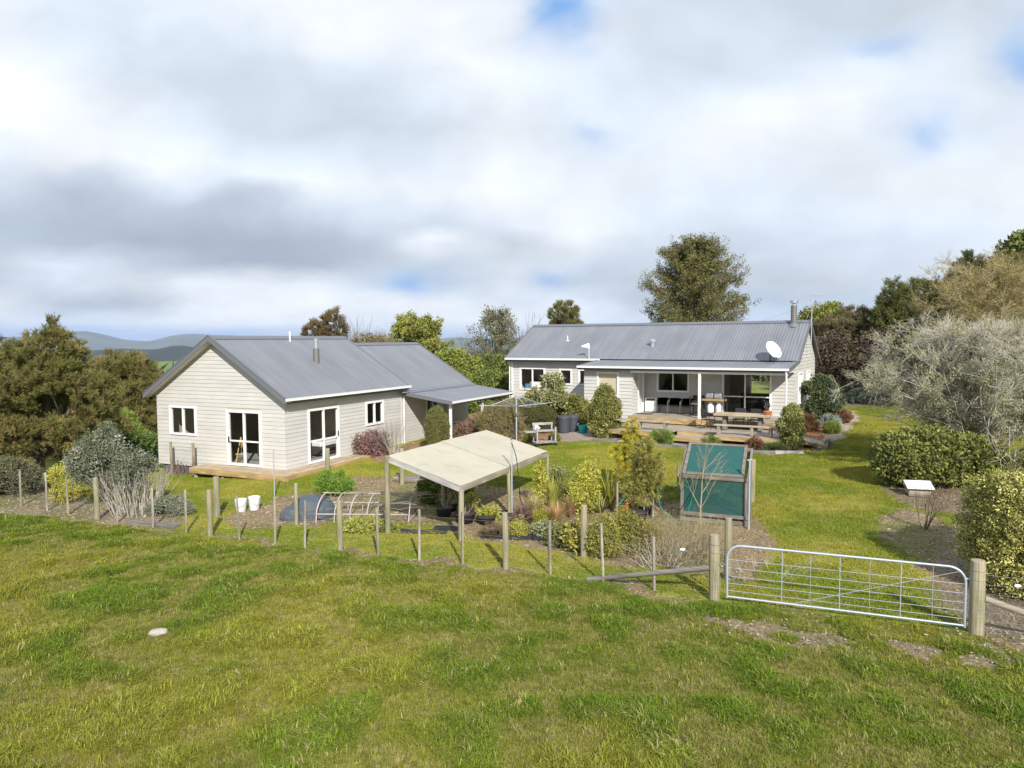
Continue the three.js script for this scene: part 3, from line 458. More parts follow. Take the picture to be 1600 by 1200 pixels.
// ---------------------------------------------------------------- the long house with the verandah
{
  const X0 = 0.05, XB0 = 5.95, XB1 = 8.55, X1 = 15.72, ZB = 2.3, ZM = -0.45, ZV = 0.5, ZK = -6.6, R = M.roof, FL = 0.08;
  const h = thing('verandah_house', 'long weatherboard house with corrugated grey roof and a verandah full of chairs', 'house', [-0.26, 1.2324, -41.8335], -0.5281);
  part(h, 'foundation', merge([box(5.9, 0.9, 0.12, 3, -0.72, ZM - 0.12), box(2.4, 0.9, 0.12, 7.25, -0.72, ZB - 0.12), box(0.12, 0.9, 2.7, XB0 + 0.12, -0.72, 0.95), box(0.12, 0.9, 6.9, X1 - 0.12, -0.72, -3.05), box(15.1, 0.9, 0.12, 7.7, -0.72, ZK + 0.12), box(0.12, 0.9, 6, X0 + 0.12, -0.72, -3.5)]), M.foundation);
  const w1 = [0.55, 2.16, 0.92, 2.16], w2 = [3.12, 3.86, 1.28, 2.12], w3 = [4.3, 5.1, 1.28, 2.12], bl = [0.72, 1.85, 0.75, 2.12], vw = [0.66, 2.28, 1.14, 2.12], vs = [3.96, 6.22, FL + 0.02, 2.12];
  const bp = 0.17, yw = 2.62;
  wall(h, FACE.front(X0, ZM), XB0 - X0, -0.3, yw, [w1, w2, w3], bp);
  wall(h, FACE.left(XB0, ZM), ZB - ZM, -0.3, [[0, 2.62], [0.5, 2.62], [ZB - ZM, 2.4]], [], bp);
  wall(h, FACE.front(XB0, ZB), XB1 - XB0, -0.3, 2.36, [bl], bp);
  const sd = [0.75, 1.55, FL + 0.02, 2.1];
  wall(h, FACE.right(XB1, ZB), ZB - ZV, -0.2, [[0, 2.36], [ZB - ZV, 2.55]], [sd], bp);
  wall(h, FACE.front(XB1, ZV), X1 - XB1, -0.2, 2.55, [vw, vs], bp);
  wall(h, FACE.right(X1, ZV), ZV - ZK, -0.4, [[0, 2.55], [0.5, 2.66], [ZV + 3.49, 4.58], [ZV - ZK, 2.86]], [[1.6, 3.0, 0.6, 2.1], [4.2, 5.4, 0.9, 2.1]], bp);
  wall(h, FACE.back(X1, ZK), X1 - X0, -0.3, 2.8, [[0.9, 3.4, 0.6, 2.3]], bp);
  wall(h, FACE.left(X0, ZK), ZM - ZK, -0.3, [[0, 2.8], [-3.49 - ZK, 4.58], [ZM - ZK, 2.9]], [], bp);
  glazed(h, 'window', FACE.front(X0, ZM), w1, [0.5]); glazed(h, 'window', FACE.front(X0, ZM), w2); glazed(h, 'window', FACE.front(X0, ZM), w3);
  glazed(h, 'window', FACE.front(XB0, ZB), bl, [], [0.16]); part(h, 'roller_blind', onFace(FACE.front(XB0, ZB), box(1.02, 1.12, 0.012, (bl[0] + bl[1]) / 2, 1.5, -0.05)), M.blind);
  glazed(h, 'door', FACE.right(XB1, ZB), sd, [], [], { fw: 0.07 }); part(h, 'door_leaf', onFace(FACE.right(XB1, ZB), box(0.66, 2.0, 0.04, (sd[0] + sd[1]) / 2, 1.09, -0.045)), M.trim);
  glazed(h, 'window', FACE.front(XB1, ZV), vw, [0.5], [], { mat: M.trim });
  glazed(h, 'sliding_door', FACE.front(XB1, ZV), vs, [0.47], [0.44], { handle: 0.45, open: [0] });
  for (const q of [[1.6, 3.0, 0.6, 2.1], [4.2, 5.4, 0.9, 2.1]]) glazed(h, 'window', FACE.right(X1, ZV), q, [0.5]);
  glazed(h, 'window', FACE.back(X1, ZK), [0.9, 3.4, 0.6, 2.3], [0.5]);
  part(h, 'corner_board', merge([box(0.1, 2.9, 0.04, X0 + 0.03, 1.12, ZM + 0.045), box(0.04, 2.9, 0.1, X0 - 0.03, 1.12, ZM - 0.03)]), M.trim);
  for (const x of [2.62, 4.05]) part(h, 'batten', box(0.03, 1.35, 0.03, X0 + x, 1.75, ZM + 0.03), M.board);
  // inside
  part(h, 'floor', merge([box(X1 - X0 - 0.22, 0.08, ZM - ZK - 0.2, (X0 + X1) / 2, FL - 0.05, (ZM + ZK) / 2 - 0.01), box(X1 - XB0 - 0.22, 0.08, 0.84, (XB0 + X1) / 2, FL - 0.05, 0.0), box(XB1 - XB0 - 0.22, 0.08, 1.74, (XB0 + XB1) / 2, FL - 0.05, 1.32)]), M.carpet);
  part(h, 'ceiling', merge([box(X1 - X0 - 0.22, 0.05, ZM - ZK - 0.2, (X0 + X1) / 2, 2.42, (ZM + ZK) / 2), box(X1 - XB0 - 0.22, 0.05, 0.84, (XB0 + X1) / 2, 2.36, 0), box(XB1 - XB0 - 0.22, 0.05, 1.74, (XB0 + XB1) / 2, 2.24, 1.32)]), M.ceiling);
  for (const x of [2.9, 5.8, 8.5, 11.2]) part(h, 'partition', box(0.1, 2.34, x > 8 ? ZV - ZK - 0.2 : ZM - ZK - 0.2, x, 1.22, x > 8 ? (ZV + ZK) / 2 : (ZM + ZK) / 2), M.inner);
  part(h, 'partition', box(5.6, 2.34, 0.1, 2.95, 1.22, -3.4), M.inner);
  // roofs
  const yg = 2.735, yr = 4.672, zr = -3.494, xe0 = -0.12, xe1 = 15.92, vz = 2.72, vy = 2.44;
  part(h, 'roof_sheet', sheet(xe0, xe1, 0.02, yg - 0.01, zr, yr, 0.15, 0.010), R); part(h, 'roof_sheet', sheet(xe0, xe1, zr * 2 - 0.02, yg - 0.01, zr, yr, 0.15, 0.010), R);
  part(h, 'verandah_roof_sheet', sheet(5.75, xe1, vz, vy, -0.02, yg - 0.06, 0.15, 0.010), R);
  part(h, 'ridge_cap', merge([slope(xe0 - 0.02, xe1 + 0.02, zr, yr + 0.045, zr + 0.22, yr - 0.08, 0.012), slope(xe0 - 0.02, xe1 + 0.02, zr, yr + 0.045, zr - 0.22, yr - 0.08, 0.012)]), M.roofTrim);
  for (const b of [slope(xe1, xe1 + 0.035, 0.02, yg + 0.03, zr, yr + 0.05, 0.18), slope(xe1, xe1 + 0.035, zr * 2, yg + 0.03, zr, yr + 0.05, 0.18), slope(xe1, xe1 + 0.035, vz, vy + 0.04, 0.02, yg + 0.03, 0.16), slope(xe0 - 0.03, xe0, 0.02, yg + 0.03, zr, yr + 0.05, 0.1), slope(xe0 - 0.03, xe0, zr * 2, yg + 0.03, zr, yr + 0.05, 0.1), slope(5.72, 5.75, vz, vy + 0.03, 0.0, yg - 0.02, 0.1)]) part(h, 'bargeboard', b, M.roofTrim);
  part(h, 'fascia', merge([box(5.85, 0.17, 0.03, 2.8, yg - 0.12, -0.02), box(xe1 - 5.75, 0.16, 0.03, (5.75 + xe1) / 2, vy - 0.1, vz - 0.02)]), M.fascia);
  part(h, 'soffit', merge([box(5.85, 0.012, 0.42, 2.8, yg - 0.19, -0.23), box(xe1 - XB1, 0.012, vz - ZV - 0.06, (XB1 + xe1) / 2, vy - 0.17, (vz + ZV) / 2 - 0.02), box(XB1 - 5.75, 0.012, vz - ZB - 0.06, (XB1 + 5.75) / 2, vy - 0.17, (vz + ZB) / 2 - 0.02)]), M.ceiling);
  part(h, 'gutter', gutterGeo(xe0, 5.8, yg - 0.01, 0.0), M.trim); part(h, 'gutter', gutterGeo(5.75, xe1, vy, vz), M.trim);
  part(h, 'downpipe', merge([limb([[15.8, 2.36, 2.74], [15.8, 2.2, 2.7], [15.8, 1.9, 2.62], [15.8, -0.3, 2.62]], [0.042, 0.042, 0.042, 0.042], 10)]), M.trim); part(h, 'downpipe', cyl(0.04, 0.04, 2.9, -0.06, -0.35, -0.36, 10), M.trim);
  part(h, 'verandah_post', box(0.11, 2.55, 0.11, 11.95, 1.02, 2.56), M.trim);
  part(h, 'verandah_beam', box(15.85 - XB1, 0.14, 0.07, (15.85 + XB1) / 2, 2.22, 2.56), M.trim);
  // flue, vents, dish, aerial
  const fl = sub(h, 'flue'); part(fl, 'flue_casing', cyl(0.15, 0.15, 1.15, 15.15, 4.3, -3.15, 20), M.darkSteel); part(fl, 'flue_cowl', merge([cyl(0.10, 0.10, 0.2, 15.15, 5.4, -3.15, 16), cyl(0.19, 0.19, 0.14, 15.15, 5.58, -3.15, 20), cyl(0.17, 0.17, 0.03, 15.15, 5.44, -3.15, 20)]), M.steel); part(fl, 'flashing', cyl(0.18, 0.3, 0.2, 15.15, 4.36, -3.15, 20), M.roofTrim);
  part(h, 'vent_pipe', merge([cyl(0.03, 0.03, 0.36, 3.0, 3.65, -1.8, 10), cyl(0.08, 0.12, 0.05, 3.0, 3.70, -1.8, 12)]), M.trim);
  const rv = sub(h, 'roof_vent'); part(rv, 'vent_stem', cyl(0.1, 0.1, 0.3, 8.33, 3.3, -1.22, 16), M.steel); part(rv, 'vent_hood', merge([cyl(0.19, 0.14, 0.12, 8.33, 3.6, -1.22, 18), cyl(0.08, 0.19, 0.05, 8.33, 3.72, -1.22, 18)]), M.galv);
  const ds = sub(h, 'satellite_dish');
  const dish = lathe([[0, 0], [0.12, 0.008], [0.24, 0.035], [0.36, 0.085], [0.41, 0.115], [0.405, 0.125], [0.35, 0.1], [0.23, 0.05], [0.11, 0.022], [0, 0.014]], 28); dish.scale(1, 1, 1.15); dish.rotateX(1.0); dish.rotateY(0.95); dish.translate(14.72, 3.2, 0.1);
  part(ds, 'reflector', dish, M.white); part(ds, 'mount', merge([bar([14.62, 2.68, 0.05], [14.62, 3.0, 0.05], 0.03), bar([14.62, 3.0, 0.05], [14.72, 3.18, 0.08], 0.03)]), M.black); part(ds, 'feed_arm', merge([bar([14.74, 2.92, 0.22], [15.1, 3.0, 0.5], 0.014), bevel(0.08, 0.08, 0.16, 15.13, 3.03, 0.52)]), M.galv);
  const ae = sub(h, 'aerial'); part(ae, 'mast', cyl(0.022, 0.022, 3.0, 15.98, 3.0, -3.3, 8), M.galv);
  part(ae, 'antenna', merge([bar([15.98, 5.6, -3.3], [16.7, 5.55, -3.0], 0.012), bar([15.98, 5.95, -3.3], [16.5, 5.9, -3.1], 0.012), ...[0.1, 0.22, 0.34, 0.46, 0.6, 0.72].map((k) => bar([15.98 + k, 5.59 - k * 0.06, -3.5 + k * 0.4], [15.98 + k, 5.59 - k * 0.06, -3.08 + k * 0.4], 0.007)), ...[0.1, 0.25, 0.4, 0.5].map((k) => bar([15.98 + k, 5.8, -3.3 + k * 0.37], [15.98 + k, 6.05, -3.3 + k * 0.37], 0.007))]), M.galv);
  part(ae, 'stay_wire', merge([bar([15.98, 5.5, -3.3], [13.6, 4.72, -3.45], 0.006), bar([15.98, 5.5, -3.3], [15.6, 3.2, -1.0], 0.006)]), M.wire);
  const wv = thing('wind_vane', 'small white wind vane flag on a thin pole above the gutter', 'wind vane'); {
    h.updateMatrixWorld(); const p = V3(5.2, 2.76, 0.08).applyMatrix4(h.matrixWorld); wv.position.copy(p); wv.rotation.y = -0.3;
    part(wv, 'pole', cyl(0.016, 0.016, 0.75, 0, -0.05, 0, 8), M.trim); part(wv, 'flag', prism([[0.03, 0.52], [0.03, 0.80], [-0.06, 0.82], [-0.42, 0.68], [-0.40, 0.62], [-0.1, 0.58]], 0.03).translate(0, 0, -0.015), M.white);
  }
  // deck
  const dk = thing('verandah_deck', 'weathered two-level timber deck along the verandah of the long house', 'deck', [-0.26, 1.2324, -41.8335], -0.5281);
  boardsX(dk, 'deck_board', XB1 + 0.03, 15.75, ZV + 0.03, 2.98, FL - 0.02, oldDeck); part(dk, 'step_fascia', uvMetres(box(15.75 - XB1 - 0.04, 0.26, 0.035, (XB1 + 15.77) / 2, FL - 0.16, 3.0)), M.fasciaPine);
  boardsX(dk, 'deck_board', XB1 + 0.05, 16.2, 3.03, 5.05, -0.25, oldDeck); boardsX(dk, 'deck_board', 8.75, 11.65, 5.05, 5.9, -0.25, oldDeck); boardsX(dk, 'deck_board', 13.5, 16.2, 5.05, 5.9, -0.25, oldDeck);
  boardsX(dk, 'step_board', 11.7, 13.45, 5.07, 5.85, -0.42, oldDeck);
  part(dk, 'deck_fascia', uvMetres(merge([box(2.9, 0.18, 0.04, 10.2, -0.345, 5.925), box(2.7, 0.18, 0.04, 14.85, -0.345, 5.925), box(1.8, 0.14, 0.04, 12.58, -0.36, 5.05), box(1.75, 0.16, 0.04, 12.58, -0.51, 5.875), box(0.04, 0.18, 0.84, 8.73, -0.345, 5.48), box(0.04, 0.18, 2.9, 16.22, -0.345, 4.47)])), M.fasciaPine);
  for (const [x, z] of [[9, 5.6], [11.3, 5.6], [13.8, 5.6], [16, 5.6]]) part(dk, 'pile', box(0.12, 0.6, 0.12, x, -0.6, z), M.timberGrey);
  // ramp board beside the deck
  const rp = thing('ramp', 'pale timber ramp leading from the deck end down to the gravel', 'ramp', [0, 0, 0]); { const p = V3(16.9, -0.25, 4.3).applyMatrix4(h.matrixWorld); rp.position.copy(p); rp.rotation.y = -0.5281; 
    for (let k = 0; k < 6; k++) part(rp, 'plank', uvMetres(box(1.5, 0.04, 0.17, 0.1, -0.17, -0.5 + k * 0.18, 0, 0, -0.22)), oldDeck[k % 5]); part(rp, 'side_rail', uvMetres(box(1.55, 0.16, 0.05, 0.1, -0.20, 0.56, 0, 0, -0.22)), M.fasciaPine); part(rp, 'side_rail', uvMetres(box(1.55, 0.16, 0.05, 0.1, -0.20, -0.62, 0, 0, -0.22)), M.fasciaPine); }
  // furniture on the verandah (house axes)
  const at = (x, y, z) => V3(x, y, z).applyMatrix4(h.matrixWorld).toArray(), T = -0.5281;
  const tub = thing('tub_chair', 'black wicker tub chair next to the white box with a grille', 'chair', at(9.75, FL - 0.02, 1.25), T, 'three black tub chairs'); {
    const back = []; for (let k = 0; k <= 10; k++) { const a = Math.PI * (1.05 + 0.9 * k / 10); back.push([Math.cos(a) * 0.29, Math.sin(a) * 0.27]); }
    const s = new THREE.Shape([...back.map((p) => new THREE.Vector2(...p)), ...back.slice().reverse().map((p) => new THREE.Vector2(p[0] * 0.88, p[1] * 0.88))]);
    part(tub, 'backrest', clean(new THREE.ExtrudeGeometry(s, { depth: 0.36, bevelEnabled: true, bevelSize: 0.012, bevelThickness: 0.012, bevelSegments: 1 }).rotateX(-Math.PI / 2).scale(1, 1, -1).translate(0, 0.42, 0)), M.black);
    part(tub, 'seat', cyl(0.27, 0.25, 0.05, 0, 0.4, 0.03, 20), M.black); part(tub, 'arm_rail', tube([[-0.3, 0.42, 0.24], [-0.31, 0.62, 0.22], [-0.29, 0.68, 0.05], [-0.2, 0.76, -0.2], [0, 0.8, -0.28], [0.2, 0.76, -0.2], [0.29, 0.68, 0.05], [0.31, 0.62, 0.22], [0.3, 0.42, 0.24]], 0.014), M.darkSteel);
    for (const [x, z] of [[-0.3, 0.24], [0.3, 0.24], [-0.22, -0.22], [0.22, -0.22]]) part(tub, 'leg', bar([x, 0, z], [x * 0.97, 0.43, z * 0.97], 0.013), M.darkSteel);
  }
  copyOf(tub, at(10.38, FL - 0.02, 1.25), T + 0.06, 'black wicker tub chair in the middle of the row of three'); copyOf(tub, at(11.0, FL - 0.02, 1.25), T - 0.05, 'black wicker tub chair next to the barbecue bench');
  const hp = thing('outdoor_unit', 'white box with a dark grille standing beside the verandah door', 'heat pump', at(9.0, FL - 0.02, 0.78), T);
  part(hp, 'casing', bevel(0.62, 0.72, 0.3, 0, 0.39, 0, 0.02), M.white); part(hp, 'grille', box(0.46, 0.1, 0.02, 0, 0.66, 0.15), M.charcoal); part(hp, 'foot', merge([box(0.06, 0.04, 0.3, -0.22, 0.02, 0), box(0.06, 0.04, 0.3, 0.22, 0.02, 0)]), M.black);
  const rk = thing('barbecue_bench', 'black barbecue bench with shelves standing against the verandah wall', 'barbecue', at(12.05, FL - 0.02, 1.35), T);
  for (const x of [-0.82, -0.28, 0.82]) for (const z of [-0.25, 0.25]) part(rk, 'leg', box(0.05, 0.95, 0.05, x, 0.48, z), M.black);
  part(rk, 'shelf', box(1.68, 0.04, 0.52, 0, 0.14, 0), M.blackPlastic); part(rk, 'shelf', box(0.5, 0.03, 0.5, -0.55, 0.58, 0), M.timberGrey); part(rk, 'worktop', uvMetres(bevel(1.1, 0.09, 0.55, 0.27, 0.80, 0)), M.fasciaPine); part(rk, 'back_panel', box(0.5, 0.45, 0.02, -0.55, 0.75, -0.26), M.blackPlastic);
  for (const x of [0.08, 0.48]) part(rk, 'hood', merge([bevel(0.36, 0.28, 0.4, x, 1.0, 0, 0.04), box(0.3, 0.03, 0.03, x, 0.96, 0.22)]), M.steel);
  const gb = thing('gas_bottle', 'white gas bottle beside the verandah post, on the barbecue bench shelf', 'gas bottle', at(12.15, FL + 0.14, 1.35), T, 'two gas bottles');
  part(gb, 'body', lathe([[0, 0], [0.13, 0.0], [0.16, 0.05], [0.16, 0.32], [0.12, 0.4], [0.05, 0.43], [0, 0.43]], 20), M.white); part(gb, 'collar', lathe([[0.09, 0.4], [0.1, 0.41], [0.1, 0.52], [0.09, 0.52]], 16), M.white); part(gb, 'valve', cyl(0.025, 0.025, 0.1, 0, 0.42, 0, 8), M.steel);
  copyOf(gb, at(12.56, FL + 0.14, 1.35), T + 0.5, 'white gas bottle towards the sliding door, on the barbecue bench shelf');
  const tb = thing('deck_table', 'long chunky timber table on the deck with black chairs behind it', 'table', at(14.2, -0.25, 3.75), T + 0.03);
  for (let k = 0; k < 4; k++) part(tb, 'top_plank', uvMetres(bevel(2.35, 0.09, 0.235, 0, 0.70, -0.36 + k * 0.24)), newDeck[(k * 2) % 5]); for (const x of [-0.75, 0.75]) { part(tb, 'leg', uvMetres(bevel(0.16, 0.62, 0.5, x, 0.34, 0)), M.timberGrey); part(tb, 'brace', box(0.12, 0.06, 0.8, x, 0.63, 0), M.timberGrey); }
  const ac = thing('metal_chair', 'black metal garden chair at the end of the deck table', 'chair', at(12.75, -0.25, 3.95), T + Math.PI * 0.42, 'black chairs round the deck table');
  part(ac, 'seat', bevel(0.46, 0.025, 0.44, 0, 0.43, 0), M.black); part(ac, 'backrest', clean(bevel(0.44, 0.42, 0.02, 0, 0.22, 0).rotateX(-0.18).translate(0, 0.48, -0.2)), M.black); for (const s of [-1, 1]) { part(ac, 'leg', bar([s * 0.23, 0, 0.26], [s * 0.22, 0.45, 0.18], 0.013), M.black); part(ac, 'leg', bar([s * 0.22, 0, -0.3], [s * 0.22, 0.45, -0.18], 0.013), M.black); part(ac, 'arm', tube([[s * 0.23, 0.44, 0.18], [s * 0.25, 0.63, 0.14], [s * 0.25, 0.66, -0.1], [s * 0.22, 0.72, -0.25]], 0.014), M.black); }
  copyOf(ac, at(13.9, -0.25, 3.1), T + 0.05, 'black metal garden chair behind the middle of the deck table'); copyOf(ac, at(14.55, -0.25, 3.1), T - 0.06, 'black metal garden chair behind the terracotta pot end of the deck table');
  const bn = (x, z, len, label, legs) => { const b = thing('plank_bench', label, 'bench', at(x, -0.25, z), T + 0.02); for (let k = 0; k < 2; k++) part(b, 'seat_plank', uvMetres(bevel(len, 0.05, 0.17, 0, 0.40, -0.09 + k * 0.18)), oldDeck[k * 2]); for (const q of legs) { part(b, 'leg', uvMetres(bevel(0.12, 0.37, 0.3, q * len, 0.19, 0)), M.timberPale); } };
  bn(14.7, 5.45, 2.6, 'long plank bench along the deck front beside the round evergreen shrub', [-0.42, 0.1, 0.38]); bn(10.1, 5.5, 2.8, 'long plank bench on the deck beside the cone-shaped evergreen', [-0.45, 0.0, 0.42]);
  const pt = thing('terracotta_pot', 'terracotta pot with a bare plant on the deck table end', 'pot', at(15.25, 0.05 - 0.25 + 0.55, 3.8), 0);
  part(pt, 'pot', lathe([[0, 0], [0.12, 0], [0.17, 0.26], [0.19, 0.26], [0.19, 0.32], [0.16, 0.32], [0.15, 0.2], [0, 0.2]], 20), M.terracotta);
  { const r = rng(5), st = []; for (let k = 0; k < 9; k++) { const a = r() * 6.28, l = 0.2 + r() * 0.25; st.push(bar([0, 0.22, 0], [Math.cos(a) * 0.18, 0.3 + l, Math.sin(a) * 0.18], 0.006, 4)); } part(pt, 'stem', merge(st), M.timberGrey); const fl2 = []; for (let k = 0; k < 7; k++) { const a = r() * 6.28, l = 0.24 + r() * 0.22; fl2.push(clean(new THREE.IcosahedronGeometry(0.05, 0).translate(Math.cos(a) * 0.18, 0.3 + l, Math.sin(a) * 0.18))); } part(pt, 'foliage', merge(fl2), mat([0.03, 0.028, 0.03], 0.9)); }
  const dm = thing('door_mat', 'dark door mat on the verandah boards at the side door', 'mat', at(9.0, FL - 0.015, 1.75), T); part(dm, 'mat', bevel(0.75, 0.018, 0.45, 0, 0.01, 0, 0.005), M.leather);
  const sm = thing('step_mat', 'dark red mat on the ground before the deck step', 'mat', (() => { const p = at(12.7, -0.2, 6.15); p[1] = groundY(p[0], p[2]) + 0.03; return p; })(), T); part(sm, 'mat', bevel(0.9, 0.02, 0.4, 0, 0.01, 0, 0.005), mat([0.10, 0.035, 0.03], 0.95));
  const sf = thing('lounge_sofa', 'dark sofa seen through the open verandah sliding door', 'sofa', at(13.6, FL, -3.2), T); part(sf, 'seat', bevel(1.9, 0.4, 0.8, 0, 0.25, 0, 0.05), M.leather); part(sf, 'backrest', bevel(1.9, 0.8, 0.2, 0, 0.45, 0.35, 0.06), M.leather);
  const wt = thing('white_carton', 'white carton with a blue side on the sill behind the wide window', 'box', at(1.3, 1.0, -0.9), T); part(wt, 'carton', bevel(0.8, 0.34, 0.3, 0.15, 0.17, 0, 0.01), M.white); part(wt, 'blue_bag', bevel(0.34, 0.22, 0.26, -0.38, 0.11, 0.06, 0.06), M.bluePlastic); part(wt, 'ledge', box(1.5, 0.03, 0.6, 0.1, -0.015, 0), M.pine);
}
// ---------------------------------------------------------------- fence, gate and garden posts
function postGeo(r, h, seed, n = 12) { const q = rng(seed), L = (q() - 0.5) * 0.05, K = (q() - 0.5) * 0.05; const g = limb([[0, -0.25, 0], [L * 0.3, h * 0.5, K * 0.3], [L, h - 0.015, K], [L, h, K]], [r * 1.04, r, r * 0.97, r * 0.88], n); return cylUV(g); }
function cylUV(g) { const p = g.attributes.position, uv = g.attributes.uv; for (let i = 0; i < p.count; i += 3) { const t = [0, 1, 2].map((k) => Math.atan2(p.getZ(i + k), p.getX(i + k)) / (2 * Math.PI)); for (let k = 1; k < 3; k++) { if (t[k] - t[0] > 0.5) t[k] -= 1; if (t[0] - t[k] > 0.5) t[k] += 1; } for (let k = 0; k < 3; k++) uv.setXY(i + k, t[k], p.getY(i + k) * 0.7); } return g; }
const postTones = tones(M.postWood, [1, 0.9, 1.1, 1.02]), battenTones = tones(M.batten, [1, 0.86, 1.08, 0.95]);
{
  const f = thing('wire_fence', 'post and wire fence of round posts and thin battens between paddock and garden', 'fence');
  const posts = [[-18.1, 1.05, 0], [-15.05, 1.1, 0], [-13.85, 1.16, 0], [-12.93, 1.12, 0], [-11.72, 1.2, 1], [-10.97, 1.0, 0], [-9.69, 1.09, 0], [-8.57, 1.15, 0], [-7.8, 1.2, 1], [-6.91, 1.11, 0], [-5.86, 1.19, 0], [-5.03, 1.17, 0], [-4.09, 1.24, 1], [-3.14, 1.15, 0], [-2.14, 1.17, 0], [-1.13, 1.19, 0], [-0.15, 1.25, 1], [0.79, 1.18, 0], [1.85, 1.24, 0], [2.81, 1.1, 0]];
  posts.forEach(([x, h, thick], i) => { const z = fenceZ(x), p = part(f, thick ? 'fence_post' : 'batten', thick ? postGeo(0.068, h, i + 3) : uvMetres(box(0.05, h + 0.2, 0.045, 0, h / 2 - 0.1, 0, 0.4)), thick ? postTones[i % 4] : battenTones[i % 4]); p.position.set(x, groundY(x, z), z); if (!thick) p.rotation.set((hash3(i, 1, 1) - 0.5) * 0.05, 0, (hash3(i, 2, 1) - 0.5) * 0.07); });
  const st = part(f, 'strainer_post', postGeo(0.10, 1.27, 77, 18), postTones[0]); st.position.set(3.86, 0, -13.55);
  const st2 = part(f, 'strainer_post', postGeo(0.115, 1.26, 78, 18), postTones[2]); st2.position.set(7.84, 0, -11.92);
  part(f, 'stay', cylUV(limb([[3.78, 0.62, -13.58], [1.55, 0.02, -14.72]], [0.055, 0.05], 10)), M.timberGrey); part(f, 'stay', cylUV(limb([[7.93, 0.62, -11.86], [9.9, 0.02, -10.95]], [0.055, 0.05], 10)), M.timberPale);
  for (const y of [0.14, 0.27, 0.41, 0.56, 0.72, 0.88, 1.04]) {
    part(f, 'wire', merge(posts.slice(0, -1).map((p, i) => bar([p[0], groundY(p[0], fenceZ(p[0])) + y, fenceZ(p[0]) + 0.04], [posts[i + 1][0], groundY(posts[i + 1][0], fenceZ(posts[i + 1][0])) + y, fenceZ(posts[i + 1][0]) + 0.04], 0.0017, 4)).concat([bar([2.81, y, fenceZ(2.81) + 0.04], [3.86, y, -13.50], 0.0017, 4)])), M.wire);
    part(f, 'wire', bar([7.84, y, -11.84], [16, y, -8.4], 0.0017, 4), M.wire);
    part(f, 'wire_tie', clean(new THREE.TorusGeometry(0.104, 0.003, 5, 20).rotateX(Math.PI / 2).translate(3.87, y + 0.06, -13.55)), M.wire); part(f, 'wire_tie', clean(new THREE.TorusGeometry(0.119, 0.003, 5, 20).rotateX(Math.PI / 2).translate(7.85, y + 0.06, -11.92)), M.wire);
  }
  for (const [x, y, z] of [[3.35, 0.92, -13.78], [8.35, 0.92, -11.62], [3.5, 1.36 - 0.1, -14.9]].slice(0, 2)) part(f, 'insulator', lathe([[0, 0], [0.022, 0.005], [0.03, 0.05], [0.022, 0.095], [0, 0.1]], 12).rotateZ(Math.PI / 2).translate(x, y, z), M.white);
  // gate
  const g = thing('farm_gate', 'galvanised pipe and mesh farm gate between two thick round posts', 'gate', [4.08, 0, -13.47], -Math.atan2(1.47, 3.62)); const L = 3.9, y0 = 0.1, y1 = 1.1, r = 0.26, fr = [];
  for (const [cx, s] of [[r, -1], [L - r, 1]]) for (let k = 0; k <= 8; k++) { const a = s < 0 ? Math.PI - k / 8 * Math.PI / 2 : Math.PI / 2 - k / 8 * Math.PI / 2; fr.push([cx + Math.cos(a) * r, y1 - r + Math.sin(a) * r, 0]); }
  part(g, 'frame', limb([[0, y0 - 0.03, 0], [0, 0.5, 0], ...fr, [L, 0.5, 0], [L, y0 - 0.03, 0]], new Array(fr.length + 4).fill(0.021), 10), M.galv); part(g, 'bottom_rail', bar([0, y0, 0], [L, y0, 0], 0.019, 10), M.galv);
  for (const t of [0.25, 0.375, 0.5, 0.625, 0.75, 0.875]) part(g, 'upright', bar([L * t, y0, 0], [L * t, y1, 0], t % 0.25 ? 0.004 : 0.009, 6), M.galv);
  for (const y of [0.22, 0.36, 0.50, 0.66, 0.82]) part(g, 'mesh_wire', bar([0, y, 0], [L, y, 0], 0.0045, 5), M.galv);
  part(g, 'brace_wire', bar([L * 0.3, y0 + 0.02, 0.012], [L - 0.08, y1 - 0.06, 0.012], 0.0045, 5), M.galv); for (const y of [0.25, 0.92]) part(g, 'hinge', bar([L, y, 0], [L + 0.1, y, 0], 0.014, 8), M.galv); part(g, 'latch_chain', tube([[0, 0.75, 0], [-0.1, 0.68, 0.02], [-0.16, 0.74, 0.06]], 0.006), M.steel);
  // single posts and stakes in the garden
  const gp = (x, z, h, r, label, m = 1) => { const t = thing('garden_post', label, 'post', [x, groundY(x, z), z]); part(t, 'post', postGeo(r, h, Math.round(x * 31 + 900), 12), postTones[m]); return t; };
  gp(-8.44, -20.32, 1.16, 0.085, 'round garden post close behind the fence beside the white buckets'); gp(-5.87, -19.3, 1.16, 0.05, 'slim round post in front of the dark covered mound', 2); gp(1.63, -16.3, 1.22, 0.075, 'thick round post among the yellow-green shrubs of the plot', 3); gp(4.48, -14.75, 1.3, 0.075, 'tall round post standing just behind the gate end'); gp(6.81, -20.3, 1.22, 0.095, 'thick weathered post beside the steel pole and shade box', 3); gp(-3.74, -24.16, 1.22, 0.08, 'round post by the stacked timber on the lawn edge', 2); gp(-6.72, -25.9, 1.0, 0.085, 'round post standing before the long wall glass door', 0);
  const stake = (x, z, h, label) => { const t = thing('garden_stake', label, 'stake', [x, groundY(x, z), z], 0.3); part(t, 'stake', uvMetres(box(0.045, h + 0.2, 0.04, 0, h / 2 - 0.1, 0, 0.2, 0.02, 0.02)), battenTones[Math.round(x * 7) & 3]); };
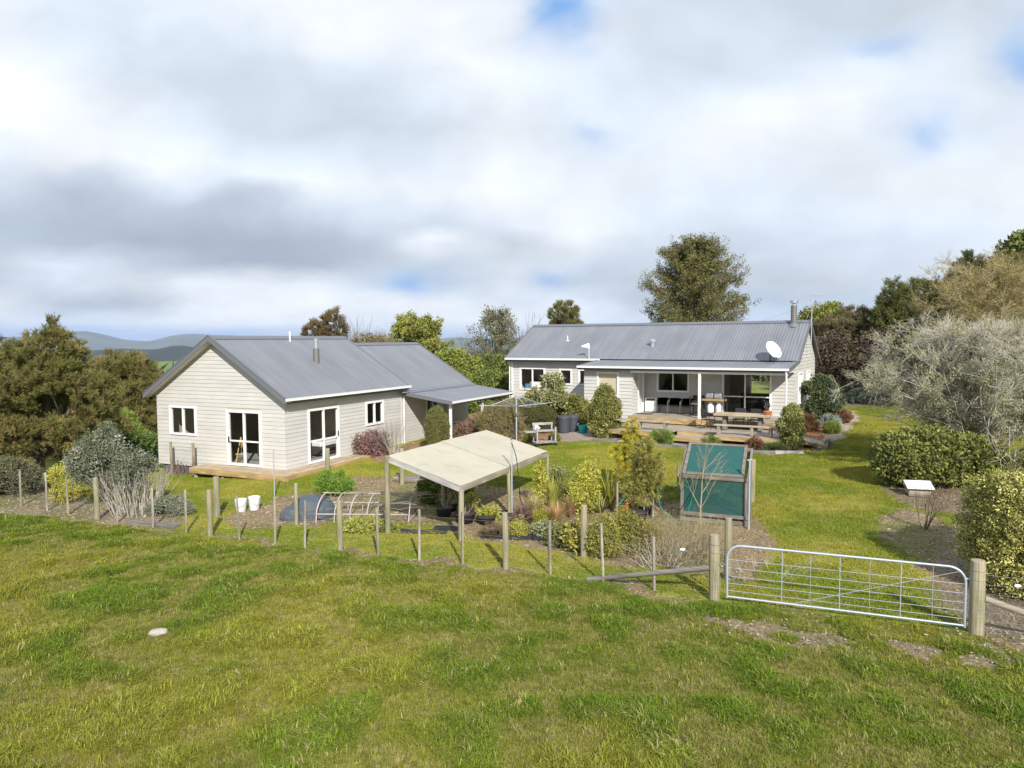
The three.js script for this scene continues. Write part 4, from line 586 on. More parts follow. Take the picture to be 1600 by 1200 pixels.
  stake(2.76, -18.79, 1.13, 'wooden stake rising beside the terracotta pot'); stake(4.21, -21.41, 1.16, 'wooden stake with a black cap behind the feathery potted tree'); stake(3.79, -19.23, 0.75, 'short wooden stake in front of the black pots'); stake(4.29, -20.31, 1.11, 'thin grey stake between the potted tree and shade box'); stake(5.01, -21.6, 0.9, 'thin stake behind the shade box corner');
  const pole = (x, z, h, r, label) => { const t = thing('steel_pole', label, 'pole', [x, groundY(x, z), z]); part(t, 'pole', cyl(r, r, h + 0.1, 0, -0.1, 0, 8), M.galv); part(t, 'hook', bar([-0.06, h - 0.02, 0], [0.06, h - 0.01, 0], 0.012), M.galv); };
  pole(-7.61, -22.76, 1.55, 0.018, 'thin steel pole standing on the lawn before the house corner'); pole(6.0, -18.05, 1.8, 0.024, 'tall steel pole beside the shade box');
  // trellis of two posts and wires against the gable wall
  const tr = thing('wire_trellis', 'two-post wire trellis with a pruned vine against the gable wall', 'trellis', [-13.45, groundY(-13.4, -28.3), -28.2], -0.4279 + 0.03);
  part(tr, 'post', postGeo(0.05, 1.35, 9, 10), postTones[1]); const tp = part(tr, 'post', uvMetres(box(0.11, 1.5, 0.06, 0, 0.6, 0)), M.timberPale); tp.position.x = 1.15; for (const y of [0.55, 0.7, 0.85, 1.0, 1.15, 1.28]) part(tr, 'wire', bar([0, y, 0], [1.15, y, 0], 0.004, 4), M.wire);
  { const q = rng(8), v = []; for (let k = 0; k < 26; k++) { const x = 0.1 + q() * 1.0; v.push(limb([[x, 0, 0.1], [x + (q() - 0.5) * 0.4, 0.3 + q() * 0.2, 0.12], [x + (q() - 0.5) * 0.8, 0.45 + q() * 0.3, 0.05]], [0.012, 0.008, 0.004], 4)); } part(tr, 'vine', merge(v), mat([0.16, 0.10, 0.08], 0.9)); }
}
// ---------------------------------------------------------------- shade canopy over the nursery plot
{
  const A = [-3.23, 2.02, -18.37], B = [-1.28, 1.38, -17.6], C = [1.1, 1.48, -22.39], D = [-0.84, 2.07, -23.15], t = thing('shade_canopy', 'cream cloth shade canopy on weathered posts above the potted plants', 'canopy');
  const mixp = (p, q, k) => mixc(p, q, k), N = 24, at = (u, v) => { const p = mixp(mixp(A, B, u), mixp(D, C, u), v); p[1] += 0.035 - 0.05 * Math.sin(u * Math.PI) * Math.abs(Math.sin(v * 2 * Math.PI)) - 0.012 * fbm2(u * 6, v * 14, 3) + 0.012 * Math.exp(-Math.pow((v - 0.5) * 60, 2)); return p; };
  const cloths = tones(M.canvas, [1, 0.965]);
  for (const half of [0, 1]) {    // two widths of cloth, the second lapped over the first at the seam
    const pos = [], uv = [], idx = [], v0 = half ? 0.488 : 0, v1 = half ? 1 : 0.5;
    for (let j = 0; j <= N; j++) for (let i = 0; i <= N; i++) { const v = v0 + (v1 - v0) * j / N, p = at(i / N, v); p[1] += half ? 0.012 : 0; pos.push(...p); uv.push(i / N * 2 + half * 0.7, v * 5.4); }
    for (let j = 0; j < N; j++) for (let i = 0; i < N; i++) { const a = j * (N + 1) + i, b = a + 1, c = a + N + 1, e = c + 1; idx.push(a, b, e, a, e, c); }
    const g = new THREE.BufferGeometry(); g.setAttribute('position', new THREE.Float32BufferAttribute(pos, 3)); g.setAttribute('uv', new THREE.Float32BufferAttribute(uv, 2)); g.setIndex(idx); g.computeVertexNormals(); part(t, 'cloth', g, cloths[half]);
  }
  const mid = (p, q) => mixp(p, q, 0.5), rail = (p, q, m, dy = 0, w = 0.045) => { const d = Math.hypot(q[0] - p[0], q[2] - p[2]), len = Math.hypot(d, q[1] - p[1]), e = uvMetres(box(len, 0.13, w, 0, -0.05 + dy, 0)); e.rotateZ(Math.atan2(q[1] - p[1], d)); e.rotateY(-Math.atan2(q[2] - p[2], q[0] - p[0])); const c = mid(p, q); e.translate(...c); part(t, 'rail', e, m); };
  rail(A, B, M.whiteWash); rail(B, C, M.timberPale); rail(D, C, M.whiteWash); rail(A, D, M.timberPale); rail(mid(A, D), mid(B, C), M.timberGrey, -0.02);
  const mAD = mid(A, D), mBC = mid(B, C); let s = 40;
  for (const [p, r] of [[A, 0.07], [B, 0.07], [C, 0.045], [D, 0.07], [mAD, 0.055], [mBC, 0.05]]) { const y = groundY(p[0], p[2]), m = part(t, 'post', postGeo(r, p[1] - y + (p === A ? 0.03 : -0.06), s++, 12), postTones[s & 3]); m.position.set(p[0], y, p[2]); }
  const sp = thing('sprinkler_pole', 'steel sprinkler pole with a hanging black hose above the canopy edge', 'pole', [mBC[0] + 0.07, groundY(mBC[0], mBC[2]), mBC[2] + 0.06]); part(sp, 'pole', cyl(0.022, 0.022, 2.15, 0, 0, 0, 8), M.galv); part(sp, 'sprinkler', merge([cyl(0.03, 0.02, 0.08, 0, 2.15, 0, 8), bar([-0.05, 2.2, 0], [0.06, 2.24, 0], 0.01)]), M.darkSteel); part(sp, 'hose', tube([[0, 2.08, 0.02], [0.12, 1.7, 0.04], [0.2, 1.0, 0.06], [0.26, 0.4, 0.06], [0.5, 0.1, 0.15]], 0.012), M.black);
}
// ---------------------------------------------------------------- nursery things
{
  // shade-cloth box on legs with a sloping lid
  const T = -0.40, w = 1.62, dp = 1.05, t = thing('shade_cloth_box', 'green shade-cloth seedling box with a sloping teal lid on legs', 'shade box', [5.26, groundY(5.2, -18.7), -18.62], T);
  const y0 = 0.22, yf = 1.2, yb = 1.84, fm = M.timberGrey;
  for (const [x, z, y] of [[-w / 2, 0, yf], [w / 2, 0, yf], [-w / 2, -dp, yb], [w / 2, -dp, yb]]) part(t, 'leg', uvMetres(box(0.08, y + 0.1, 0.08, x, y / 2 - 0.05, z)), fm);
  const rails = [[[-w / 2, yf, 0], [w / 2, yf, 0]], [[-w / 2, y0, 0], [w / 2, y0, 0]], [[-w / 2, yb, -dp], [w / 2, yb, -dp]], [[-w / 2, yf, 0], [-w / 2, yb, -dp]], [[w / 2, yf, 0], [w / 2, yb, -dp]], [[w / 2, y0, 0], [w / 2, y0, -dp]], [[-w / 2, y0, 0], [-w / 2, y0, -dp]]];
  for (const [p, q] of rails) { const c = mixc(p, q, 0.5), dx = q[0] - p[0], dy = q[1] - p[1], dz = q[2] - p[2], len = Math.hypot(dx, dy, dz); part(t, 'rail', uvMetres(dx ? box(len + 0.1, 0.085, 0.06, c[0], c[1], c[2] + 0.045) : box(0.06, 0.085, len, 0, 0, 0).rotateX(Math.atan2(dy, -dz)).translate(c[0] + Math.sign(c[0]) * 0.05, c[1], c[2])), fm); }
  const net = (pts, m, name) => { const g = new THREE.BufferGeometry(); g.setAttribute('position', new THREE.Float32BufferAttribute([0, 1, 2, 0, 2, 3].flatMap((k) => pts[k]), 3)); g.computeVertexNormals(); const u = uvMetres(g); part(t, name, u, m); };
  net([[-w / 2, y0, 0.03], [w / 2, y0, 0.03], [w / 2, yf, 0.03], [-w / 2, yf, 0.03]], M.sideNet, 'front_net'); net([[w / 2, y0, 0], [w / 2, y0, -dp], [w / 2, yb, -dp], [w / 2, yf, 0]], M.sideNet, 'side_net'); net([[-w / 2, y0, 0], [-w / 2, y0, -dp], [-w / 2, yb, -dp], [-w / 2, yf, 0]], M.sideNet, 'side_net'); net([[-w / 2, y0, -dp], [w / 2, y0, -dp], [w / 2, yb, -dp], [-w / 2, yb, -dp]], M.sideNet, 'back_net');
  part(t, 'bench_slats', merge([0, 1, 2, 3, 4].map((k) => box(w - 0.1, 0.03, 0.12, 0, y0 + 0.02, -0.12 - k * 0.2))), fm); part(t, 'base_rail', uvMetres(box(w, 0.1, 0.05, 0, 0.06, 0.02)), fm);
  const ld = sub(t, 'lid'), a = Math.atan2(yb - yf, dp), ll = Math.hypot(yb - yf, dp); const put = (g) => g.rotateX(a).translate(0, (yf + yb) / 2 + 0.075, -dp / 2 + 0.02);
  part(ld, 'lid_net', put(uvMetres(box(w - 0.22, 0.012, ll - 0.08, -0.03, 0.0, 0))), M.greenNet); part(ld, 'lid_frame', put(uvMetres(merge([box(w - 0.06, 0.06, 0.08, -0.03, 0, ll / 2), box(w - 0.06, 0.06, 0.08, -0.03, 0, -ll / 2), box(0.08, 0.06, ll - 0.08, -w / 2 + 0.04, 0, 0), box(0.08, 0.06, ll - 0.08, w / 2 - 0.1, 0, 0)]))), fm);
  // hoop frame of a garden tunnel
  const hp = thing('hoop_tunnel_frame', 'bare pipe hoop tunnel frame lying on the soil of the plot', 'tunnel frame', [-4.02, 0.02, -20.15], -0.04);
  [-1.35, -0.85, -0.42, 0.05].forEach((x, i) => { const pts = []; for (let k = 0; k <= 10; k++) { const b = Math.PI * k / 10; pts.push([x + 0.06 * Math.sin(b), 0.10 + Math.pow(Math.sin(b), 0.75) * 0.58, Math.cos(b) * 0.72]); } pts[0][1] = 0; pts[10][1] = 0; part(hp, 'hoop', limb(pts, pts.map(() => 0.017), 8), i === 0 ? M.pinkPipe : M.whiteWash); });
  part(hp, 'side_rail', bar([-1.35, 0.25, 0.72], [1.2, 0.25, 0.74], 0.018), M.whiteWash); part(hp, 'side_rail', bar([-1.35, 0.25, -0.72], [1.25, 0.25, -0.7], 0.018), M.whiteWash); part(hp, 'end_frame', merge([bar([1.2, 0, 0.74], [1.2, 0.62, 0.3], 0.018), bar([1.25, 0, -0.7], [1.25, 0.62, -0.3], 0.018), bar([1.2, 0.62, 0.3], [1.25, 0.62, -0.3], 0.018), bar([1.2, 0.05, 0.74], [1.25, 0.05, -0.7], 0.016)]), M.whiteWash);
  part(hp, 'ridge_pipe', bar([-1.33, 0.69, 0], [1.22, 0.66, 0], 0.015), M.whiteWash); { const q = rng(4), v = []; for (let k = 0; k < 40; k++) { const x = -1.3 + q() * 2.4, b = 0.35 + q() * 2.3, l = 0.4 + q() * 0.9; v.push(tube([[x, 0.12 + Math.sin(b) * 0.6, Math.cos(b) * 0.7], [x + l * 0.5, 0.1 + Math.sin(b + 0.15) * 0.6, Math.cos(b + 0.15) * 0.7], [x + l, 0.12 + Math.sin(b + 0.05) * 0.58, Math.cos(b + 0.1) * 0.7]], 0.006, 4)); } part(hp, 'netting_strands', merge(v), M.timberPale).userData.kind = 'stuff'; }
  // covered mound
  const md = thing('covered_mound', 'compost mound under a dark blue-grey mesh cover', 'mound', [-5.75, 0, -20.35]); const mg = new THREE.IcosahedronGeometry(1, 5); { const p = mg.attributes.position; for (let i = 0; i < p.count; i++) { const v = V3(p.getX(i), p.getY(i), p.getZ(i)), n = 1 + 0.28 * (fbm3(v.x * 1.6 + 4, v.y * 1.6, v.z * 1.6, 4) - 0.5) + 0.05 * Math.abs(Math.sin(v.x * 9 + v.z * 5 + 3 * noise3(v.x * 2, v.y * 2, v.z * 2))); p.setXYZ(i, v.x * 0.66 * n, Math.max(-0.1, Math.sign(v.y) * Math.pow(Math.abs(v.y), 0.7) * 0.58 * n), v.z * 0.6 * n); } mg.computeVertexNormals(); } part(md, 'cover', clean(mg), M.blueCover); part(md, 'tuck', clean(mg.clone().scale(0.6, 0.62, 0.6).translate(-0.42, 0, 0.28)), M.blueCover);
  const bk = thing('bucket', 'shorter white plastic bucket next to the round garden post', 'bucket', [-8.0, 0.01, -20.95], 0, 'two white buckets'); part(bk, 'body', lathe([[0, 0], [0.14, 0], [0.17, 0.34], [0.18, 0.36], [0.165, 0.36], [0.13, 0.03], [0, 0.03]], 20), M.white); part(bk, 'handle', tube([[-0.18, 0.34, 0], [-0.14, 0.22, 0.14], [0, 0.16, 0.19], [0.14, 0.22, 0.14], [0.18, 0.34, 0]], 0.005), M.wire); copyOf(bk, [-7.66, 0.02, -21.1], 0.8, 'taller white plastic bucket farther from the round garden post').scale.set(1, 1.08, 1);
  const tim = thing('timber_stack', 'grey weathered boards stacked on the lawn edge behind the canopy', 'timber', [-3.0, groundY(-3, -24.4), -24.45], -0.06); for (let k = 0; k < 7; k++) part(tim, 'plank', uvMetres(box(2.3 - 0.2 * (k % 3), 0.05, 0.15, 0.1 * (k % 3), 0.03 + 0.055 * Math.floor(k / 3), -0.2 + 0.19 * (k % 3), (hash3(k, 3, 3) - 0.5) * 0.12)), [M.timberGrey, M.timberPale][k & 1]);
  const lg = thing('fallen_board', 'grey board lying on the soil beside the fence', 'board', [-9.75, 0.04, -19.35], -0.33); part(lg, 'board', uvMetres(box(1.5, 0.06, 0.2, 0, 0, 0, 0.05, 0.05)), M.timberGrey);
  const rock = (x, z, s, label) => { const g = new THREE.IcosahedronGeometry(1, 4), p = g.attributes.position; for (let i = 0; i < p.count; i++) { const v = V3(p.getX(i), p.getY(i), p.getZ(i)), n = 1 + 0.5 * (fbm3(v.x * 1.5 + x, v.y * 1.5, v.z * 1.5, 4) - 0.5); p.setXYZ(i, v.x * 0.2 * s * n, v.y * 0.085 * s * n, v.z * 0.12 * s * n); } g.computeVertexNormals(); const r = thing('stone', label, 'stone', [x, groundY(x, z) + 0.045, z], 0.25); part(r, 'rock', clean(g), M.stone); };
  rock(-6.08, -12.05, 0.8, 'pale flat stone lying in the paddock grass'); rock(-5.95, -9.6, 0.3, 'small pale stone low in the paddock grass');
  // pots and trays
  const potG = lathe([[0, 0], [0.75, 0], [0.98, 0.9], [1.06, 0.9], [1.06, 1.0], [0.92, 1.0], [0.86, 0.86], [0, 0.86]], 18), pot = (x, z, r, h, m, label, cat = 'pot') => { const t = thing('plant_pot', label, cat, [x, groundY(x, z), z]); part(t, 'pot', potG.clone().scale(r, h, r), m); part(t, 'potting_mix', cyl(r * 0.88, r * 0.88, 0.02, 0, h * 0.86, 0, 14), mat([0.05, 0.035, 0.025], 1)); };
  pot(3.09, -19.7, 0.2, 0.36, M.terracotta, 'terracotta pot standing behind the wooden stake'); pot(3.36, -18.9, 0.23, 0.32, M.blackPlastic, 'black pot under the feathery potted tree'); pot(3.66, -19.6, 0.22, 0.28, M.blackPlastic, 'black pot behind the other one at the potted tree'); pot(-1.94, -20.1, 0.24, 0.26, M.blackPlastic, 'black pot under the canopy beside its middle post'); pot(-1.31, -19.45, 0.3, 0.26, M.blackPlastic, 'wide black pot under the canopy near the front post'); pot(-1.78, -20.65, 0.2, 0.25, M.blackPlastic, 'black pot with a bare plant at the back of the canopy'); pot(-0.72, -19.3, 0.26, 0.2, M.blackPlastic, 'low black pot beside the bright yellow leaved plant');
  const trayAt = (x, z, turn, label) => { const t = thing('seedling_tray', label, 'tray', [x, groundY(x, z) + 0.01, z], turn, 'black seedling trays'); part(t, 'tray', merge([box(0.62, 0.02, 0.36, 0, 0.01, 0), box(0.62, 0.1, 0.02, 0, 0.05, 0.18), box(0.62, 0.1, 0.02, 0, 0.05, -0.18), box(0.02, 0.1, 0.36, 0.31, 0.05, 0), box(0.02, 0.1, 0.36, -0.31, 0.05, 0)]), M.blackPlastic); };
  trayAt(-0.45, -18.05, -0.15, 'black tray holding the dull brownish seedlings'); trayAt(0.2, -17.92, -0.18, 'black tray holding the golden seedlings'); trayAt(0.85, -17.78, -0.18, 'black tray holding the grey-green seedlings'); trayAt(-0.35, -20.0, 0.3, 'empty black tray beside the bright yellow leaved plant');
  const mat2 = (x, z, s, label) => { const t = thing('weed_mat', label, 'ground cloth', [x, groundY(x, z) + 0.012, z], -0.1); const g = new THREE.PlaneGeometry(s, 0.42, 16, 8).rotateX(-Math.PI / 2), p = g.attributes.position; for (let i = 0; i < p.count; i++) p.setY(i, 0.03 * fbm2(p.getX(i) * 5 + x, p.getZ(i) * 5, 3)); g.computeVertexNormals(); part(t, 'cloth', clean(g), M.blackPlastic); }; mat2(-2.35, -18.55, 1.3, 'crumpled black weed mat on the soil in front of the canopy'); mat2(-1.75, -18.85, 0.7, 'small crumpled black plastic scrap beside the canopy front post');
  const hs = thing('garden_hose', 'green garden hose looped between the stakes of the plot', 'hose'); const hy = (x, z) => groundY(x, z); part(hs, 'hose', tube([[2.75, hy(2.75, -18.8) + 0.5, -18.75], [3.2, 0.85, -19.4], [3.7, 0.9, -19.9], [4.2, 1.05, -21.3], [4.24, 1.15, -21.2], [4.1, 0.35, -19.6], [4.35, 0.16, -19.0], [4.6, 0.35, -18.9], [4.75, 0.9, -18.75]], 0.016, 6, false, 60), M.hose);
  // beehive box
  const bh = thing('beehive_box', 'low white metal-lidded box at the foot of the round hedge', 'box', [11.62, groundY(11.6, -20.4), -20.4], -0.25); part(bh, 'body', bevel(0.6, 0.2, 0.42, 0, 0.15, 0, 0.01), M.timberPale); part(bh, 'lid', merge([clean(bevel(0.7, 0.02, 0.5, 0, 0, 0, 0.004).rotateX(0.32).translate(0, 0.31, 0.06)), box(0.68, 0.1, 0.03, 0, 0.29, -0.18)]), M.white); part(bh, 'foot', merge([box(0.6, 0.05, 0.05, 0, 0.03, 0.2), box(0.6, 0.05, 0.05, 0, 0.03, -0.18)]), M.timberGrey);
}
// ---------------------------------------------------------------- things by the houses
{
  const cl = thing('rotary_clothesline', 'galvanised rotary clothesline on a single post between the houses', 'clothesline', [0.19, groundY(0.19, -32.5), -32.5], 0.35); part(cl, 'post', cyl(0.032, 0.032, 2.15, 0, 0, 0, 10), M.galv); part(cl, 'crank', bevel(0.1, 0.14, 0.12, 0, 1.25, 0.05), M.darkSteel);
  for (let k = 0; k < 4; k++) { const a = k * Math.PI / 2, c = Math.cos(a), s = Math.sin(a); part(cl, 'arm', bar([0, 1.62, 0], [c * 1.75, 1.72, s * 1.75], 0.017), M.galv); part(cl, 'stay', bar([0, 2.1, 0], [c * 1.2, 1.7, s * 1.2], 0.01), M.galv); }
  for (const r of [0.6, 0.95, 1.3, 1.7]) part(cl, 'line', merge([0, 1, 2, 3].map((k) => bar([Math.cos(k * Math.PI / 2) * r, 1.65 + r * 0.05, Math.sin(k * Math.PI / 2) * r], [Math.cos((k + 1) * Math.PI / 2) * r, 1.65 + r * 0.05, Math.sin((k + 1) * Math.PI / 2) * r], 0.004, 4))), M.wire);
  const tr = thing('garden_trolley', 'pale two-tier timber trolley standing on the lawn edge', 'trolley', [1.4, groundY(1.4, -31.1), -31.1], 0.32); for (const [x, z] of [[-0.42, -0.22], [0.42, -0.22], [-0.42, 0.22], [0.42, 0.22]]) part(tr, 'leg', uvMetres(box(0.06, z < 0 ? 0.98 : 0.82, 0.06, x, z < 0 ? 0.49 : 0.41, z)), M.whiteWash); for (const y of [0.17, 0.66]) for (let k = 0; k < 4; k++) part(tr, 'slat', uvMetres(box(1.0, 0.03, 0.12, 0, y, -0.2 + k * 0.135)), M.whiteWash); part(tr, 'top_rail', uvMetres(box(0.95, 0.1, 0.04, 0, 0.94, -0.24)), M.whiteWash); part(tr, 'side_table', uvMetres(box(0.5, 0.03, 0.45, -0.68, 0.64, 0.02)), M.whiteWash); for (const x of [-0.42, 0.42]) part(tr, 'wheel', clean(new THREE.CylinderGeometry(0.08, 0.08, 0.04, 14).rotateX(Math.PI / 2).translate(x, 0.08, 0.27)), M.black);
  const wp = thing('white_jug', 'small white jug standing on the trolley shelf', 'jug', [1.05, groundY(1.4, -31.1) + 0.68, -31.05]); part(wp, 'body', lathe([[0, 0], [0.09, 0], [0.11, 0.08], [0.07, 0.18], [0.08, 0.22], [0, 0.21]], 14), M.white); part(wp, 'handle', tube([[0.09, 0.05, 0], [0.16, 0.1, 0], [0.08, 0.18, 0]], 0.012), M.white);
  const bin = (x, z, s, label) => { const t = thing('rubbish_bin', label, 'bin', [x, groundY(x, z), z], 0.4); part(t, 'body', lathe([[0, 0], [0.25, 0], [0.28, 0.03], [0.31, 0.66], [0.335, 0.68], [0.335, 0.74], [0.3, 0.74], [0.26, 0.05], [0, 0.05]], 24).scale(s, s, s), M.charcoal); part(t, 'lid', lathe([[0.345, 0.74], [0.345, 0.79], [0.2, 0.84], [0, 0.85]], 24).scale(s, s, s), M.charcoal); part(t, 'handle', merge([bar([-0.36 * s, 0.6 * s, 0], [-0.36 * s, 0.52 * s, 0], 0.02), bar([0.36 * s, 0.6 * s, 0], [0.36 * s, 0.52 * s, 0], 0.02)]), M.charcoal); };
  bin(2.5, -34.6, 1, 'round charcoal rubbish bin in front of the leafy bush'); bin(2.95, -34.9, 0.97, 'round charcoal rubbish bin next to the teal tub');
  const tb = thing('teal_tub', 'bright teal plastic tub on the paving by the house wall', 'tub', [3.4, groundY(3.4, -34.2), -34.2]); part(tb, 'body', lathe([[0, 0], [0.17, 0], [0.24, 0.34], [0.26, 0.36], [0.23, 0.36], [0.16, 0.03], [0, 0.03]], 20), M.teal); part(tb, 'handle', tube([[-0.25, 0.34, 0], [-0.3, 0.42, 0], [-0.2, 0.44, 0]], 0.015), M.teal);
  const hr = thing('hose_reel', 'pale blue coiled hose on a reel beside the teal tub', 'hose reel', [3.85, groundY(3.85, -33.9), -33.9], 0.5); part(hr, 'frame', merge([bar([-0.2, 0, 0.2], [0, 0.5, 0], 0.014), bar([0.2, 0, 0.2], [0, 0.5, 0], 0.014), bar([-0.2, 0, -0.2], [0, 0.5, 0], 0.014), bar([0.2, 0, -0.2], [0, 0.5, 0], 0.014)]), M.galv); for (let k = 0; k < 4; k++) part(hr, 'hose_coil', clean(new THREE.TorusGeometry(0.19 - 0.012 * k, 0.014, 6, 24).translate(0, 0.3, -0.06 + k * 0.04)), mat([0.25, 0.42, 0.5], 0.5));
  const eg = (pts, label, name) => { const t = thing(name, label, 'edging'); for (let i = 0; i < pts.length - 1; i++) { const a = pts[i], b = pts[i + 1], l = Math.hypot(b[0] - a[0], b[1] - a[1]), n = Math.max(1, Math.round(l / 1.1)); for (let k = 0; k < n; k++) { const x = a[0] + (b[0] - a[0]) * (k + 0.5) / n, z = a[1] + (b[1] - a[1]) * (k + 0.5) / n; part(t, 'sleeper', uvMetres(box(l / n - 0.015, 0.16, 0.24, 0, 0, 0)).rotateY(-Math.atan2(b[1] - a[1], b[0] - a[0])).translate(x, groundY(x, z) + 0.03, z), k & 1 ? M.concrete : M.timberGrey); } } };
  eg([[3.6, -31.7], [6.7, -29.75], [9.2, -28.1], [11.3, -27.75]], 'low grey sleeper edging between lawn and the bed below the deck', 'bed_edging');
  const sl = thing('paving_slab', 'pale concrete slab set at the foot of the deck step', 'slab', [7.0, groundY(7, -29.9) + 0.03, -29.95], -0.55); part(sl, 'slab', bevel(2.0, 0.06, 0.5, 0, 0, 0, 0.01), M.concrete);
}
// ---------------------------------------------------------------- vegetation
function tri3(list) { const g = new THREE.BufferGeometry(); g.setAttribute('position', new THREE.Float32BufferAttribute(list, 3)); g.computeVertexNormals(); return g; }
function leafQuad(out, p, d, side, L, w, fold) {   // a folded leaf of four triangles' worth of outline in two faces
  const m = p.clone().addScaledVector(d, L * 0.45), t = p.clone().addScaledVector(d, L), up = V3(0, 0, 0).crossVectors(side, d).normalize();
  const a = m.clone().addScaledVector(side, w).addScaledVector(up, fold), b = m.clone().addScaledVector(side, -w).addScaledVector(up, fold);
  t.addScaledVector(up, -fold * 0.6);
  out.push(...p.toArray(), ...a.toArray(), ...t.toArray(), ...p.toArray(), ...t.toArray(), ...b.toArray());
}
function rdir(r, up = 0) { const z = r() * 2 - 1, a = r() * Math.PI * 2, s = Math.sqrt(1 - z * z); return V3(s * Math.cos(a), z + up, s * Math.sin(a)).normalize(); }
const CL = {};
function clump(kind, seed, n, L, w, up, rad, fold = 0.06) {
  const r = rng(seed), o = []; for (let i = 0; i < n; i++) { const c = rdir(r).multiplyScalar(rad * Math.cbrt(r())), d = c.clone().multiplyScalar(0.9).add(rdir(r, up).multiplyScalar(0.75)).normalize(), s = V3(0, 0, 0).crossVectors(d, rdir(r)).normalize(), k = 0.65 + 0.7 * r(); leafQuad(o, c, d, s, L * k, w * k, fold * (r() - 0.2)); }
  return (CL[kind] = CL[kind] ?? []).push(tri3(o));
}
for (let k = 0; k < 3; k++) {
  clump('broad', 11 + k, 34, 0.55, 0.15, 0.25, 0.75); clump('small', 21 + k, 60, 0.30, 0.085, 0.25, 0.85); clump('narrow', 31 + k, 44, 0.65, 0.07, 0.35, 0.7); clump('scrap', 36 + k, 16, 0.5, 0.12, 0.2, 0.9);
  { const r = rng(41 + k), o = []; for (let s = 0; s < 9; s++) { const a = r() * 6.28, q = V3(Math.cos(a) * (0.15 + 0.5 * r()), 0.55 + 0.5 * r(), Math.sin(a) * (0.15 + 0.5 * r())).normalize(); for (let i = 0; i < 13; i++) { const t = i / 13, p = q.clone().multiplyScalar(t * (0.75 + 0.25 * r()) - 0.15), d = q.clone().add(rdir(r).multiplyScalar(0.75)).normalize(); leafQuad(o, p, d, V3(0, 0, 0).crossVectors(d, rdir(r)).normalize(), 0.26 + 0.2 * r(), 0.022 + 0.014 * r(), 0.0); } } (CL.feather = CL.feather ?? []).push(tri3(o)); }
  { const r = rng(61 + k), L = []; for (let s = 0; s < 7; s++) { let p = V3(0, -0.3, 0); const q = rdir(r, 0.9); for (let i = 0; i < 3; i++) { const e = p.clone().addScaledVector(q.clone().add(rdir(r).multiplyScalar(0.45)).normalize(), 0.42); L.push([p, e, 0.02 - 0.005 * i]); if (i) for (let b = 0; b < 3; b++) { const f = p.clone().lerp(e, r()), h = f.clone().addScaledVector(q.clone().add(rdir(r).multiplyScalar(0.9)).normalize(), 0.28 + 0.25 * r()); L.push([f, h, 0.009]); } p = e; } }
    (CL.twig = CL.twig ?? []).push(merge(L.map(([a, b, w]) => limb([a.toArray(), b.toArray()], [w, w * 0.55], 3)))); }
}
const leafMats = new Map();
function leafMat(tr = 0, rough = 0.75) { tr = 0; const k = tr + '/' + rough; if (!leafMats.has(k)) leafMats.set(k, tr ? new THREE.MeshPhysicalMaterial({ color: 0xffffff, roughness: rough, transmission: tr, thickness: 0, specularIntensity: 0.5 }) : new THREE.MeshStandardMaterial({ color: 0xffffff, roughness: rough })); return leafMats.get(k); }
const barkMats = { grey: mat([0.26, 0.24, 0.20], 0.95), brown: mat([0.13, 0.10, 0.075], 0.95), pale: mat([0.46, 0.43, 0.36], 0.95), straw: mat([0.36, 0.30, 0.18], 0.95), red: mat([0.22, 0.11, 0.08], 0.95), dark: mat([0.075, 0.06, 0.05], 0.95) };
// instanced leaf clumps: spots are [x, y, z, dirx, diry, dirz, size]
function crown(parent, name, kind, spots, cols, seed, m) {
  const r = rng(seed), vs = CL[kind], per = Math.ceil(spots.length / vs.length), q = new THREE.Quaternion(), q2 = new THREE.Quaternion(), Y = V3(0, 1, 0), mx = new THREE.Matrix4(), c = new THREE.Color();
  for (let v = 0; v < vs.length; v++) {
    const list = spots.slice(v * per, (v + 1) * per); if (!list.length) continue;
    const im = new THREE.InstancedMesh(vs[v], m ?? leafMat(), list.length); im.name = name; im.castShadow = im.receiveShadow = true; im.userData.kind = 'stuff';
    list.forEach((s, i) => { q.setFromUnitVectors(Y, V3(s[3], s[4], s[5]).normalize()); q2.setFromAxisAngle(Y, r() * 6.283); q.multiply(q2); mx.compose(V3(s[0], s[1], s[2]), q, V3(1, 1, 1).multiplyScalar(s[6] * (0.75 + 0.5 * r()))); im.setMatrixAt(i, mx); const k = r(), b = 0.78 + 0.44 * r(), a = k < 0.5 ? mixc(cols[0], cols[1], k * 2) : mixc(cols[1], cols[cols.length - 1], k * 2 - 1); c.setRGB(a[0] * b, a[1] * b, a[2] * b); im.setColorAt(i, c); });
    parent.add(im);
  }
}
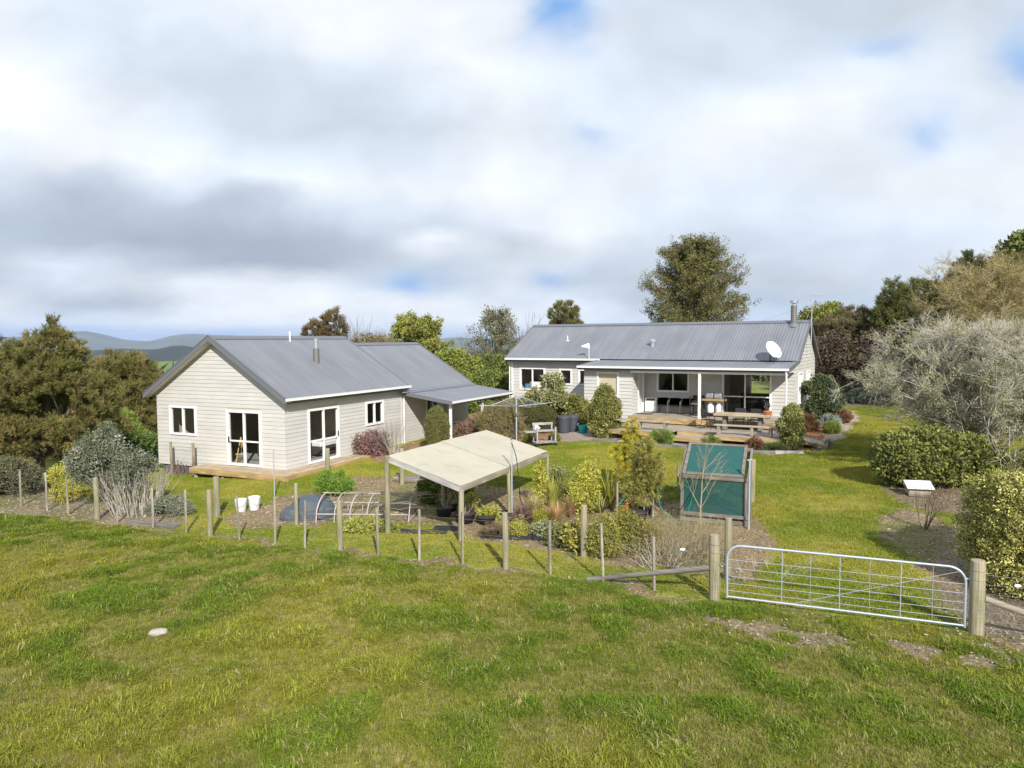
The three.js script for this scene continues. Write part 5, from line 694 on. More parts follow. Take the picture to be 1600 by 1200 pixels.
function fillLobes(lobes, size, cover, seed, upBias = 0.4, gaps = 0.36, ragged = 0.5, boxy = 0) {
  const r = rng(seed), out = [];
  lobes.forEach(([cx, cy, cz, rx, ry, rz], li) => {
    const area = 4 * Math.PI * Math.pow((Math.pow(rx * ry, 1.6) + Math.pow(rx * rz, 1.6) + Math.pow(ry * rz, 1.6)) / 3, 1 / 1.6), n = Math.round(cover * area / (size * size));
    for (let i = 0; i < n; i++) {
      const d = rdir(r), nz = fbm3(d.x * 2.3 + seed + li, d.y * 2.3, d.z * 2.3, 3); let rr = (1 - ragged * 0.5 + ragged * nz * 1.1) * (r() < 0.7 ? 0.82 + 0.2 * r() : 0.45 + 0.4 * r());
      if (boxy) rr *= Math.pow(1 / Math.max(Math.abs(d.x), Math.abs(d.y), Math.abs(d.z)), boxy);
      const p = [cx + d.x * rx * rr, cy + d.y * ry * rr, cz + d.z * rz * rr]; if (p[1] < 0.03) continue;
      if (fbm3(p[0] / size * 0.24 + seed, p[1] / size * 0.24, p[2] / size * 0.24, 2) < gaps) continue;
      const e = rdir(r); out.push([...p, d.x / rx + e.x * 0.5, d.y / ry + upBias + e.y * 0.4, d.z / rz + e.z * 0.5, size]);
    }
  });
  for (let i = out.length - 1; i > 0; i--) { const j = Math.floor(r() * (i + 1)); [out[i], out[j]] = [out[j], out[i]]; }
  return out;
}
function limbsTo(lobes, spots, base, r0, seed, twigs = 40) {
  const r = rng(seed), L = [], top = lobes.reduce((a, b) => (b[1] > a[1] ? b : a)), fork = base.h ?? 0.35 * top[1];
  const f = [base.dx ?? 0, fork, base.dz ?? 0]; L.push(limb([[0, -0.15, 0], [f[0] * 0.4 + (r() - 0.5) * 0.1, fork * 0.5, f[2] * 0.4], f], [r0 * 1.25, r0, r0 * 0.85], 8));
  for (const l of lobes) { const e = [l[0] + (r() - 0.5) * l[3] * 0.3, l[1] + l[4] * 0.35, l[2] + (r() - 0.5) * l[5] * 0.3], m = [(f[0] + e[0]) / 2 + (r() - 0.5) * l[3] * 0.35, (f[1] * 0.55 + e[1] * 0.45), (f[2] + e[2]) / 2 + (r() - 0.5) * l[5] * 0.35]; L.push(limb([f, m, e], [r0 * 0.75, r0 * 0.5, r0 * 0.18], 6)); for (let k = 0; k < twigs / lobes.length && spots.length; k++) { const s = spots[Math.floor(r() * spots.length)], d = Math.hypot(s[0] - l[0], s[1] - l[1], s[2] - l[2]); if (d > Math.max(l[3], l[4], l[5]) * 1.3) continue; const t = r() * 0.9, a = mixc(m, e, t), b = [s[0], s[1], s[2]]; L.push(limb([a, [(a[0] + b[0]) / 2 + (r() - 0.5) * 0.1, (a[1] + b[1]) / 2 + 0.06, (a[2] + b[2]) / 2 + (r() - 0.5) * 0.1], b], [r0 * 0.26, r0 * 0.15, r0 * 0.05], 4)); } }
  return merge(L);
}
let vseed = 100;
// a tree or shrub from its crown lobes (relative to its foot)
function plant(o) {
  const seed = (vseed += 17), t = thing(o.name, o.label, o.cat ?? 'shrub', [o.x, o.y ?? groundY(o.x, o.z) - 0.02, o.z], 0, o.group), spots = fillLobes(o.lobes, o.s, o.cover ?? 1.6, seed, o.up ?? 0.4, o.gaps ?? 0.36, o.ragged ?? 0.5, o.boxy ?? 0);
  part(t, o.stem ?? 'trunk', limbsTo(o.lobes, spots, o.fork ?? {}, o.r ?? 0.04, seed + 1, o.twigs ?? 30), barkMats[o.bark ?? 'brown']);
  crown(t, 'crown', o.kind, spots, o.cols, seed + 2, leafMat(o.tr ?? 0.28, o.rough ?? 0.75));
  if (o.extra) { const s2 = fillLobes(o.lobes, o.extra.s, o.extra.cover, seed + 5, o.up ?? 0.6, 0.2, o.extra.ragged ?? 0.7); crown(t, o.extra.name ?? 'twigs', o.extra.kind, s2, o.extra.cols, seed + 6, leafMat(0, 0.95)); }
  return t;
}
// a tree grown branch by branch: limbs leave the trunk up its height, side shoots carry the leaf sprays
function branchy(o) {
  const seed = (vseed += 19), r = rng(seed), t = thing(o.name, o.label, 'tree', [o.x, o.y ?? groundY(o.x, o.z) - 0.02, o.z], 0, o.group), B = [], S = [], T2 = [], h = o.h;
  const tr = [[0, -0.15, 0], [(r() - 0.5) * 0.3, h * 0.35, (r() - 0.5) * 0.3], [(r() - 0.5) * 0.5, h * 0.7, (r() - 0.5) * 0.5], [(r() - 0.5) * 0.4, h * 0.97, 0]];
  B.push(limb(tr, [o.r * 1.2, o.r, o.r * 0.55, o.r * 0.1], 8));
  for (let i = 0; i < o.n; i++) {
    const q = (i + r()) / o.n, f = o.base + (1 - o.base) * q, az = i * 2.39996 + r() * 0.8, R = lerpTable(o.profile, f) * (0.72 + 0.5 * r()), y0 = h * (o.base * 0.75 + (f - o.base) * 0.92), lift = o.lift * (0.7 + 0.6 * r()), c = Math.cos(az), s = Math.sin(az), pts = [], n = 5;
    for (let k = 0; k <= n; k++) { const u = k / n; pts.push([c * R * u + (r() - 0.5) * 0.12 * R * u, y0 + R * lift * Math.pow(u, 1.25), s * R * u + (r() - 0.5) * 0.12 * R * u]); }
    B.push(limb(pts, pts.map((_, k) => Math.max(0.008, o.r * 0.34 * (1 - f * 0.6) * (1 - 0.85 * k / n))), 4));
    for (let k = 1; k <= n; k++) for (let b = 0; b < o.side; b++) {
      const a = mixc(pts[k - 1], pts[k], r()), d = V3(c, lift * 0.9, s).add(rdir(r, 0.25).multiplyScalar(0.95)).normalize(), L = (o.shoot ?? 0.9) * (0.5 + 0.8 * r()) * (1 - 0.35 * f), e = [a[0] + d.x * L, a[1] + d.y * L, a[2] + d.z * L];
      T2.push(limb([a, e], [o.tw ?? 0.014, 0.005], 3)); if (k < 2 && r() < 0.6) continue;
      const m = o.leaves ?? 3; for (let w = 0; w < m; w++) { if (r() < (o.bareness ?? 0.1)) continue; const u = (w + 0.6 + 0.4 * r()) / m; S.push([a[0] + d.x * L * u, a[1] + d.y * L * u, a[2] + d.z * L * u, d.x + (r() - 0.5) * 0.6, d.y + 0.3, d.z + (r() - 0.5) * 0.6, o.s]); }
    }
  }
  part(t, 'trunk', merge(B), barkMats[o.bark ?? 'grey']); part(t, 'twigs', merge(T2), barkMats[o.twig ?? o.bark ?? 'grey']).userData.kind = 'stuff';
  for (let i = S.length - 1; i > 0; i--) { const j = Math.floor(r() * (i + 1)); [S[i], S[j]] = [S[j], S[i]]; } crown(t, 'crown', o.kind, o.leafTop ? S.filter((q) => r() < 1 - o.leafTop * sstep(0.35, 0.9, q[1] / h)) : S, o.cols, seed + 2, leafMat());
  if (o.extra) crown(t, 'twigs', 'twig', S.filter(() => r() < o.extra.frac).map((q) => [...q.slice(0, 6), o.extra.s]), o.extra.cols, seed + 3, leafMat(0, 0.95)); return t;
}
// bare branching tree or twiggy shrub
function bare(o) {
  const r = rng((vseed += 13)), t = thing(o.name, o.label, o.cat ?? 'tree', [o.x, o.y ?? groundY(o.x, o.z) - 0.02, o.z], o.turn ?? 0, o.group), T = [], W = [];
  const grow = (p, d, len, rad, lev) => {
    const n = 3, pts = [p.toArray()], rs = [rad]; let q = p.clone(), e = d.clone();
    for (let i = 0; i < n; i++) { e = e.add(rdir(r, o.lift ?? 0.15).multiplyScalar(o.wander ?? 0.22)).normalize(); q = q.clone().addScaledVector(e, len / n); pts.push(q.toArray()); rs.push(rad * (1 - 0.45 * (i + 1) / n)); if (lev < o.levels && i) { const k = o.side ?? 2; for (let b = 0; b < k; b++) { const s = e.clone().add(rdir(r, 0.1).multiplyScalar(o.open ?? 0.8)).normalize(); grow(q.clone(), s, len * (0.5 + 0.25 * r()), rad * 0.5, lev + 1); } } }
    (lev < 1 ? T : W).push(limb(pts, rs, lev < 1 ? 7 : lev < 2 ? 5 : 3)); if (lev < o.levels) grow(q, e, len * 0.7, rad * 0.55, lev + 1);
  };
  for (let s = 0; s < (o.stems ?? 1); s++) { const a = r() * 6.28, k = o.stems > 1 ? (o.splay ?? 0.5) * Math.sqrt(r()) : 0; grow(V3(Math.cos(a) * (o.foot ?? 0.05) * k, 0, Math.sin(a) * (o.foot ?? 0.05) * k), V3(Math.cos(a) * k, 1, Math.sin(a) * k).normalize(), o.h * (o.first ?? 0.5), o.r, o.stems > 1 ? 1 : 0); }
  if (T.length) part(t, 'trunk', merge(T), barkMats[o.bark ?? 'grey']); if (W.length) part(t, T.length ? 'branches' : 'stems', merge(W), barkMats[o.twig ?? o.bark ?? 'grey']);
  return t;
}
function straps(o) {     // flax and tussock: many long leaves from one foot
  const r = rng((vseed += 11)), out = []; for (let i = 0; i < o.n; i++) { const a = r() * 6.283, L = o.h * (0.6 + 0.5 * r()), lean = (o.lean ?? 0.5) * (0.25 + r()), w = o.w * (0.7 + 0.6 * r()), sx = -Math.sin(a), sz = Math.cos(a); let prev = null; for (let k = 0; k <= 4; k++) { const t = k / 4, d = lean * L * (t * 0.55 + t * t * 0.65), y = L * (t - (o.droop ?? 0.25) * t * t * lean * 1.6), ww = w * (1 - t * t * 0.95) * (0.6 + 0.4 * Math.min(1, t * 4)), x = Math.cos(a) * (0.04 + d), z = Math.sin(a) * (0.04 + d), c = [[x + sx * ww, Math.max(0, y), z + sz * ww], [x - sx * ww, Math.max(0, y), z - sz * ww]]; if (prev) out.push(...prev[0], ...prev[1], ...c[1], ...prev[0], ...c[1], ...c[0]); prev = c; } }
  const t = thing(o.name, o.label, o.cat ?? 'plant', [o.x, o.y ?? groundY(o.x, o.z) - 0.01, o.z], 0, o.group), g = tri3(out), col = new Float32Array(out.length), per = 24 * 3; for (let i = 0; i < out.length / 3; i++) { const k = hash3(Math.floor(i / 24), o.n, 4), c = mixc(o.cols[0], o.cols[1], k); col.set(c, i * 3); } g.setAttribute('color', new THREE.BufferAttribute(col, 3)); part(t, 'leaves', g, new THREE.MeshStandardMaterial({ vertexColors: true, roughness: 0.6, })); return t;
}
const KAN = [[0.165, 0.155, 0.036], [0.125, 0.13, 0.028], [0.225, 0.175, 0.06]], DKG = [[0.07, 0.10, 0.02], [0.115, 0.145, 0.028], [0.17, 0.19, 0.04]], MID = [[0.14, 0.18, 0.03], [0.2, 0.24, 0.04], [0.26, 0.28, 0.06]], YEL = [[0.33, 0.32, 0.04], [0.5, 0.46, 0.08], [0.24, 0.26, 0.03]], GRY = [[0.17, 0.18, 0.12], [0.23, 0.24, 0.17], [0.13, 0.145, 0.08]];
// ---- left side: kanuka stand and shrubs
plant({ name: 'kanuka_tree', label: 'big feathery olive-brown tree behind the fence and its yellow-green bush', cat: 'tree', x: -16.9, z: -25.6, lobes: [[0, 3.3, 0, 1.9, 1.0, 1.6], [-1.3, 2.6, 0.4, 1.4, 0.8, 1.3], [1.5, 2.9, 0.3, 1.3, 0.8, 1.2], [0.3, 4.5, 0, 1.2, 0.8, 1.0], [0.1, 5.1, 0, 0.7, 0.6, 0.7], [-0.4, 1.9, 0.8, 1.3, 0.6, 0.9], [1.9, 2.0, 0.2, 1.2, 0.6, 1.0], [0.8, 3.9, 0.5, 1.0, 0.5, 0.8], [-0.9, 3.9, 0.3, 0.9, 0.6, 0.8]], kind: 'feather', s: 0.33, cover: 3.0, cols: KAN, r: 0.17, bark: 'brown', up: 0.9, gaps: 0.36, ragged: 0.95, tr: 0.15, fork: { h: 1.0 } });
plant({ name: 'kanuka_tree', label: 'narrow feathery tree at the outer flank of the big olive-brown one', cat: 'tree', x: -19.6, z: -25.0, lobes: [[0, 3.2, 0, 1.7, 1.8, 1.6], [0.3, 5.0, 0, 1.1, 1.3, 1.1], [0.5, 1.7, 0.3, 1.5, 1.0, 1.2]], kind: 'feather', s: 0.34, cover: 2.9, cols: KAN, r: 0.14, up: 0.9, gaps: 0.32, ragged: 0.7, tr: 0.15, fork: { h: 1 } });
plant({ name: 'kanuka_tree', label: 'feathery olive tree behind the light green shrub near the gable', cat: 'tree', x: -19.4, z: -35.6, y: -1.4, lobes: [[0, 3.6, 0, 2.2, 1.6, 1.8], [-1.9, 3.0, 0, 1.8, 1.6, 1.6], [1.6, 2.8, 0, 1.6, 1.7, 1.5], [0.2, 4.9, 0, 1.3, 0.9, 1.2], [0, 1.8, 1, 2.4, 1.0, 1.2]], kind: 'feather', s: 0.4, cover: 2.6, cols: KAN, r: 0.15, up: 0.9, gaps: 0.3, ragged: 0.7, tr: 0.15, fork: { h: 1.4 } });
plant({ name: 'kanuka_tree', label: 'brownish feathery tree on the slope behind the big feathery tree', cat: 'tree', x: -24.5, z: -37, y: -1.8, lobes: [[0, 3.6, 0, 2.6, 1.9, 2], [2.0, 3.4, 0, 1.8, 1.6, 1.8], [0, 2.0, 1, 2.6, 1.2, 1.6]], kind: 'feather', s: 0.45, cover: 2.2, cols: [[0.15, 0.115, 0.04], [0.12, 0.10, 0.03], [0.18, 0.13, 0.06]], r: 0.15, up: 0.9, gaps: 0.3, ragged: 0.7, tr: 0.15, fork: { h: 1.4 } });
plant({ name: 'broadleaf_shrub', label: 'light green rounded shrub in front of the feathery trees', x: -17.6, z: -32.0, y: -0.9, lobes: [[0, 1.7, 0, 0.95, 1.0, 0.9], [0.7, 1.2, 0.3, 0.8, 0.9, 0.7]], kind: 'narrow', s: 0.24, cover: 2.4, cols: [[0.17, 0.24, 0.03], [0.22, 0.28, 0.04], [0.12, 0.19, 0.025]], r: 0.05 });
plant({ name: 'broadleaf_shrub', label: 'dark green undergrowth bush beside the foundation of the gable end', x: -16.0, z: -31.2, y: -0.7, lobes: [[0, 0.8, 0, 1.0, 0.8, 0.8], [-1.2, 1.0, 0.4, 1.0, 0.9, 0.8]], kind: 'broad', s: 0.24, cover: 2.2, cols: [[0.05, 0.09, 0.02], [0.09, 0.14, 0.03], [0.13, 0.19, 0.03]], r: 0.05 });
plant({ name: 'grey_leaf_shrub', label: 'silvery leaved shrub with many bare pale stems behind the fence', x: -11.9, z: -21.4, lobes: [[-0.3, 1.7, 0, 0.75, 0.5, 0.6], [0.5, 1.3, 0.1, 0.6, 0.42, 0.6], [-0.8, 1.4, 0.1, 0.5, 0.55, 0.5], [-0.35, 2.2, 0, 0.42, 0.32, 0.4]], kind: 'small', s: 0.2, cover: 2.0, cols: [[0.085, 0.10, 0.045], [0.13, 0.15, 0.08], [0.36, 0.37, 0.30]], r: 0.05, bark: 'grey', fork: { h: 0.3 } });
bare({ name: 'bare_stem_shrub', label: 'thicket of pale bare stems under the silvery shrub at the fence', cat: 'shrub', x: -11.0, z: -20.8, h: 1.35, first: 0.62, r: 0.010, levels: 2, stems: 80, splay: 0.42, foot: 1.5, wander: 0.14, open: 0.4, side: 1, bark: 'pale', twig: 'pale' });
plant({ name: 'yellow_shrub', label: 'yellow-green twiggy bush under the big feathery tree at the fence', x: -14.1, z: -22.3, lobes: [[0, 0.8, 0, 0.4, 0.36, 0.35], [0.15, 0.4, 0.1, 0.35, 0.3, 0.3]], kind: 'small', s: 0.15, cover: 1.0, cols: YEL, r: 0.03 });
plant({ name: 'grey_leaf_shrub', label: 'low silvery mound on the soil beside the fence board', x: -10.0, z: -20.7, lobes: [[0, 0.2, 0, 0.55, 0.28, 0.4], [0.4, 0.14, 0.1, 0.35, 0.2, 0.3]], kind: 'small', s: 0.15, cover: 2.4, cols: GRY, r: 0.02 });
plant({ name: 'grey_leaf_shrub', label: 'grey-green scrub under the big feathery tree', x: -16.4, z: -23.4, lobes: [[0, 0.6, 0, 0.9, 0.6, 0.6], [-1.2, 0.6, 0, 0.9, 0.7, 0.7]], kind: 'small', s: 0.2, cover: 1.6, cols: [[0.09, 0.10, 0.045], [0.14, 0.14, 0.07], [0.10, 0.085, 0.05]], r: 0.03 });
plant({ name: 'grey_leaf_shrub', label: 'dull green scrub between the feathery tree and the yellow bush', x: -13.3, z: -23.8, lobes: [[0, 0.7, 0, 0.8, 0.7, 0.6]], kind: 'small', s: 0.2, cover: 1.8, cols: [[0.06, 0.07, 0.03], [0.10, 0.10, 0.04], [0.12, 0.10, 0.05]], r: 0.03 });
// ---- along the cottage wall
plant({ name: 'purple_shrub', label: 'purple-red twiggy shrub against the long cottage wall', x: -5.9, z: -30.1, lobes: [[0, 0.5, 0, 0.65, 0.5, 0.5]], kind: 'scrap', s: 0.2, cover: 1.7, cols: [[0.20, 0.09, 0.10], [0.26, 0.14, 0.13], [0.16, 0.10, 0.06]], r: 0.02, extra: { kind: 'twig', s: 0.3, cover: 0.8, cols: [[0.22, 0.15, 0.14], [0.28, 0.2, 0.17]] } });
bare({ name: 'bare_stem_shrub', label: 'upright pale bare shrub beside the purple one on the cottage wall', cat: 'shrub', x: -5.0, z: -30.1, h: 1.4, first: 0.55, r: 0.012, levels: 3, stems: 30, splay: 0.55, foot: 0.4, wander: 0.12, open: 0.45, side: 1, bark: 'pale', twig: 'pale' });
plant({ name: 'topiary_shrub', label: 'clipped egg-shaped dark shrub before the porch of the cottage', x: -3.3, z: -31.4, lobes: [[0, 0.95, 0, 0.5, 0.88, 0.5], [0, 0.55, 0, 0.46, 0.6, 0.46]], kind: 'small', s: 0.13, cover: 3.4, cols: [[0.10, 0.115, 0.028], [0.15, 0.155, 0.04], [0.22, 0.2, 0.06]], r: 0.04, gaps: 0.2, ragged: 0.12, up: 0.1 });
plant({ name: 'purple_shrub', label: 'low purple-brown bush between porch post and clothesline', x: -1.5, z: -35.2, lobes: [[0, 0.5, 0, 0.8, 0.5, 0.6], [-0.9, 0.3, 0.6, 0.5, 0.35, 0.4]], kind: 'scrap', s: 0.2, cover: 1.8, cols: [[0.19, 0.10, 0.09], [0.24, 0.14, 0.10], [0.16, 0.13, 0.05]], r: 0.02, extra: { kind: 'twig', s: 0.3, cover: 0.7, cols: [[0.24, 0.17, 0.13], [0.28, 0.2, 0.14]] } });
plant({ name: 'twiggy_shrub', label: 'olive twiggy shrub beside the clothesline post', x: -0.6, z: -33.6, lobes: [[0, 0.85, 0, 1.0, 0.75, 0.7], [0.5, 0.5, 0.4, 0.7, 0.5, 0.5]], kind: 'small', s: 0.19, cover: 1.4, cols: [[0.19, 0.17, 0.05], [0.24, 0.20, 0.07], [0.15, 0.15, 0.04]], r: 0.03, bark: 'straw', extra: { kind: 'twig', s: 0.34, cover: 0.9, cols: [[0.30, 0.23, 0.13], [0.34, 0.28, 0.18]] } });
plant({ name: 'clipped_hedge', label: 'dark clipped hedge behind the clothesline post', cat: 'hedge', x: 1.1, z: -34.9, lobes: [[-0.5, 0.7, 0, 0.7, 0.68, 0.45], [0.35, 0.7, 0, 0.7, 0.66, 0.45]], kind: 'small', s: 0.15, cover: 2.8, cols: [[0.07, 0.075, 0.02], [0.11, 0.11, 0.03], [0.13, 0.12, 0.045]], r: 0.03, gaps: 0.22, ragged: 0.25 });
plant({ name: 'leafy_tree', label: 'slim staked tree with large pale leaves before the wide window', cat: 'tree', x: 2.0, z: -35.8, lobes: [[0, 2.35, 0, 0.45, 0.42, 0.4], [0.65, 1.95, 0, 0.5, 0.32, 0.4], [-0.75, 1.7, 0, 0.6, 0.32, 0.4], [0.2, 1.5, 0.1, 0.45, 0.3, 0.4]], kind: 'broad', s: 0.26, cover: 0.9, cols: [[0.16, 0.2, 0.05], [0.24, 0.25, 0.09], [0.32, 0.28, 0.14]], r: 0.035, bark: 'pale', gaps: 0.4, fork: { h: 1.2 } });
plant({ name: 'rhododendron', label: 'rounded yellow-green leafy bush behind the rubbish bins', x: 2.9, z: -36.6, lobes: [[0, 0.8, 0, 0.95, 0.75, 0.7], [0.4, 0.6, 0.1, 0.7, 0.6, 0.6], [-1.0, 1.0, -0.1, 0.6, 0.4, 0.5]], kind: 'broad', s: 0.22, cover: 2.3, cols: [[0.11, 0.13, 0.025], [0.19, 0.19, 0.04], [0.26, 0.25, 0.06]], r: 0.04 });
plant({ name: 'leafy_shrub', label: 'yellow-green leaves in front of the corner of the verandah house', x: 0.9, z: -37.6, lobes: [[0, 1.0, 0, 0.9, 0.5, 0.5], [-0.9, 0.9, 0, 0.6, 0.5, 0.5]], kind: 'broad', s: 0.22, cover: 1.6, cols: [[0.2, 0.2, 0.04], [0.28, 0.25, 0.06], [0.14, 0.17, 0.03]], r: 0.04 });
for (const [x, z, s, l] of [[0.8, -32.2, 0.27, 'small clipped yellow-green ball beside the trolley'], [1.9, -32.1, 0.24, 'small green ball behind the trolley']]) plant({ name: 'ball_shrub', label: l, x, z, lobes: [[0, s * 0.75, 0, s, s * 0.8, s]], kind: 'small', s: 0.1, cover: 3.2, cols: [[0.14, 0.16, 0.02], [0.2, 0.2, 0.03], [0.1, 0.13, 0.02]], r: 0.02, gaps: 0.2, ragged: 0.15 });
// ---- verandah house beds
plant({ name: 'topiary_shrub', label: 'cone-shaped variegated evergreen at the corner by the deck', x: 4.25, z: -32.9, lobes: [[0, 0.5, 0, 0.68, 0.55, 0.62], [0, 1.25, 0, 0.66, 0.72, 0.62], [0, 1.85, 0, 0.38, 0.52, 0.38]], kind: 'broad', s: 0.15, cover: 3.0, cols: [[0.10, 0.12, 0.025], [0.18, 0.19, 0.04], [0.40, 0.37, 0.12]], r: 0.05, gaps: 0.33, ragged: 0.4 });
plant({ name: 'evergreen_shrub', label: 'upright variegated shrub at the ramp end of the deck', x: 11.15, z: -28.6, lobes: [[0, 0.45, 0, 0.4, 0.45, 0.4], [0, 1.05, 0, 0.48, 0.5, 0.46], [0.05, 1.5, 0, 0.32, 0.35, 0.32]], kind: 'broad', s: 0.15, cover: 2.4, cols: [[0.11, 0.13, 0.025], [0.2, 0.21, 0.045], [0.45, 0.43, 0.16]], r: 0.04, gaps: 0.35, ragged: 0.55 });
plant({ name: 'small_tree', label: 'dark glossy small tree beside the gable windows', cat: 'tree', x: 15.2, z: -35.3, lobes: [[0, 1.75, 0, 0.8, 0.65, 0.7], [0.35, 1.2, 0.2, 0.65, 0.5, 0.55], [-0.4, 0.9, 0.1, 0.5, 0.5, 0.5]], kind: 'broad', s: 0.19, cover: 1.7, cols: [[0.035, 0.06, 0.026], [0.06, 0.09, 0.042], [0.14, 0.17, 0.05]], r: 0.06, gaps: 0.4, fork: { h: 0.8 } });
const lowBed = [['brown_shrub', 'rusty brown feathery plant below the deck beside the cone evergreen', 5.2, -31.5, 0.25, 0.28, [[0.17, 0.07, 0.045], [0.21, 0.10, 0.06]]], ['fern_shrub', 'bright green feathery plant before the deck step', 6.3, -30.35, 0.42, 0.36, [[0.13, 0.2, 0.03], [0.19, 0.26, 0.04]]], ['brown_shrub', 'rusty brown feathery plant below the deck beside the upright shrub', 9.75, -28.75, 0.26, 0.28, [[0.19, 0.085, 0.05], [0.24, 0.12, 0.06]]], ['fern_shrub', 'low green plant below the deck beside the paving slab', 8.1, -29.25, 0.32, 0.24, [[0.11, 0.16, 0.03], [0.16, 0.2, 0.04]]], ['fern_shrub', 'dark green ground plant in the bed below the long bench', 10.35, -28.3, 0.35, 0.15, [[0.06, 0.1, 0.02], [0.1, 0.14, 0.03]]], ['brown_shrub', 'rounded rusty shrub at the foot of the gable wall', 13.9, -33.6, 0.36, 0.4, [[0.19, 0.09, 0.04], [0.23, 0.12, 0.05]]], ['brown_shrub', 'broad rusty shrub by the gravel bed under the small tree', 16.3, -35.8, 0.5, 0.36, [[0.2, 0.10, 0.055], [0.25, 0.13, 0.07]]], ['yellow_shrub', 'low yellow-green shrub behind the broad rusty shrub', 16.7, -37.2, 0.75, 0.3, [[0.23, 0.23, 0.03], [0.3, 0.28, 0.05]]], ['silver_shrub', 'silver-leaved mound in the bed beside the gravel', 15.3, -34.6, 0.42, 0.3, [[0.28, 0.32, 0.27], [0.36, 0.4, 0.34]]], ['ball_shrub', 'round bright green ball shrub beside the gravel', 14.65, -32.8, 0.34, 0.3, [[0.13, 0.19, 0.015], [0.19, 0.24, 0.03]]], ['silver_shrub', 'grey shrub mound on the far lawn below the dark bush', 21.2, -43.4, 0.85, 0.45, [[0.15, 0.18, 0.14], [0.2, 0.23, 0.18]]], ['lavender_clump', 'small grey lavender by the pale ramp', 12.75, -29.0, 0.17, 0.14, [[0.2, 0.19, 0.16], [0.26, 0.24, 0.2]]], ['lavender_clump', 'small grey lavender below the upright shrub', 12.0, -28.5, 0.17, 0.14, [[0.2, 0.19, 0.15], [0.26, 0.24, 0.19]]]];
for (const [name, label, x, z, rx, ry, c] of lowBed) plant({ name, label, x, z, lobes: [[0, ry * 0.8, 0, rx, ry, rx]], kind: /ball/.test(name) ? 'small' : 'feather', s: /ball/.test(name) ? 0.11 : 0.2, cover: 2.6, cols: [c[0], c[1], c[0]], r: 0.012, twigs: 6, gaps: 0.22, ragged: 0.3, up: 0.5 });
straps({ name: 'flax_clump', label: 'green flax growing beyond the small tree', x: 19.4, z: -44.2, n: 120, h: 1.6, w: 0.045, lean: 0.5, cols: [[0.10, 0.14, 0.03], [0.16, 0.21, 0.05]] }); straps({ name: 'flax_clump', label: 'lower flax beside the grey shrub mound', x: 20.6, z: -45.0, n: 80, h: 1.3, w: 0.04, lean: 0.6, cols: [[0.09, 0.13, 0.03], [0.15, 0.19, 0.05]] });
// ---- nursery plants
plant({ name: 'leafy_shrub', label: 'bright green glossy shrub on the soil near the deck', x: -5.7, z: -23.0, lobes: [[0, 0.4, 0, 0.5, 0.42, 0.48]], kind: 'narrow', s: 0.18, cover: 2.6, cols: [[0.10, 0.2, 0.02], [0.17, 0.28, 0.03], [0.13, 0.22, 0.02]], r: 0.02 });
plant({ name: 'potted_shrub', label: 'bright yellow large-leaved plant under the canopy', x: -0.9, z: -19.75, lobes: [[0, 0.45, 0, 0.35, 0.3, 0.3], [0.25, 0.25, 0.1, 0.3, 0.2, 0.25]], kind: 'narrow', s: 0.2, cover: 2.0, cols: [[0.4, 0.4, 0.04], [0.48, 0.46, 0.07], [0.26, 0.32, 0.03]], r: 0.015 });
plant({ name: 'potted_shrub', label: 'dark green leafy shrub under the back of the canopy', x: -2.35, z: -21.6, lobes: [[0, 0.45, 0, 0.45, 0.42, 0.4], [0.7, 0.35, 0, 0.35, 0.3, 0.3]], kind: 'broad', s: 0.18, cover: 2.0, cols: [[0.08, 0.13, 0.02], [0.13, 0.19, 0.03], [0.17, 0.22, 0.04]], r: 0.02 });
for (const [x, z, h, l] of [[-1.9, -20.1, 0.7, 'bare twiggy plant in the black pot at the middle canopy post'], [-1.3, -19.4, 0.75, 'bare twiggy plant in the wide black pot near the front canopy post'], [-1.75, -20.65, 0.6, 'thin bare plant in the pot at the back of the canopy']]) bare({ name: 'bare_potted_plant', label: l, cat: 'plant', x, z, y: groundY(x, z) + 0.2, h, first: 0.5, r: 0.008, levels: 2, stems: 9, splay: 0.6, foot: 0.1, side: 1, open: 0.6, bark: 'straw', twig: 'straw' });
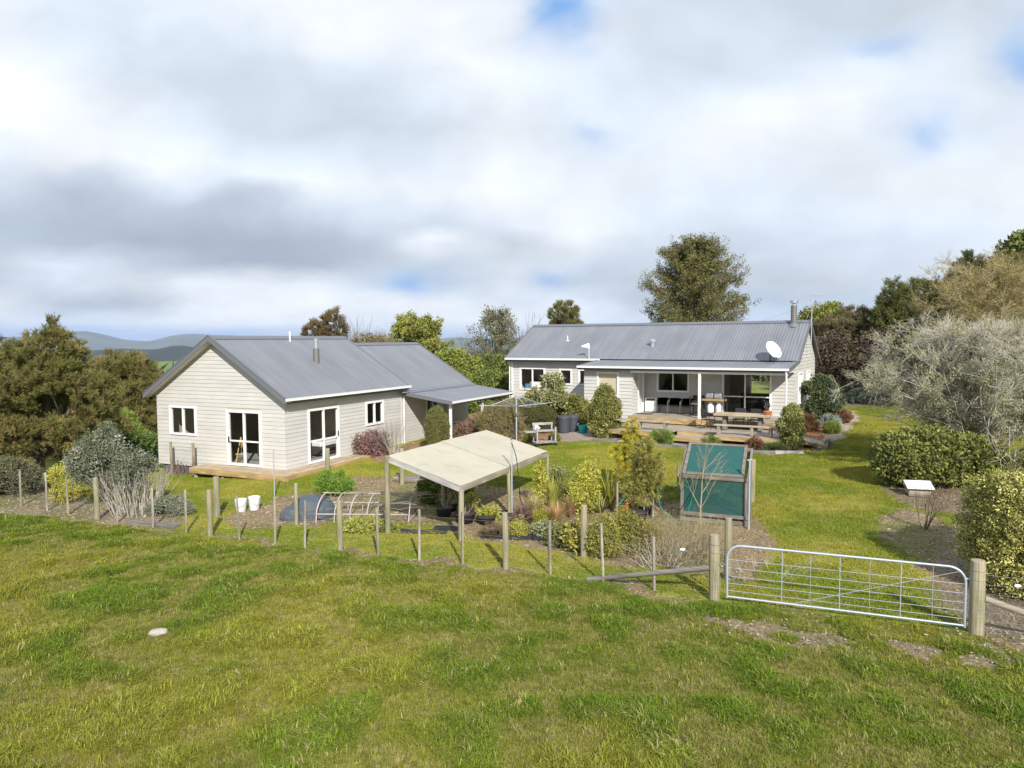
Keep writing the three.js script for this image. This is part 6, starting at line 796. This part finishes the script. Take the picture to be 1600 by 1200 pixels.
const plot = [['variegated_shrub', 'tall yellow variegated shrub beside the canopy corner post', 0.75, -20.75, 0.24, 0.62, 'small', 0.17, YEL], ['variegated_shrub', 'wide yellow variegated shrub in the middle of the plot', 1.95, -20.1, 0.45, 0.72, 'small', 0.18, YEL], ['variegated_shrub', 'loose pale green shrub between the two yellow variegated ones', 1.3, -21.0, 0.32, 0.55, 'small', 0.18, [[0.18, 0.2, 0.05], [0.26, 0.27, 0.09]]], ['ball_shrub', 'golden ball shrub behind the seedling trays', 0.75, -18.85, 0.24, 0.24, 'small', 0.1, [[0.24, 0.24, 0.02], [0.32, 0.3, 0.03]]], ['purple_shrub', 'low purple-brown plants behind the seedling trays', 0.28, -18.95, 0.32, 0.24, 'feather', 0.2, [[0.15, 0.085, 0.075], [0.2, 0.12, 0.09]]], ['leafy_shrub', 'yellow-leaved bush at the thick post in the plot', 1.6, -16.85, 0.36, 0.36, 'broad', 0.16, [[0.25, 0.24, 0.04], [0.34, 0.3, 0.05]]], ['leafy_shrub', 'yellow-green bush just behind the fence batten near the thick post', 2.05, -16.35, 0.36, 0.5, 'small', 0.18, [[0.2, 0.2, 0.03], [0.28, 0.26, 0.05]]], ['leafy_shrub', 'yellow-green bush behind the short stake and fence', 2.6, -16.75, 0.34, 0.48, 'small', 0.18, [[0.17, 0.18, 0.03], [0.26, 0.24, 0.04]]], ['leafy_shrub', 'orange-tipped green bush below the black pots', 3.05, -16.7, 0.36, 0.4, 'small', 0.18, [[0.2, 0.19, 0.03], [0.33, 0.25, 0.04]]], ['leafy_shrub', 'low dull green plants in front of the orange-brown tussock', 1.15, -17.3, 0.34, 0.24, 'small', 0.16, [[0.11, 0.12, 0.03], [0.17, 0.16, 0.05]]], ['low_plants', 'yellow-green low plants before the hoop tunnel', -4.0, -18.85, 0.5, 0.14, 'broad', 0.13, [[0.24, 0.27, 0.04], [0.33, 0.32, 0.07]]], ['low_plants', 'small green weeds at the foot of the tallest canopy post', -3.3, -18.6, 0.28, 0.1, 'broad', 0.12, [[0.16, 0.2, 0.03], [0.22, 0.25, 0.04]]], ['seedlings', 'golden seedlings standing in the black trays', 0.15, -18.1, 0.3, 0.2, 'small', 0.13, [[0.25, 0.25, 0.03], [0.34, 0.32, 0.06]]], ['seedlings', 'grey-green leafy seedlings at the end of the tray row', 0.85, -17.95, 0.3, 0.2, 'broad', 0.13, [[0.2, 0.23, 0.1], [0.28, 0.31, 0.16]]], ['seedlings', 'dull brownish seedlings in the tray under the canopy edge', -0.45, -18.15, 0.32, 0.14, 'feather', 0.15, [[0.14, 0.10, 0.05], [0.19, 0.13, 0.06]]]];
for (const [name, label, x, z, rx, ry, kind, s, c] of plot) plant({ name, label, cat: /seed|low/.test(name) ? 'plants' : 'shrub', x, z, lobes: ry > 0.45 ? [[0, ry * 0.7, 0, rx, ry * 0.7, rx], [rx * 0.2, ry * 1.35, 0, rx * 0.7, ry * 0.6, rx * 0.7]] : [[0, ry * 0.8, 0, rx, ry, rx]], kind, s, cover: 1.7, cols: [c[0], c[1], c[2] ?? c[0]], r: 0.014, twigs: 10, gaps: 0.33, ragged: 0.5 });
straps({ name: 'cabbage_flax', label: 'green-gold flax with upright leaves in the plot', x: 2.78, z: -20.3, n: 70, h: 1.3, w: 0.026, lean: 0.5, cols: [[0.2, 0.22, 0.03], [0.3, 0.28, 0.05]] }); straps({ name: 'cabbage_flax', label: 'small pale flax before the larger green-gold one', x: 2.45, z: -19.8, n: 34, h: 0.62, w: 0.016, lean: 0.6, cols: [[0.24, 0.25, 0.06], [0.36, 0.34, 0.12]] });
straps({ name: 'tussock', label: 'pale straw tussock behind the golden ball shrub', x: 0.6, z: -20.0, n: 240, h: 0.75, w: 0.006, lean: 0.55, cols: [[0.42, 0.36, 0.15], [0.5, 0.42, 0.2]] }); straps({ name: 'tussock', label: 'orange-brown tussock beside the golden ball shrub', x: 1.15, z: -18.85, n: 260, h: 0.8, w: 0.006, lean: 0.6, cols: [[0.36, 0.2, 0.07], [0.42, 0.28, 0.12]] }); straps({ name: 'tussock', label: 'reddish tussock between the variegated shrubs', x: 1.6, z: -19.6, n: 160, h: 0.7, w: 0.006, lean: 0.45, cols: [[0.22, 0.13, 0.07], [0.28, 0.17, 0.09]] }); straps({ name: 'tussock', label: 'yellow-green upright grass in the back of the plot', x: 1.15, z: -20.6, n: 150, h: 1.0, w: 0.01, lean: 0.4, cols: [[0.3, 0.3, 0.05], [0.36, 0.35, 0.08]] });
plant({ name: 'golden_conifer', label: 'golden conifer with tiered branches behind the potted tree', cat: 'tree', x: 3.65, z: -22.2, lobes: [[0, 1.85, 0, 0.2, 0.28, 0.2], [0.15, 1.45, 0, 0.42, 0.16, 0.3], [-0.12, 1.2, 0, 0.42, 0.16, 0.3], [0, 0.85, 0, 0.4, 0.22, 0.35], [-0.1, 0.45, 0, 0.4, 0.3, 0.35]], kind: 'feather', s: 0.16, cover: 1.7, cols: [[0.38, 0.34, 0.025], [0.5, 0.43, 0.03], [0.24, 0.25, 0.03]], r: 0.025, up: 0.1 });
plant({ name: 'feathery_tree', label: 'feathery olive-green young tree in the black pots', cat: 'tree', x: 3.6, z: -19.3, lobes: [[0, 1.2, 0, 0.45, 0.42, 0.4], [0.05, 1.65, 0, 0.34, 0.42, 0.32], [-0.15, 0.8, 0, 0.45, 0.3, 0.35]], kind: 'feather', s: 0.22, cover: 2.3, cols: [[0.25, 0.23, 0.045], [0.33, 0.30, 0.07], [0.2, 0.2, 0.04]], r: 0.02, bark: 'pale', gaps: 0.12, up: 0.8, fork: { h: 0.6 } });
bare({ name: 'bare_sapling', label: 'bare pale fruit tree sapling in front of the green shade box', x: 4.62, z: -17.6, h: 2.7, first: 0.42, r: 0.026, levels: 3, wander: 0.12, open: 0.75, side: 2, lift: 0.35, bark: 'straw', twig: 'straw' });
bare({ name: 'twiggy_shrub', label: 'straw-coloured twiggy shrub behind the gate strainer', cat: 'shrub', x: 3.7, z: -15.9, h: 1.1, first: 0.5, r: 0.008, levels: 3, stems: 80, splay: 0.9, foot: 0.75, wander: 0.25, open: 0.7, side: 1, bark: 'straw', twig: 'straw' }); bare({ name: 'twiggy_shrub', label: 'white-stemmed tangled low shrub near the strainer stay', cat: 'shrub', x: 3.25, z: -15.35, h: 0.75, first: 0.5, r: 0.009, levels: 3, stems: 16, splay: 1.0, foot: 0.4, wander: 0.4, open: 0.9, side: 1, bark: 'pale', twig: 'pale' }); bare({ name: 'twiggy_shrub', label: 'reddish bare shrub under the shade box', cat: 'shrub', x: 4.3, z: -16.7, h: 0.9, first: 0.5, r: 0.007, levels: 3, stems: 60, splay: 0.9, foot: 0.5, wander: 0.25, open: 0.7, side: 1, bark: 'red', twig: 'straw' });
bare({ name: 'twiggy_shrub', label: 'dry prunings tangled on the soil behind the gate end', cat: 'shrub', x: 5.3, z: -15.3, h: 0.4, first: 0.5, r: 0.006, levels: 2, stems: 40, splay: 1.6, foot: 0.6, wander: 0.5, open: 0.9, side: 1, bark: 'straw', twig: 'pale' });
// ---- right side
bare({ name: 'bare_sapling', label: 'bare dark-stemmed shrub on the bare soil beyond the gate', cat: 'shrub', x: 10.2, z: -17.6, h: 1.2, first: 0.5, r: 0.012, levels: 3, stems: 8, splay: 0.5, foot: 0.15, wander: 0.15, open: 0.6, side: 1, bark: 'brown', twig: 'brown' });
plant({ name: 'round_hedge', label: 'big rounded dark hedge shrub behind the white-lidded box', cat: 'hedge', x: 12.7, z: -21.7, lobes: [[-0.1, 0.85, 0, 1.35, 0.82, 1.0], [-0.8, 0.78, 0.1, 0.85, 0.75, 0.85], [1.0, 0.78, 0.1, 1.0, 0.72, 0.85]], kind: 'broad', s: 0.2, cover: 2.8, cols: [[0.09, 0.105, 0.025], [0.15, 0.17, 0.035], [0.27, 0.29, 0.06]], r: 0.06, gaps: 0.24, ragged: 0.25 });
plant({ name: 'variegated_hedge', label: 'tall yellow variegated hedge beside the hinge post of the gate', cat: 'hedge', x: 11.2, z: -14.3, lobes: [[-1.3, 1.12, 0.3, 0.68, 1.12, 0.8], [-0.2, 1.2, 0.2, 0.8, 1.15, 0.9], [1.2, 1.15, 0.5, 1.0, 1.15, 1.1], [-0.7, 0.6, 1.1, 0.6, 0.6, 0.6], [2.9, 1.2, 1.0, 1.1, 1.2, 1.2], [0.4, 0.7, 1.5, 0.8, 0.7, 0.7]], boxy: 0.7, kind: 'small', s: 0.16, cover: 3.0, cols: [[0.13, 0.15, 0.03], [0.28, 0.275, 0.06], [0.62, 0.57, 0.2]], r: 0.06, gaps: 0.25, ragged: 0.3 });
branchy({ name: 'lichen_tree', label: 'spreading pale grey lichen-covered tree over the round hedge', x: 15.7, z: -24.0, h: 5.0, r: 0.15, base: 0.25, n: 110, side: 4, profile: [[0.25, 3.2], [0.45, 3.5], [0.65, 3.1], [0.85, 2.2], [1, 1.0]], lift: 0.38, shoot: 0.8, leaves: 3, bareness: 0.3, tw: 0.016, kind: 'small', s: 0.15, leafTop: 0.6, cols: [[0.26, 0.26, 0.14], [0.34, 0.33, 0.2], [0.2, 0.21, 0.09]], bark: 'pale', extra: { s: 0.36, frac: 0.2, cols: [[0.5, 0.46, 0.36], [0.58, 0.54, 0.45]] } });
bare({ name: 'bare_tree', label: 'pale bare branches reaching out of the lichen-covered tree', x: 15.6, z: -23.7, h: 5.6, first: 0.36, r: 0.05, levels: 4, stems: 11, splay: 0.9, foot: 0.3, wander: 0.22, open: 0.7, side: 1, lift: 0.1, bark: 'pale', twig: 'pale' });
bare({ name: 'red_stem_shrub', label: 'reddish arching bare stems under the pale lichen tree', cat: 'shrub', x: 15.3, z: -21.3, h: 2.2, first: 0.55, r: 0.02, levels: 2, stems: 14, splay: 1.1, foot: 0.4, wander: 0.25, open: 0.6, side: 1, bark: 'red', twig: 'pale' });
plant({ name: 'shrub_bank', label: 'dull brown undergrowth behind the variegated hedge', cat: 'shrub', x: 16.2, z: -20.4, lobes: [[0, 0.7, 0, 1.5, 0.7, 0.9], [2, 0.9, 0, 1.5, 0.9, 1]], kind: 'small', s: 0.24, cover: 1.8, cols: [[0.09, 0.075, 0.035], [0.13, 0.11, 0.04], [0.12, 0.13, 0.03]], r: 0.04, extra: { kind: 'twig', s: 0.4, cover: 0.7, cols: [[0.26, 0.18, 0.13], [0.3, 0.22, 0.16]] } });
const bush = [['broadleaf_tree', 'yellow-green rounded tree behind the aerial', 25.3, -58, [[0, 4.2, 0, 2.0, 1.8, 1.8], [-1.5, 3.2, 0, 1.6, 1.6, 1.5], [1.5, 3.0, 0, 1.8, 1.8, 1.5]], 'broad', 0.42, [[0.18, 0.2, 0.03], [0.26, 0.26, 0.04], [0.12, 0.15, 0.025]], 0.3], ['kanuka_tree', 'grey-brown feathery tree behind the end of the verandah house', 22.6, -50, [[0, 3.4, 0, 2.2, 1.8, 1.6], [1.6, 4.2, -0.5, 1.8, 1.4, 1.6], [3.2, 3.4, 0, 1.8, 1.7, 1.5], [0.5, 1.6, 0.5, 2.2, 1.2, 1.2]], 'feather', 0.45, [[0.17, 0.14, 0.06], [0.13, 0.115, 0.045], [0.21, 0.17, 0.09]], 0.8], ['broadleaf_tree', 'mid green mixed tree beside the tall dark olive tree', 25.6, -47.5, [[0, 4.6, 0, 1.6, 1.7, 1.5], [1.5, 5.4, 0, 1.7, 2.0, 1.5], [-0.4, 6.4, 0, 0.8, 1.0, 0.8], [1, 2.6, 0.6, 2.4, 1.5, 1.4]], 'feather', 0.45, [[0.13, 0.14, 0.03], [0.1, 0.12, 0.026], [0.17, 0.17, 0.045]], 0.8], ['kanuka_tree', 'tall dark olive tree rising behind the dark purple-brown bush', 28.2, -45, [[0, 5.4, 0, 2.0, 2.0, 1.7], [1.8, 6.6, 0, 1.9, 1.8, 1.7], [0.2, 7.6, 0, 0.8, 1.2, 0.8], [3.4, 7.2, 0, 1.7, 1.5, 1.5], [1.5, 3.2, 0.8, 3.2, 1.8, 1.6]], 'feather', 0.5, [[0.11, 0.10, 0.025], [0.075, 0.08, 0.02], [0.15, 0.13, 0.04]], 0.9], ['broadleaf_tree', 'highest deep green tree topping the bush above the lichen tree', 33.6, -47, [[0, 8.6, 0, 1.9, 1.8, 1.6], [2.4, 9.8, 0, 2.2, 2.0, 2.0], [3.5, 7.0, 0, 2.6, 2.4, 2.0], [0.5, 5.4, 0, 2.4, 2.4, 1.8], [-1.6, 7.6, 0, 1.2, 1.0, 1.2]], 'broad', 0.5, DKG, 0.4], ['broadleaf_tree', 'deep green tree behind the yellowish bare-branched tree', 29.5, -38, [[0, 3.4, 0, 2.4, 2.2, 1.8], [2.2, 4.6, 0, 2.0, 2.2, 1.6]], 'narrow', 0.42, [[0.05, 0.08, 0.018], [0.08, 0.12, 0.025], [0.1, 0.13, 0.03]], 0.4], ['purple_bush', 'dark purple-brown bush at the lawn end', 22.0, -46.6, [[0, 1.6, 0, 2.0, 1.5, 1.2], [1.9, 2.3, -0.3, 1.9, 1.9, 1.4], [-1.2, 2.6, -0.6, 1.4, 1.4, 1.2]], 'scrap', 0.36, [[0.085, 0.06, 0.042], [0.11, 0.075, 0.05], [0.075, 0.065, 0.035]], 0.4], ['purple_bush', 'dark brown bush behind the lichen tree crown', 24.6, -42.5, [[0, 1.8, 0, 1.9, 1.8, 1.3], [2.4, 2.6, 0, 2.2, 2.2, 1.5]], 'scrap', 0.36, [[0.085, 0.055, 0.04], [0.11, 0.075, 0.05], [0.07, 0.06, 0.03]], 0.4]];
for (const [name, label, x, z, lobes, kind, s, cols, up] of bush) plant({ name, label, cat: /tree/.test(name) ? 'tree' : 'bush', x, z, lobes, kind, s, cover: kind === 'feather' ? 2.6 : 2.0, cols, r: 0.16, up, gaps: 0.3, ragged: 0.65, twigs: 50, group: 'trees and bushes of the bush edge past the lawn', tr: kind === 'feather' ? 0.15 : 0.28 });
branchy({ name: 'lichen_tree', label: 'yellowish bare-branched tree high in the bush behind the lichen-covered tree', x: 24.6, z: -36.8, h: 8.0, r: 0.14, base: 0.4, n: 70, side: 3, profile: [[0.4, 3.0], [0.6, 3.4], [0.8, 2.8], [1, 1.2]], lift: 0.7, shoot: 0.9, leaves: 2, bareness: 0.35, kind: 'scrap', s: 0.13, cols: [[0.3, 0.26, 0.09], [0.36, 0.31, 0.12], [0.24, 0.22, 0.06]], bark: 'straw', extra: { s: 0.55, frac: 0.28, cols: [[0.36, 0.29, 0.13], [0.42, 0.34, 0.17]] } });
// ---- behind the houses
branchy({ name: 'beech_tree', label: 'tall spreading beech tree behind the verandah house ridge', x: 14.3, z: -56.5, h: 12.2, r: 0.2, base: 0.3, n: 140, side: 3, profile: [[0.3, 3.3], [0.45, 3.5], [0.6, 3.3], [0.75, 2.7], [0.9, 1.8], [1, 0.8]], lift: 0.5, shoot: 1.15, leaves: 4, bareness: 0.2, kind: 'scrap', s: 0.25, cols: [[0.12, 0.115, 0.025], [0.165, 0.14, 0.04], [0.105, 0.12, 0.028]], bark: 'grey' });
branchy({ name: 'broadleaf_tree', label: 'rounded yellow-green tree rising behind the lower cottage roof', x: -7.0, z: -52.5, y: -0.6, h: 7.9, r: 0.15, base: 0.4, n: 60, side: 2, profile: [[0.4, 2.2], [0.6, 2.3], [0.8, 1.9], [1, 0.9]], lift: 0.55, shoot: 0.7, leaves: 3, kind: 'broad', s: 0.27, cols: [[0.21, 0.23, 0.04], [0.29, 0.29, 0.055], [0.16, 0.18, 0.03]], bark: 'grey' });
plant({ name: 'kanuka_tree', label: 'brown feathery tree behind the cottage flue', cat: 'tree', x: -12.2, z: -47.5, y: -0.6, lobes: [[0.5, 6.3, 0, 0.75, 1.2, 0.7], [-0.7, 5.9, 0, 0.7, 0.9, 0.7], [0, 4.6, 0, 1.6, 1.2, 1.2]], kind: 'feather', s: 0.36, cover: 2.6, cols: [[0.17, 0.12, 0.05], [0.13, 0.1, 0.035], [0.2, 0.15, 0.07]], r: 0.12, up: 0.9, fork: { h: 2 } });
for (const [x, z, h, st, l] of [[-11.0, -50, 8.3, 5, 'bare grey tree beside the brown feathery one behind the cottage'], [1.9, -60, 9, 3, 'slim bare tree at the ridge end of the verandah house'], [-2.0, -62, 7.6, 3, 'bare tree standing against the half-leafed one between the houses']]) bare({ name: 'bare_tree', label: l, x, z, y: -0.8, h, first: 0.42, r: st > 3 ? 0.05 : 0.07, levels: 3, stems: st, splay: 0.35, foot: 0.3, wander: 0.12, open: 0.5, side: 2, lift: 0.3, bark: 'grey', twig: 'grey' });
plant({ name: 'twiggy_bush', label: 'low brown bush over the cottage ridge step', x: -9.1, z: -47, y: -0.6, cat: 'bush', lobes: [[0, 5.2, 0, 1.3, 0.8, 1.0], [0.4, 4.0, 0, 1.4, 1, 1]], kind: 'scrap', s: 0.3, cover: 1.3, cols: [[0.17, 0.14, 0.05], [0.22, 0.17, 0.08], [0.13, 0.14, 0.03]], r: 0.08, extra: { kind: 'twig', s: 0.5, cover: 0.9, cols: [[0.3, 0.24, 0.16], [0.35, 0.28, 0.2]] } });
branchy({ name: 'half_bare_tree', label: 'half-leafed dark tree between the two houses', x: -1.2, z: -60.5, y: -1.2, h: 9.4, r: 0.13, base: 0.3, n: 60, side: 2, profile: [[0.3, 2.9], [0.55, 2.6], [0.8, 1.5], [1, 0.5]], lift: 0.75, shoot: 0.8, leaves: 2, bareness: 0.45, kind: 'scrap', s: 0.3, cols: [[0.12, 0.13, 0.045], [0.17, 0.15, 0.06], [0.10, 0.12, 0.045]], bark: 'grey' });
plant({ name: 'kanuka_tree', label: 'bushy olive tree over the ridge corner of the verandah house', cat: 'tree', x: 4.5, z: -62, y: 0, lobes: [[0, 7.0, 0, 1.3, 1.1, 1.1], [0.3, 5.4, 0, 1.7, 1.4, 1.2]], kind: 'feather', s: 0.42, cover: 2.2, cols: KAN, r: 0.12, up: 0.9, fork: { h: 3 } });
for (const [x, z, w, h, l, c] of [[-4.4, -49.5, 2.0, 4.7, 'green bush below the rounded yellow-green tree', MID], [-2.0, -47, 2.0, 3.2, 'dense green bush between the cottage roof and verandah house', [[0.09, 0.13, 0.025], [0.14, 0.18, 0.03], [0.18, 0.2, 0.04]]], [-0.6, -53, 2.4, 4.4, 'dark green bush beside the verandah house wall', DKG], [-3.0, -55, 2.4, 4.2, 'brownish green bush behind the dense green one', [[0.13, 0.12, 0.035], [0.17, 0.15, 0.05], [0.10, 0.12, 0.03]]]]) plant({ name: 'broadleaf_bush', label: l, cat: 'bush', x, z, y: -0.5, lobes: [[0, h * 0.5, 0, w, h * 0.5, w * 0.7], [w * 0.5, h * 0.72, 0, w * 0.6, h * 0.3, w * 0.6], [-w * 0.6, h * 0.55, 0.2, w * 0.7, h * 0.4, w * 0.6]], kind: 'broad', s: 0.34, cover: 2.0, cols: c, r: 0.08, gaps: 0.3, ragged: 0.55 });
// a far slope of bush that reads as one mass
{
  const r = rng(900), spots = []; while (spots.length < 9000) { const a = -Math.PI / 2 + (r() - 0.5) * 2.3, d = 75 + 420 * r() * r(), x = Math.cos(a) * d, z = Math.sin(a) * d - 10; if (z > -60) continue; const h = 2 + 3.5 * fbm2(x * 0.05, z * 0.05, 3); spots.push([x, farY(x, z) + h * (0.3 + 0.8 * r()), z, (r() - 0.5), 1, (r() - 0.5), 1.6 + d * 0.004]); }
  const g = new THREE.Group(); g.name = 'valley_bush'; g.userData.kind = 'stuff'; g.userData.label = 'far slope of brown and olive bush falling into the valley'; g.userData.category = 'bush'; scene.add(g); crown(g, 'canopy', 'narrow', spots, [[0.10, 0.095, 0.03], [0.15, 0.105, 0.05], [0.075, 0.09, 0.025]], 901, leafMat(0, 0.95));
}
// ---------------------------------------------------------------- grass
{
  const tuft = (seed, n, h, w, spread, lean) => { const r = rng(seed), o = []; for (let i = 0; i < n; i++) { const a = r() * 6.283, b = r() * 6.283, d = spread * Math.sqrt(r()), L = h * (0.55 + 0.6 * r()), q = lean * (0.3 + r()), x = Math.cos(a) * d, z = Math.sin(a) * d, cx = Math.cos(b), cz = Math.sin(b), sx = -cz * w * (0.7 + 0.6 * r()), sz = cx * w, m = [x + cx * q * L * 0.35, L * 0.62, z + cz * q * L * 0.35], t = [x + cx * q * L, L * (1 - 0.35 * q), z + cz * q * L], A = [x - sx, -0.01, z - sz], B = [x + sx, -0.01, z + sz], C = [m[0] - sx * 0.75, m[1], m[2] - sz * 0.75], D = [m[0] + sx * 0.75, m[1], m[2] + sz * 0.75]; o.push(...A, ...B, ...D, ...A, ...D, ...C, ...C, ...D, ...t); } return tri3(o); };
  const field = (name, label, geos, n, pick, colour, seed, m) => {
    const r = rng(seed), per = geos.map(() => []); let tries = 0, got = 0; while (got < n && tries < n * 30) { tries++; const s = pick(r); if (s) { per[Math.floor(r() * geos.length)].push(s); got++; } }
    const g = new THREE.Group(); g.name = name; g.userData = { kind: 'stuff', label, category: 'grass' }; scene.add(g); const mx = new THREE.Matrix4(), q = new THREE.Quaternion(), e = new THREE.Euler(), c = new THREE.Color();
    geos.forEach((geo, k) => { const im = new THREE.InstancedMesh(geo, m, per[k].length); im.name = 'blades'; im.userData.kind = 'stuff'; im.castShadow = im.receiveShadow = true; per[k].forEach(([x, z, s], i) => { e.set((r() - 0.5) * 0.3, r() * 6.283, (r() - 0.5) * 0.3); q.setFromEuler(e); mx.compose(V3(x, groundY(x, z), z), q, V3(s * (0.8 + 0.4 * r()), s * (0.75 + 0.5 * r()), s * (0.8 + 0.4 * r()))); im.setMatrixAt(i, mx); c.setRGB(...colour(x, z, r)); im.setColorAt(i, c); }); g.add(im); });
  };
  const gm = new THREE.MeshPhysicalMaterial({ color: 0xffffff, roughness: 0.9, specularIntensity: 0.2 });
  const lush = (x, z) => fbm2(x * 1.7 + 31, z * 1.7 + 7, 5), patch = (x, z) => fbm2(x * 0.28 + 3, z * 0.28 + 17, 3);
  field('paddock_grass', 'rough tufted paddock grass in front of the fence', [tuft(1, 20, 0.085, 0.0042, 0.085, 1.0), tuft(2, 18, 0.10, 0.0045, 0.08, 0.95), tuft(3, 24, 0.065, 0.0038, 0.1, 1.15)], 190000, (r) => {
    const z = -5.2 - 24 * Math.pow(r(), 0.8), hw = 2.2 + -z * 0.80, x = (r() * 2 - 1) * hw; if (behindFence(x, z) > -0.02 || x < -26) return null; const k = zoneAt(x, z); if (k !== 'paddock' && r() > 0.18) return null;
    const l = lush(x, z); if (l < 0.42 && r() < 0.35) return null; return [x, z, (0.6 + 0.95 * sstep(0.46, 0.70, l) + (r() < 0.03 ? 0.5 : 0)) * (k === 'paddock' ? 1 : 0.55) * (0.6 + 0.4 * sstep(0, 1.2, -behindFence(x, z)))];
  }, (x, z, r) => { const l = lush(x, z), p = patch(x, z), dry = r() < 0.10 + 0.30 * sstep(0.5, 0.36, l) ? 1 : 0, k = 0.62 + 0.7 * r(); const g = mixc(mixc([0.19, 0.21, 0.03], [0.125, 0.185, 0.018], sstep(0.40, 0.66, l)), [0.27, 0.255, 0.035], sstep(0.48, 0.66, p) * 0.7); return mixc(g, [0.36, 0.30, 0.13], dry * 0.7).map((v) => v * k); }, 5, gm);
  field('lawn_grass', 'mown garden lawn round the houses and behind the fence', [tuft(7, 46, 0.04, 0.0045, 0.2, 0.9), tuft(8, 46, 0.035, 0.0045, 0.2, 1.0)], 60000, (r) => {
    const z = -11.5 - 32 * Math.pow(r(), 1.1), x = -18 + 40 * r(); if (behindFence(x, z) < 0.08 || x > 4 - z * 0.62) return null; if (zoneAt(x, z) !== 'lawn') return r() < 0.04 && zoneAt(x, z) === 'plot' ? [x, z, 0.7] : null; return [x, z, 0.8 + 0.5 * r()];
  }, (x, z, r) => { const p = fbm2(x * 0.55, z * 0.55, 4), k = 0.8 + 0.4 * r(); return mixc(mixc([0.185, 0.225, 0.02], [0.30, 0.285, 0.04], sstep(0.42, 0.66, p)), [0.34, 0.29, 0.12], r() < 0.12 ? 0.7 : 0).map((v) => v * k); }, 6, gm);
  // bark chips, clods and sticks lying on the open soil
  { const r = rng(71), list = []; let k = 0; while (list.length < 26000 && k++ < 600000) { const x = -18 + 36 * r(), z = -10 - 28 * r(), q = zoneAt(x, z); if (!['plot', 'bare', 'leftbed', 'camfoot', 'hedgefoot', 'frontbed', 'redbark', 'lbed', 'cbed', 'track', 'fenceline', 'gravel'].includes(q)) continue; list.push([x, z, q]); }
    const g = box(0.05, 0.008, 0.014), im = new THREE.InstancedMesh(g, new THREE.MeshStandardMaterial({ color: 0xffffff, roughness: 1 }), list.length), mx = new THREE.Matrix4(), q4 = new THREE.Quaternion(), e = new THREE.Euler(), c = new THREE.Color(); im.name = 'mulch_chips'; im.userData = { kind: 'stuff', label: 'loose bark chips and sticks on the bare soil', category: 'mulch' };
    list.forEach(([x, z, q], i) => { e.set((r() - 0.5) * 0.7, r() * 6.28, (r() - 0.5) * 0.7); q4.setFromEuler(e); const s = 0.5 + 1.3 * r() * r() + (r() < 0.03 ? 1.2 : 0); mx.compose(V3(x, groundY(x, z) + 0.008, z), q4, V3(s, 0.8 + s * 0.4, q === 'gravel' ? s * 2.2 : s * (0.7 + r()))); im.setMatrixAt(i, mx); const b = SOIL[q], k2 = 0.5 + 1.5 * r(); c.setRGB(...mixc(b, [0.3, 0.25, 0.17], r() * 0.5).map((v) => v * k2)); im.setColorAt(i, c); }); im.castShadow = im.receiveShadow = true; scene.add(im); }
  // dry stalks standing in the paddock
  straps({ name: 'dry_grass_tuft', label: 'dry straw-coloured grass stalks standing in the paddock', cat: 'grass', x: -10.2, z: -13.2, n: 26, h: 0.5, w: 0.006, lean: 0.5, cols: [[0.4, 0.34, 0.2], [0.48, 0.42, 0.28]] });
  // fallen leaves and litter on the worn track
  { const r = rng(33), L = []; for (let k = 0; k < 420; k++) { const t = r(), x = 2.2 + 8.5 * t, z = -12.9 + 2.4 * t + (r() - 0.5) * 1.5, s = 0.012 + 0.022 * r(); const y = groundY(x, z) + 0.02 + 0.03 * r(), a = r() * 6.28; L.push(new THREE.CircleGeometry(s, 5).scale(1, 0.6, 1).rotateX(-Math.PI / 2 + (r() - 0.5)).rotateY(a).translate(x, y, z)); } const m = part(scene, 'leaf_litter', merge(L), mat([0.42, 0.37, 0.28], 0.9)); m.userData = { kind: 'stuff', label: 'pale fallen leaves scattered along the worn track at the gate', category: 'leaves' }; }
}
renderer.render(scene, camera);
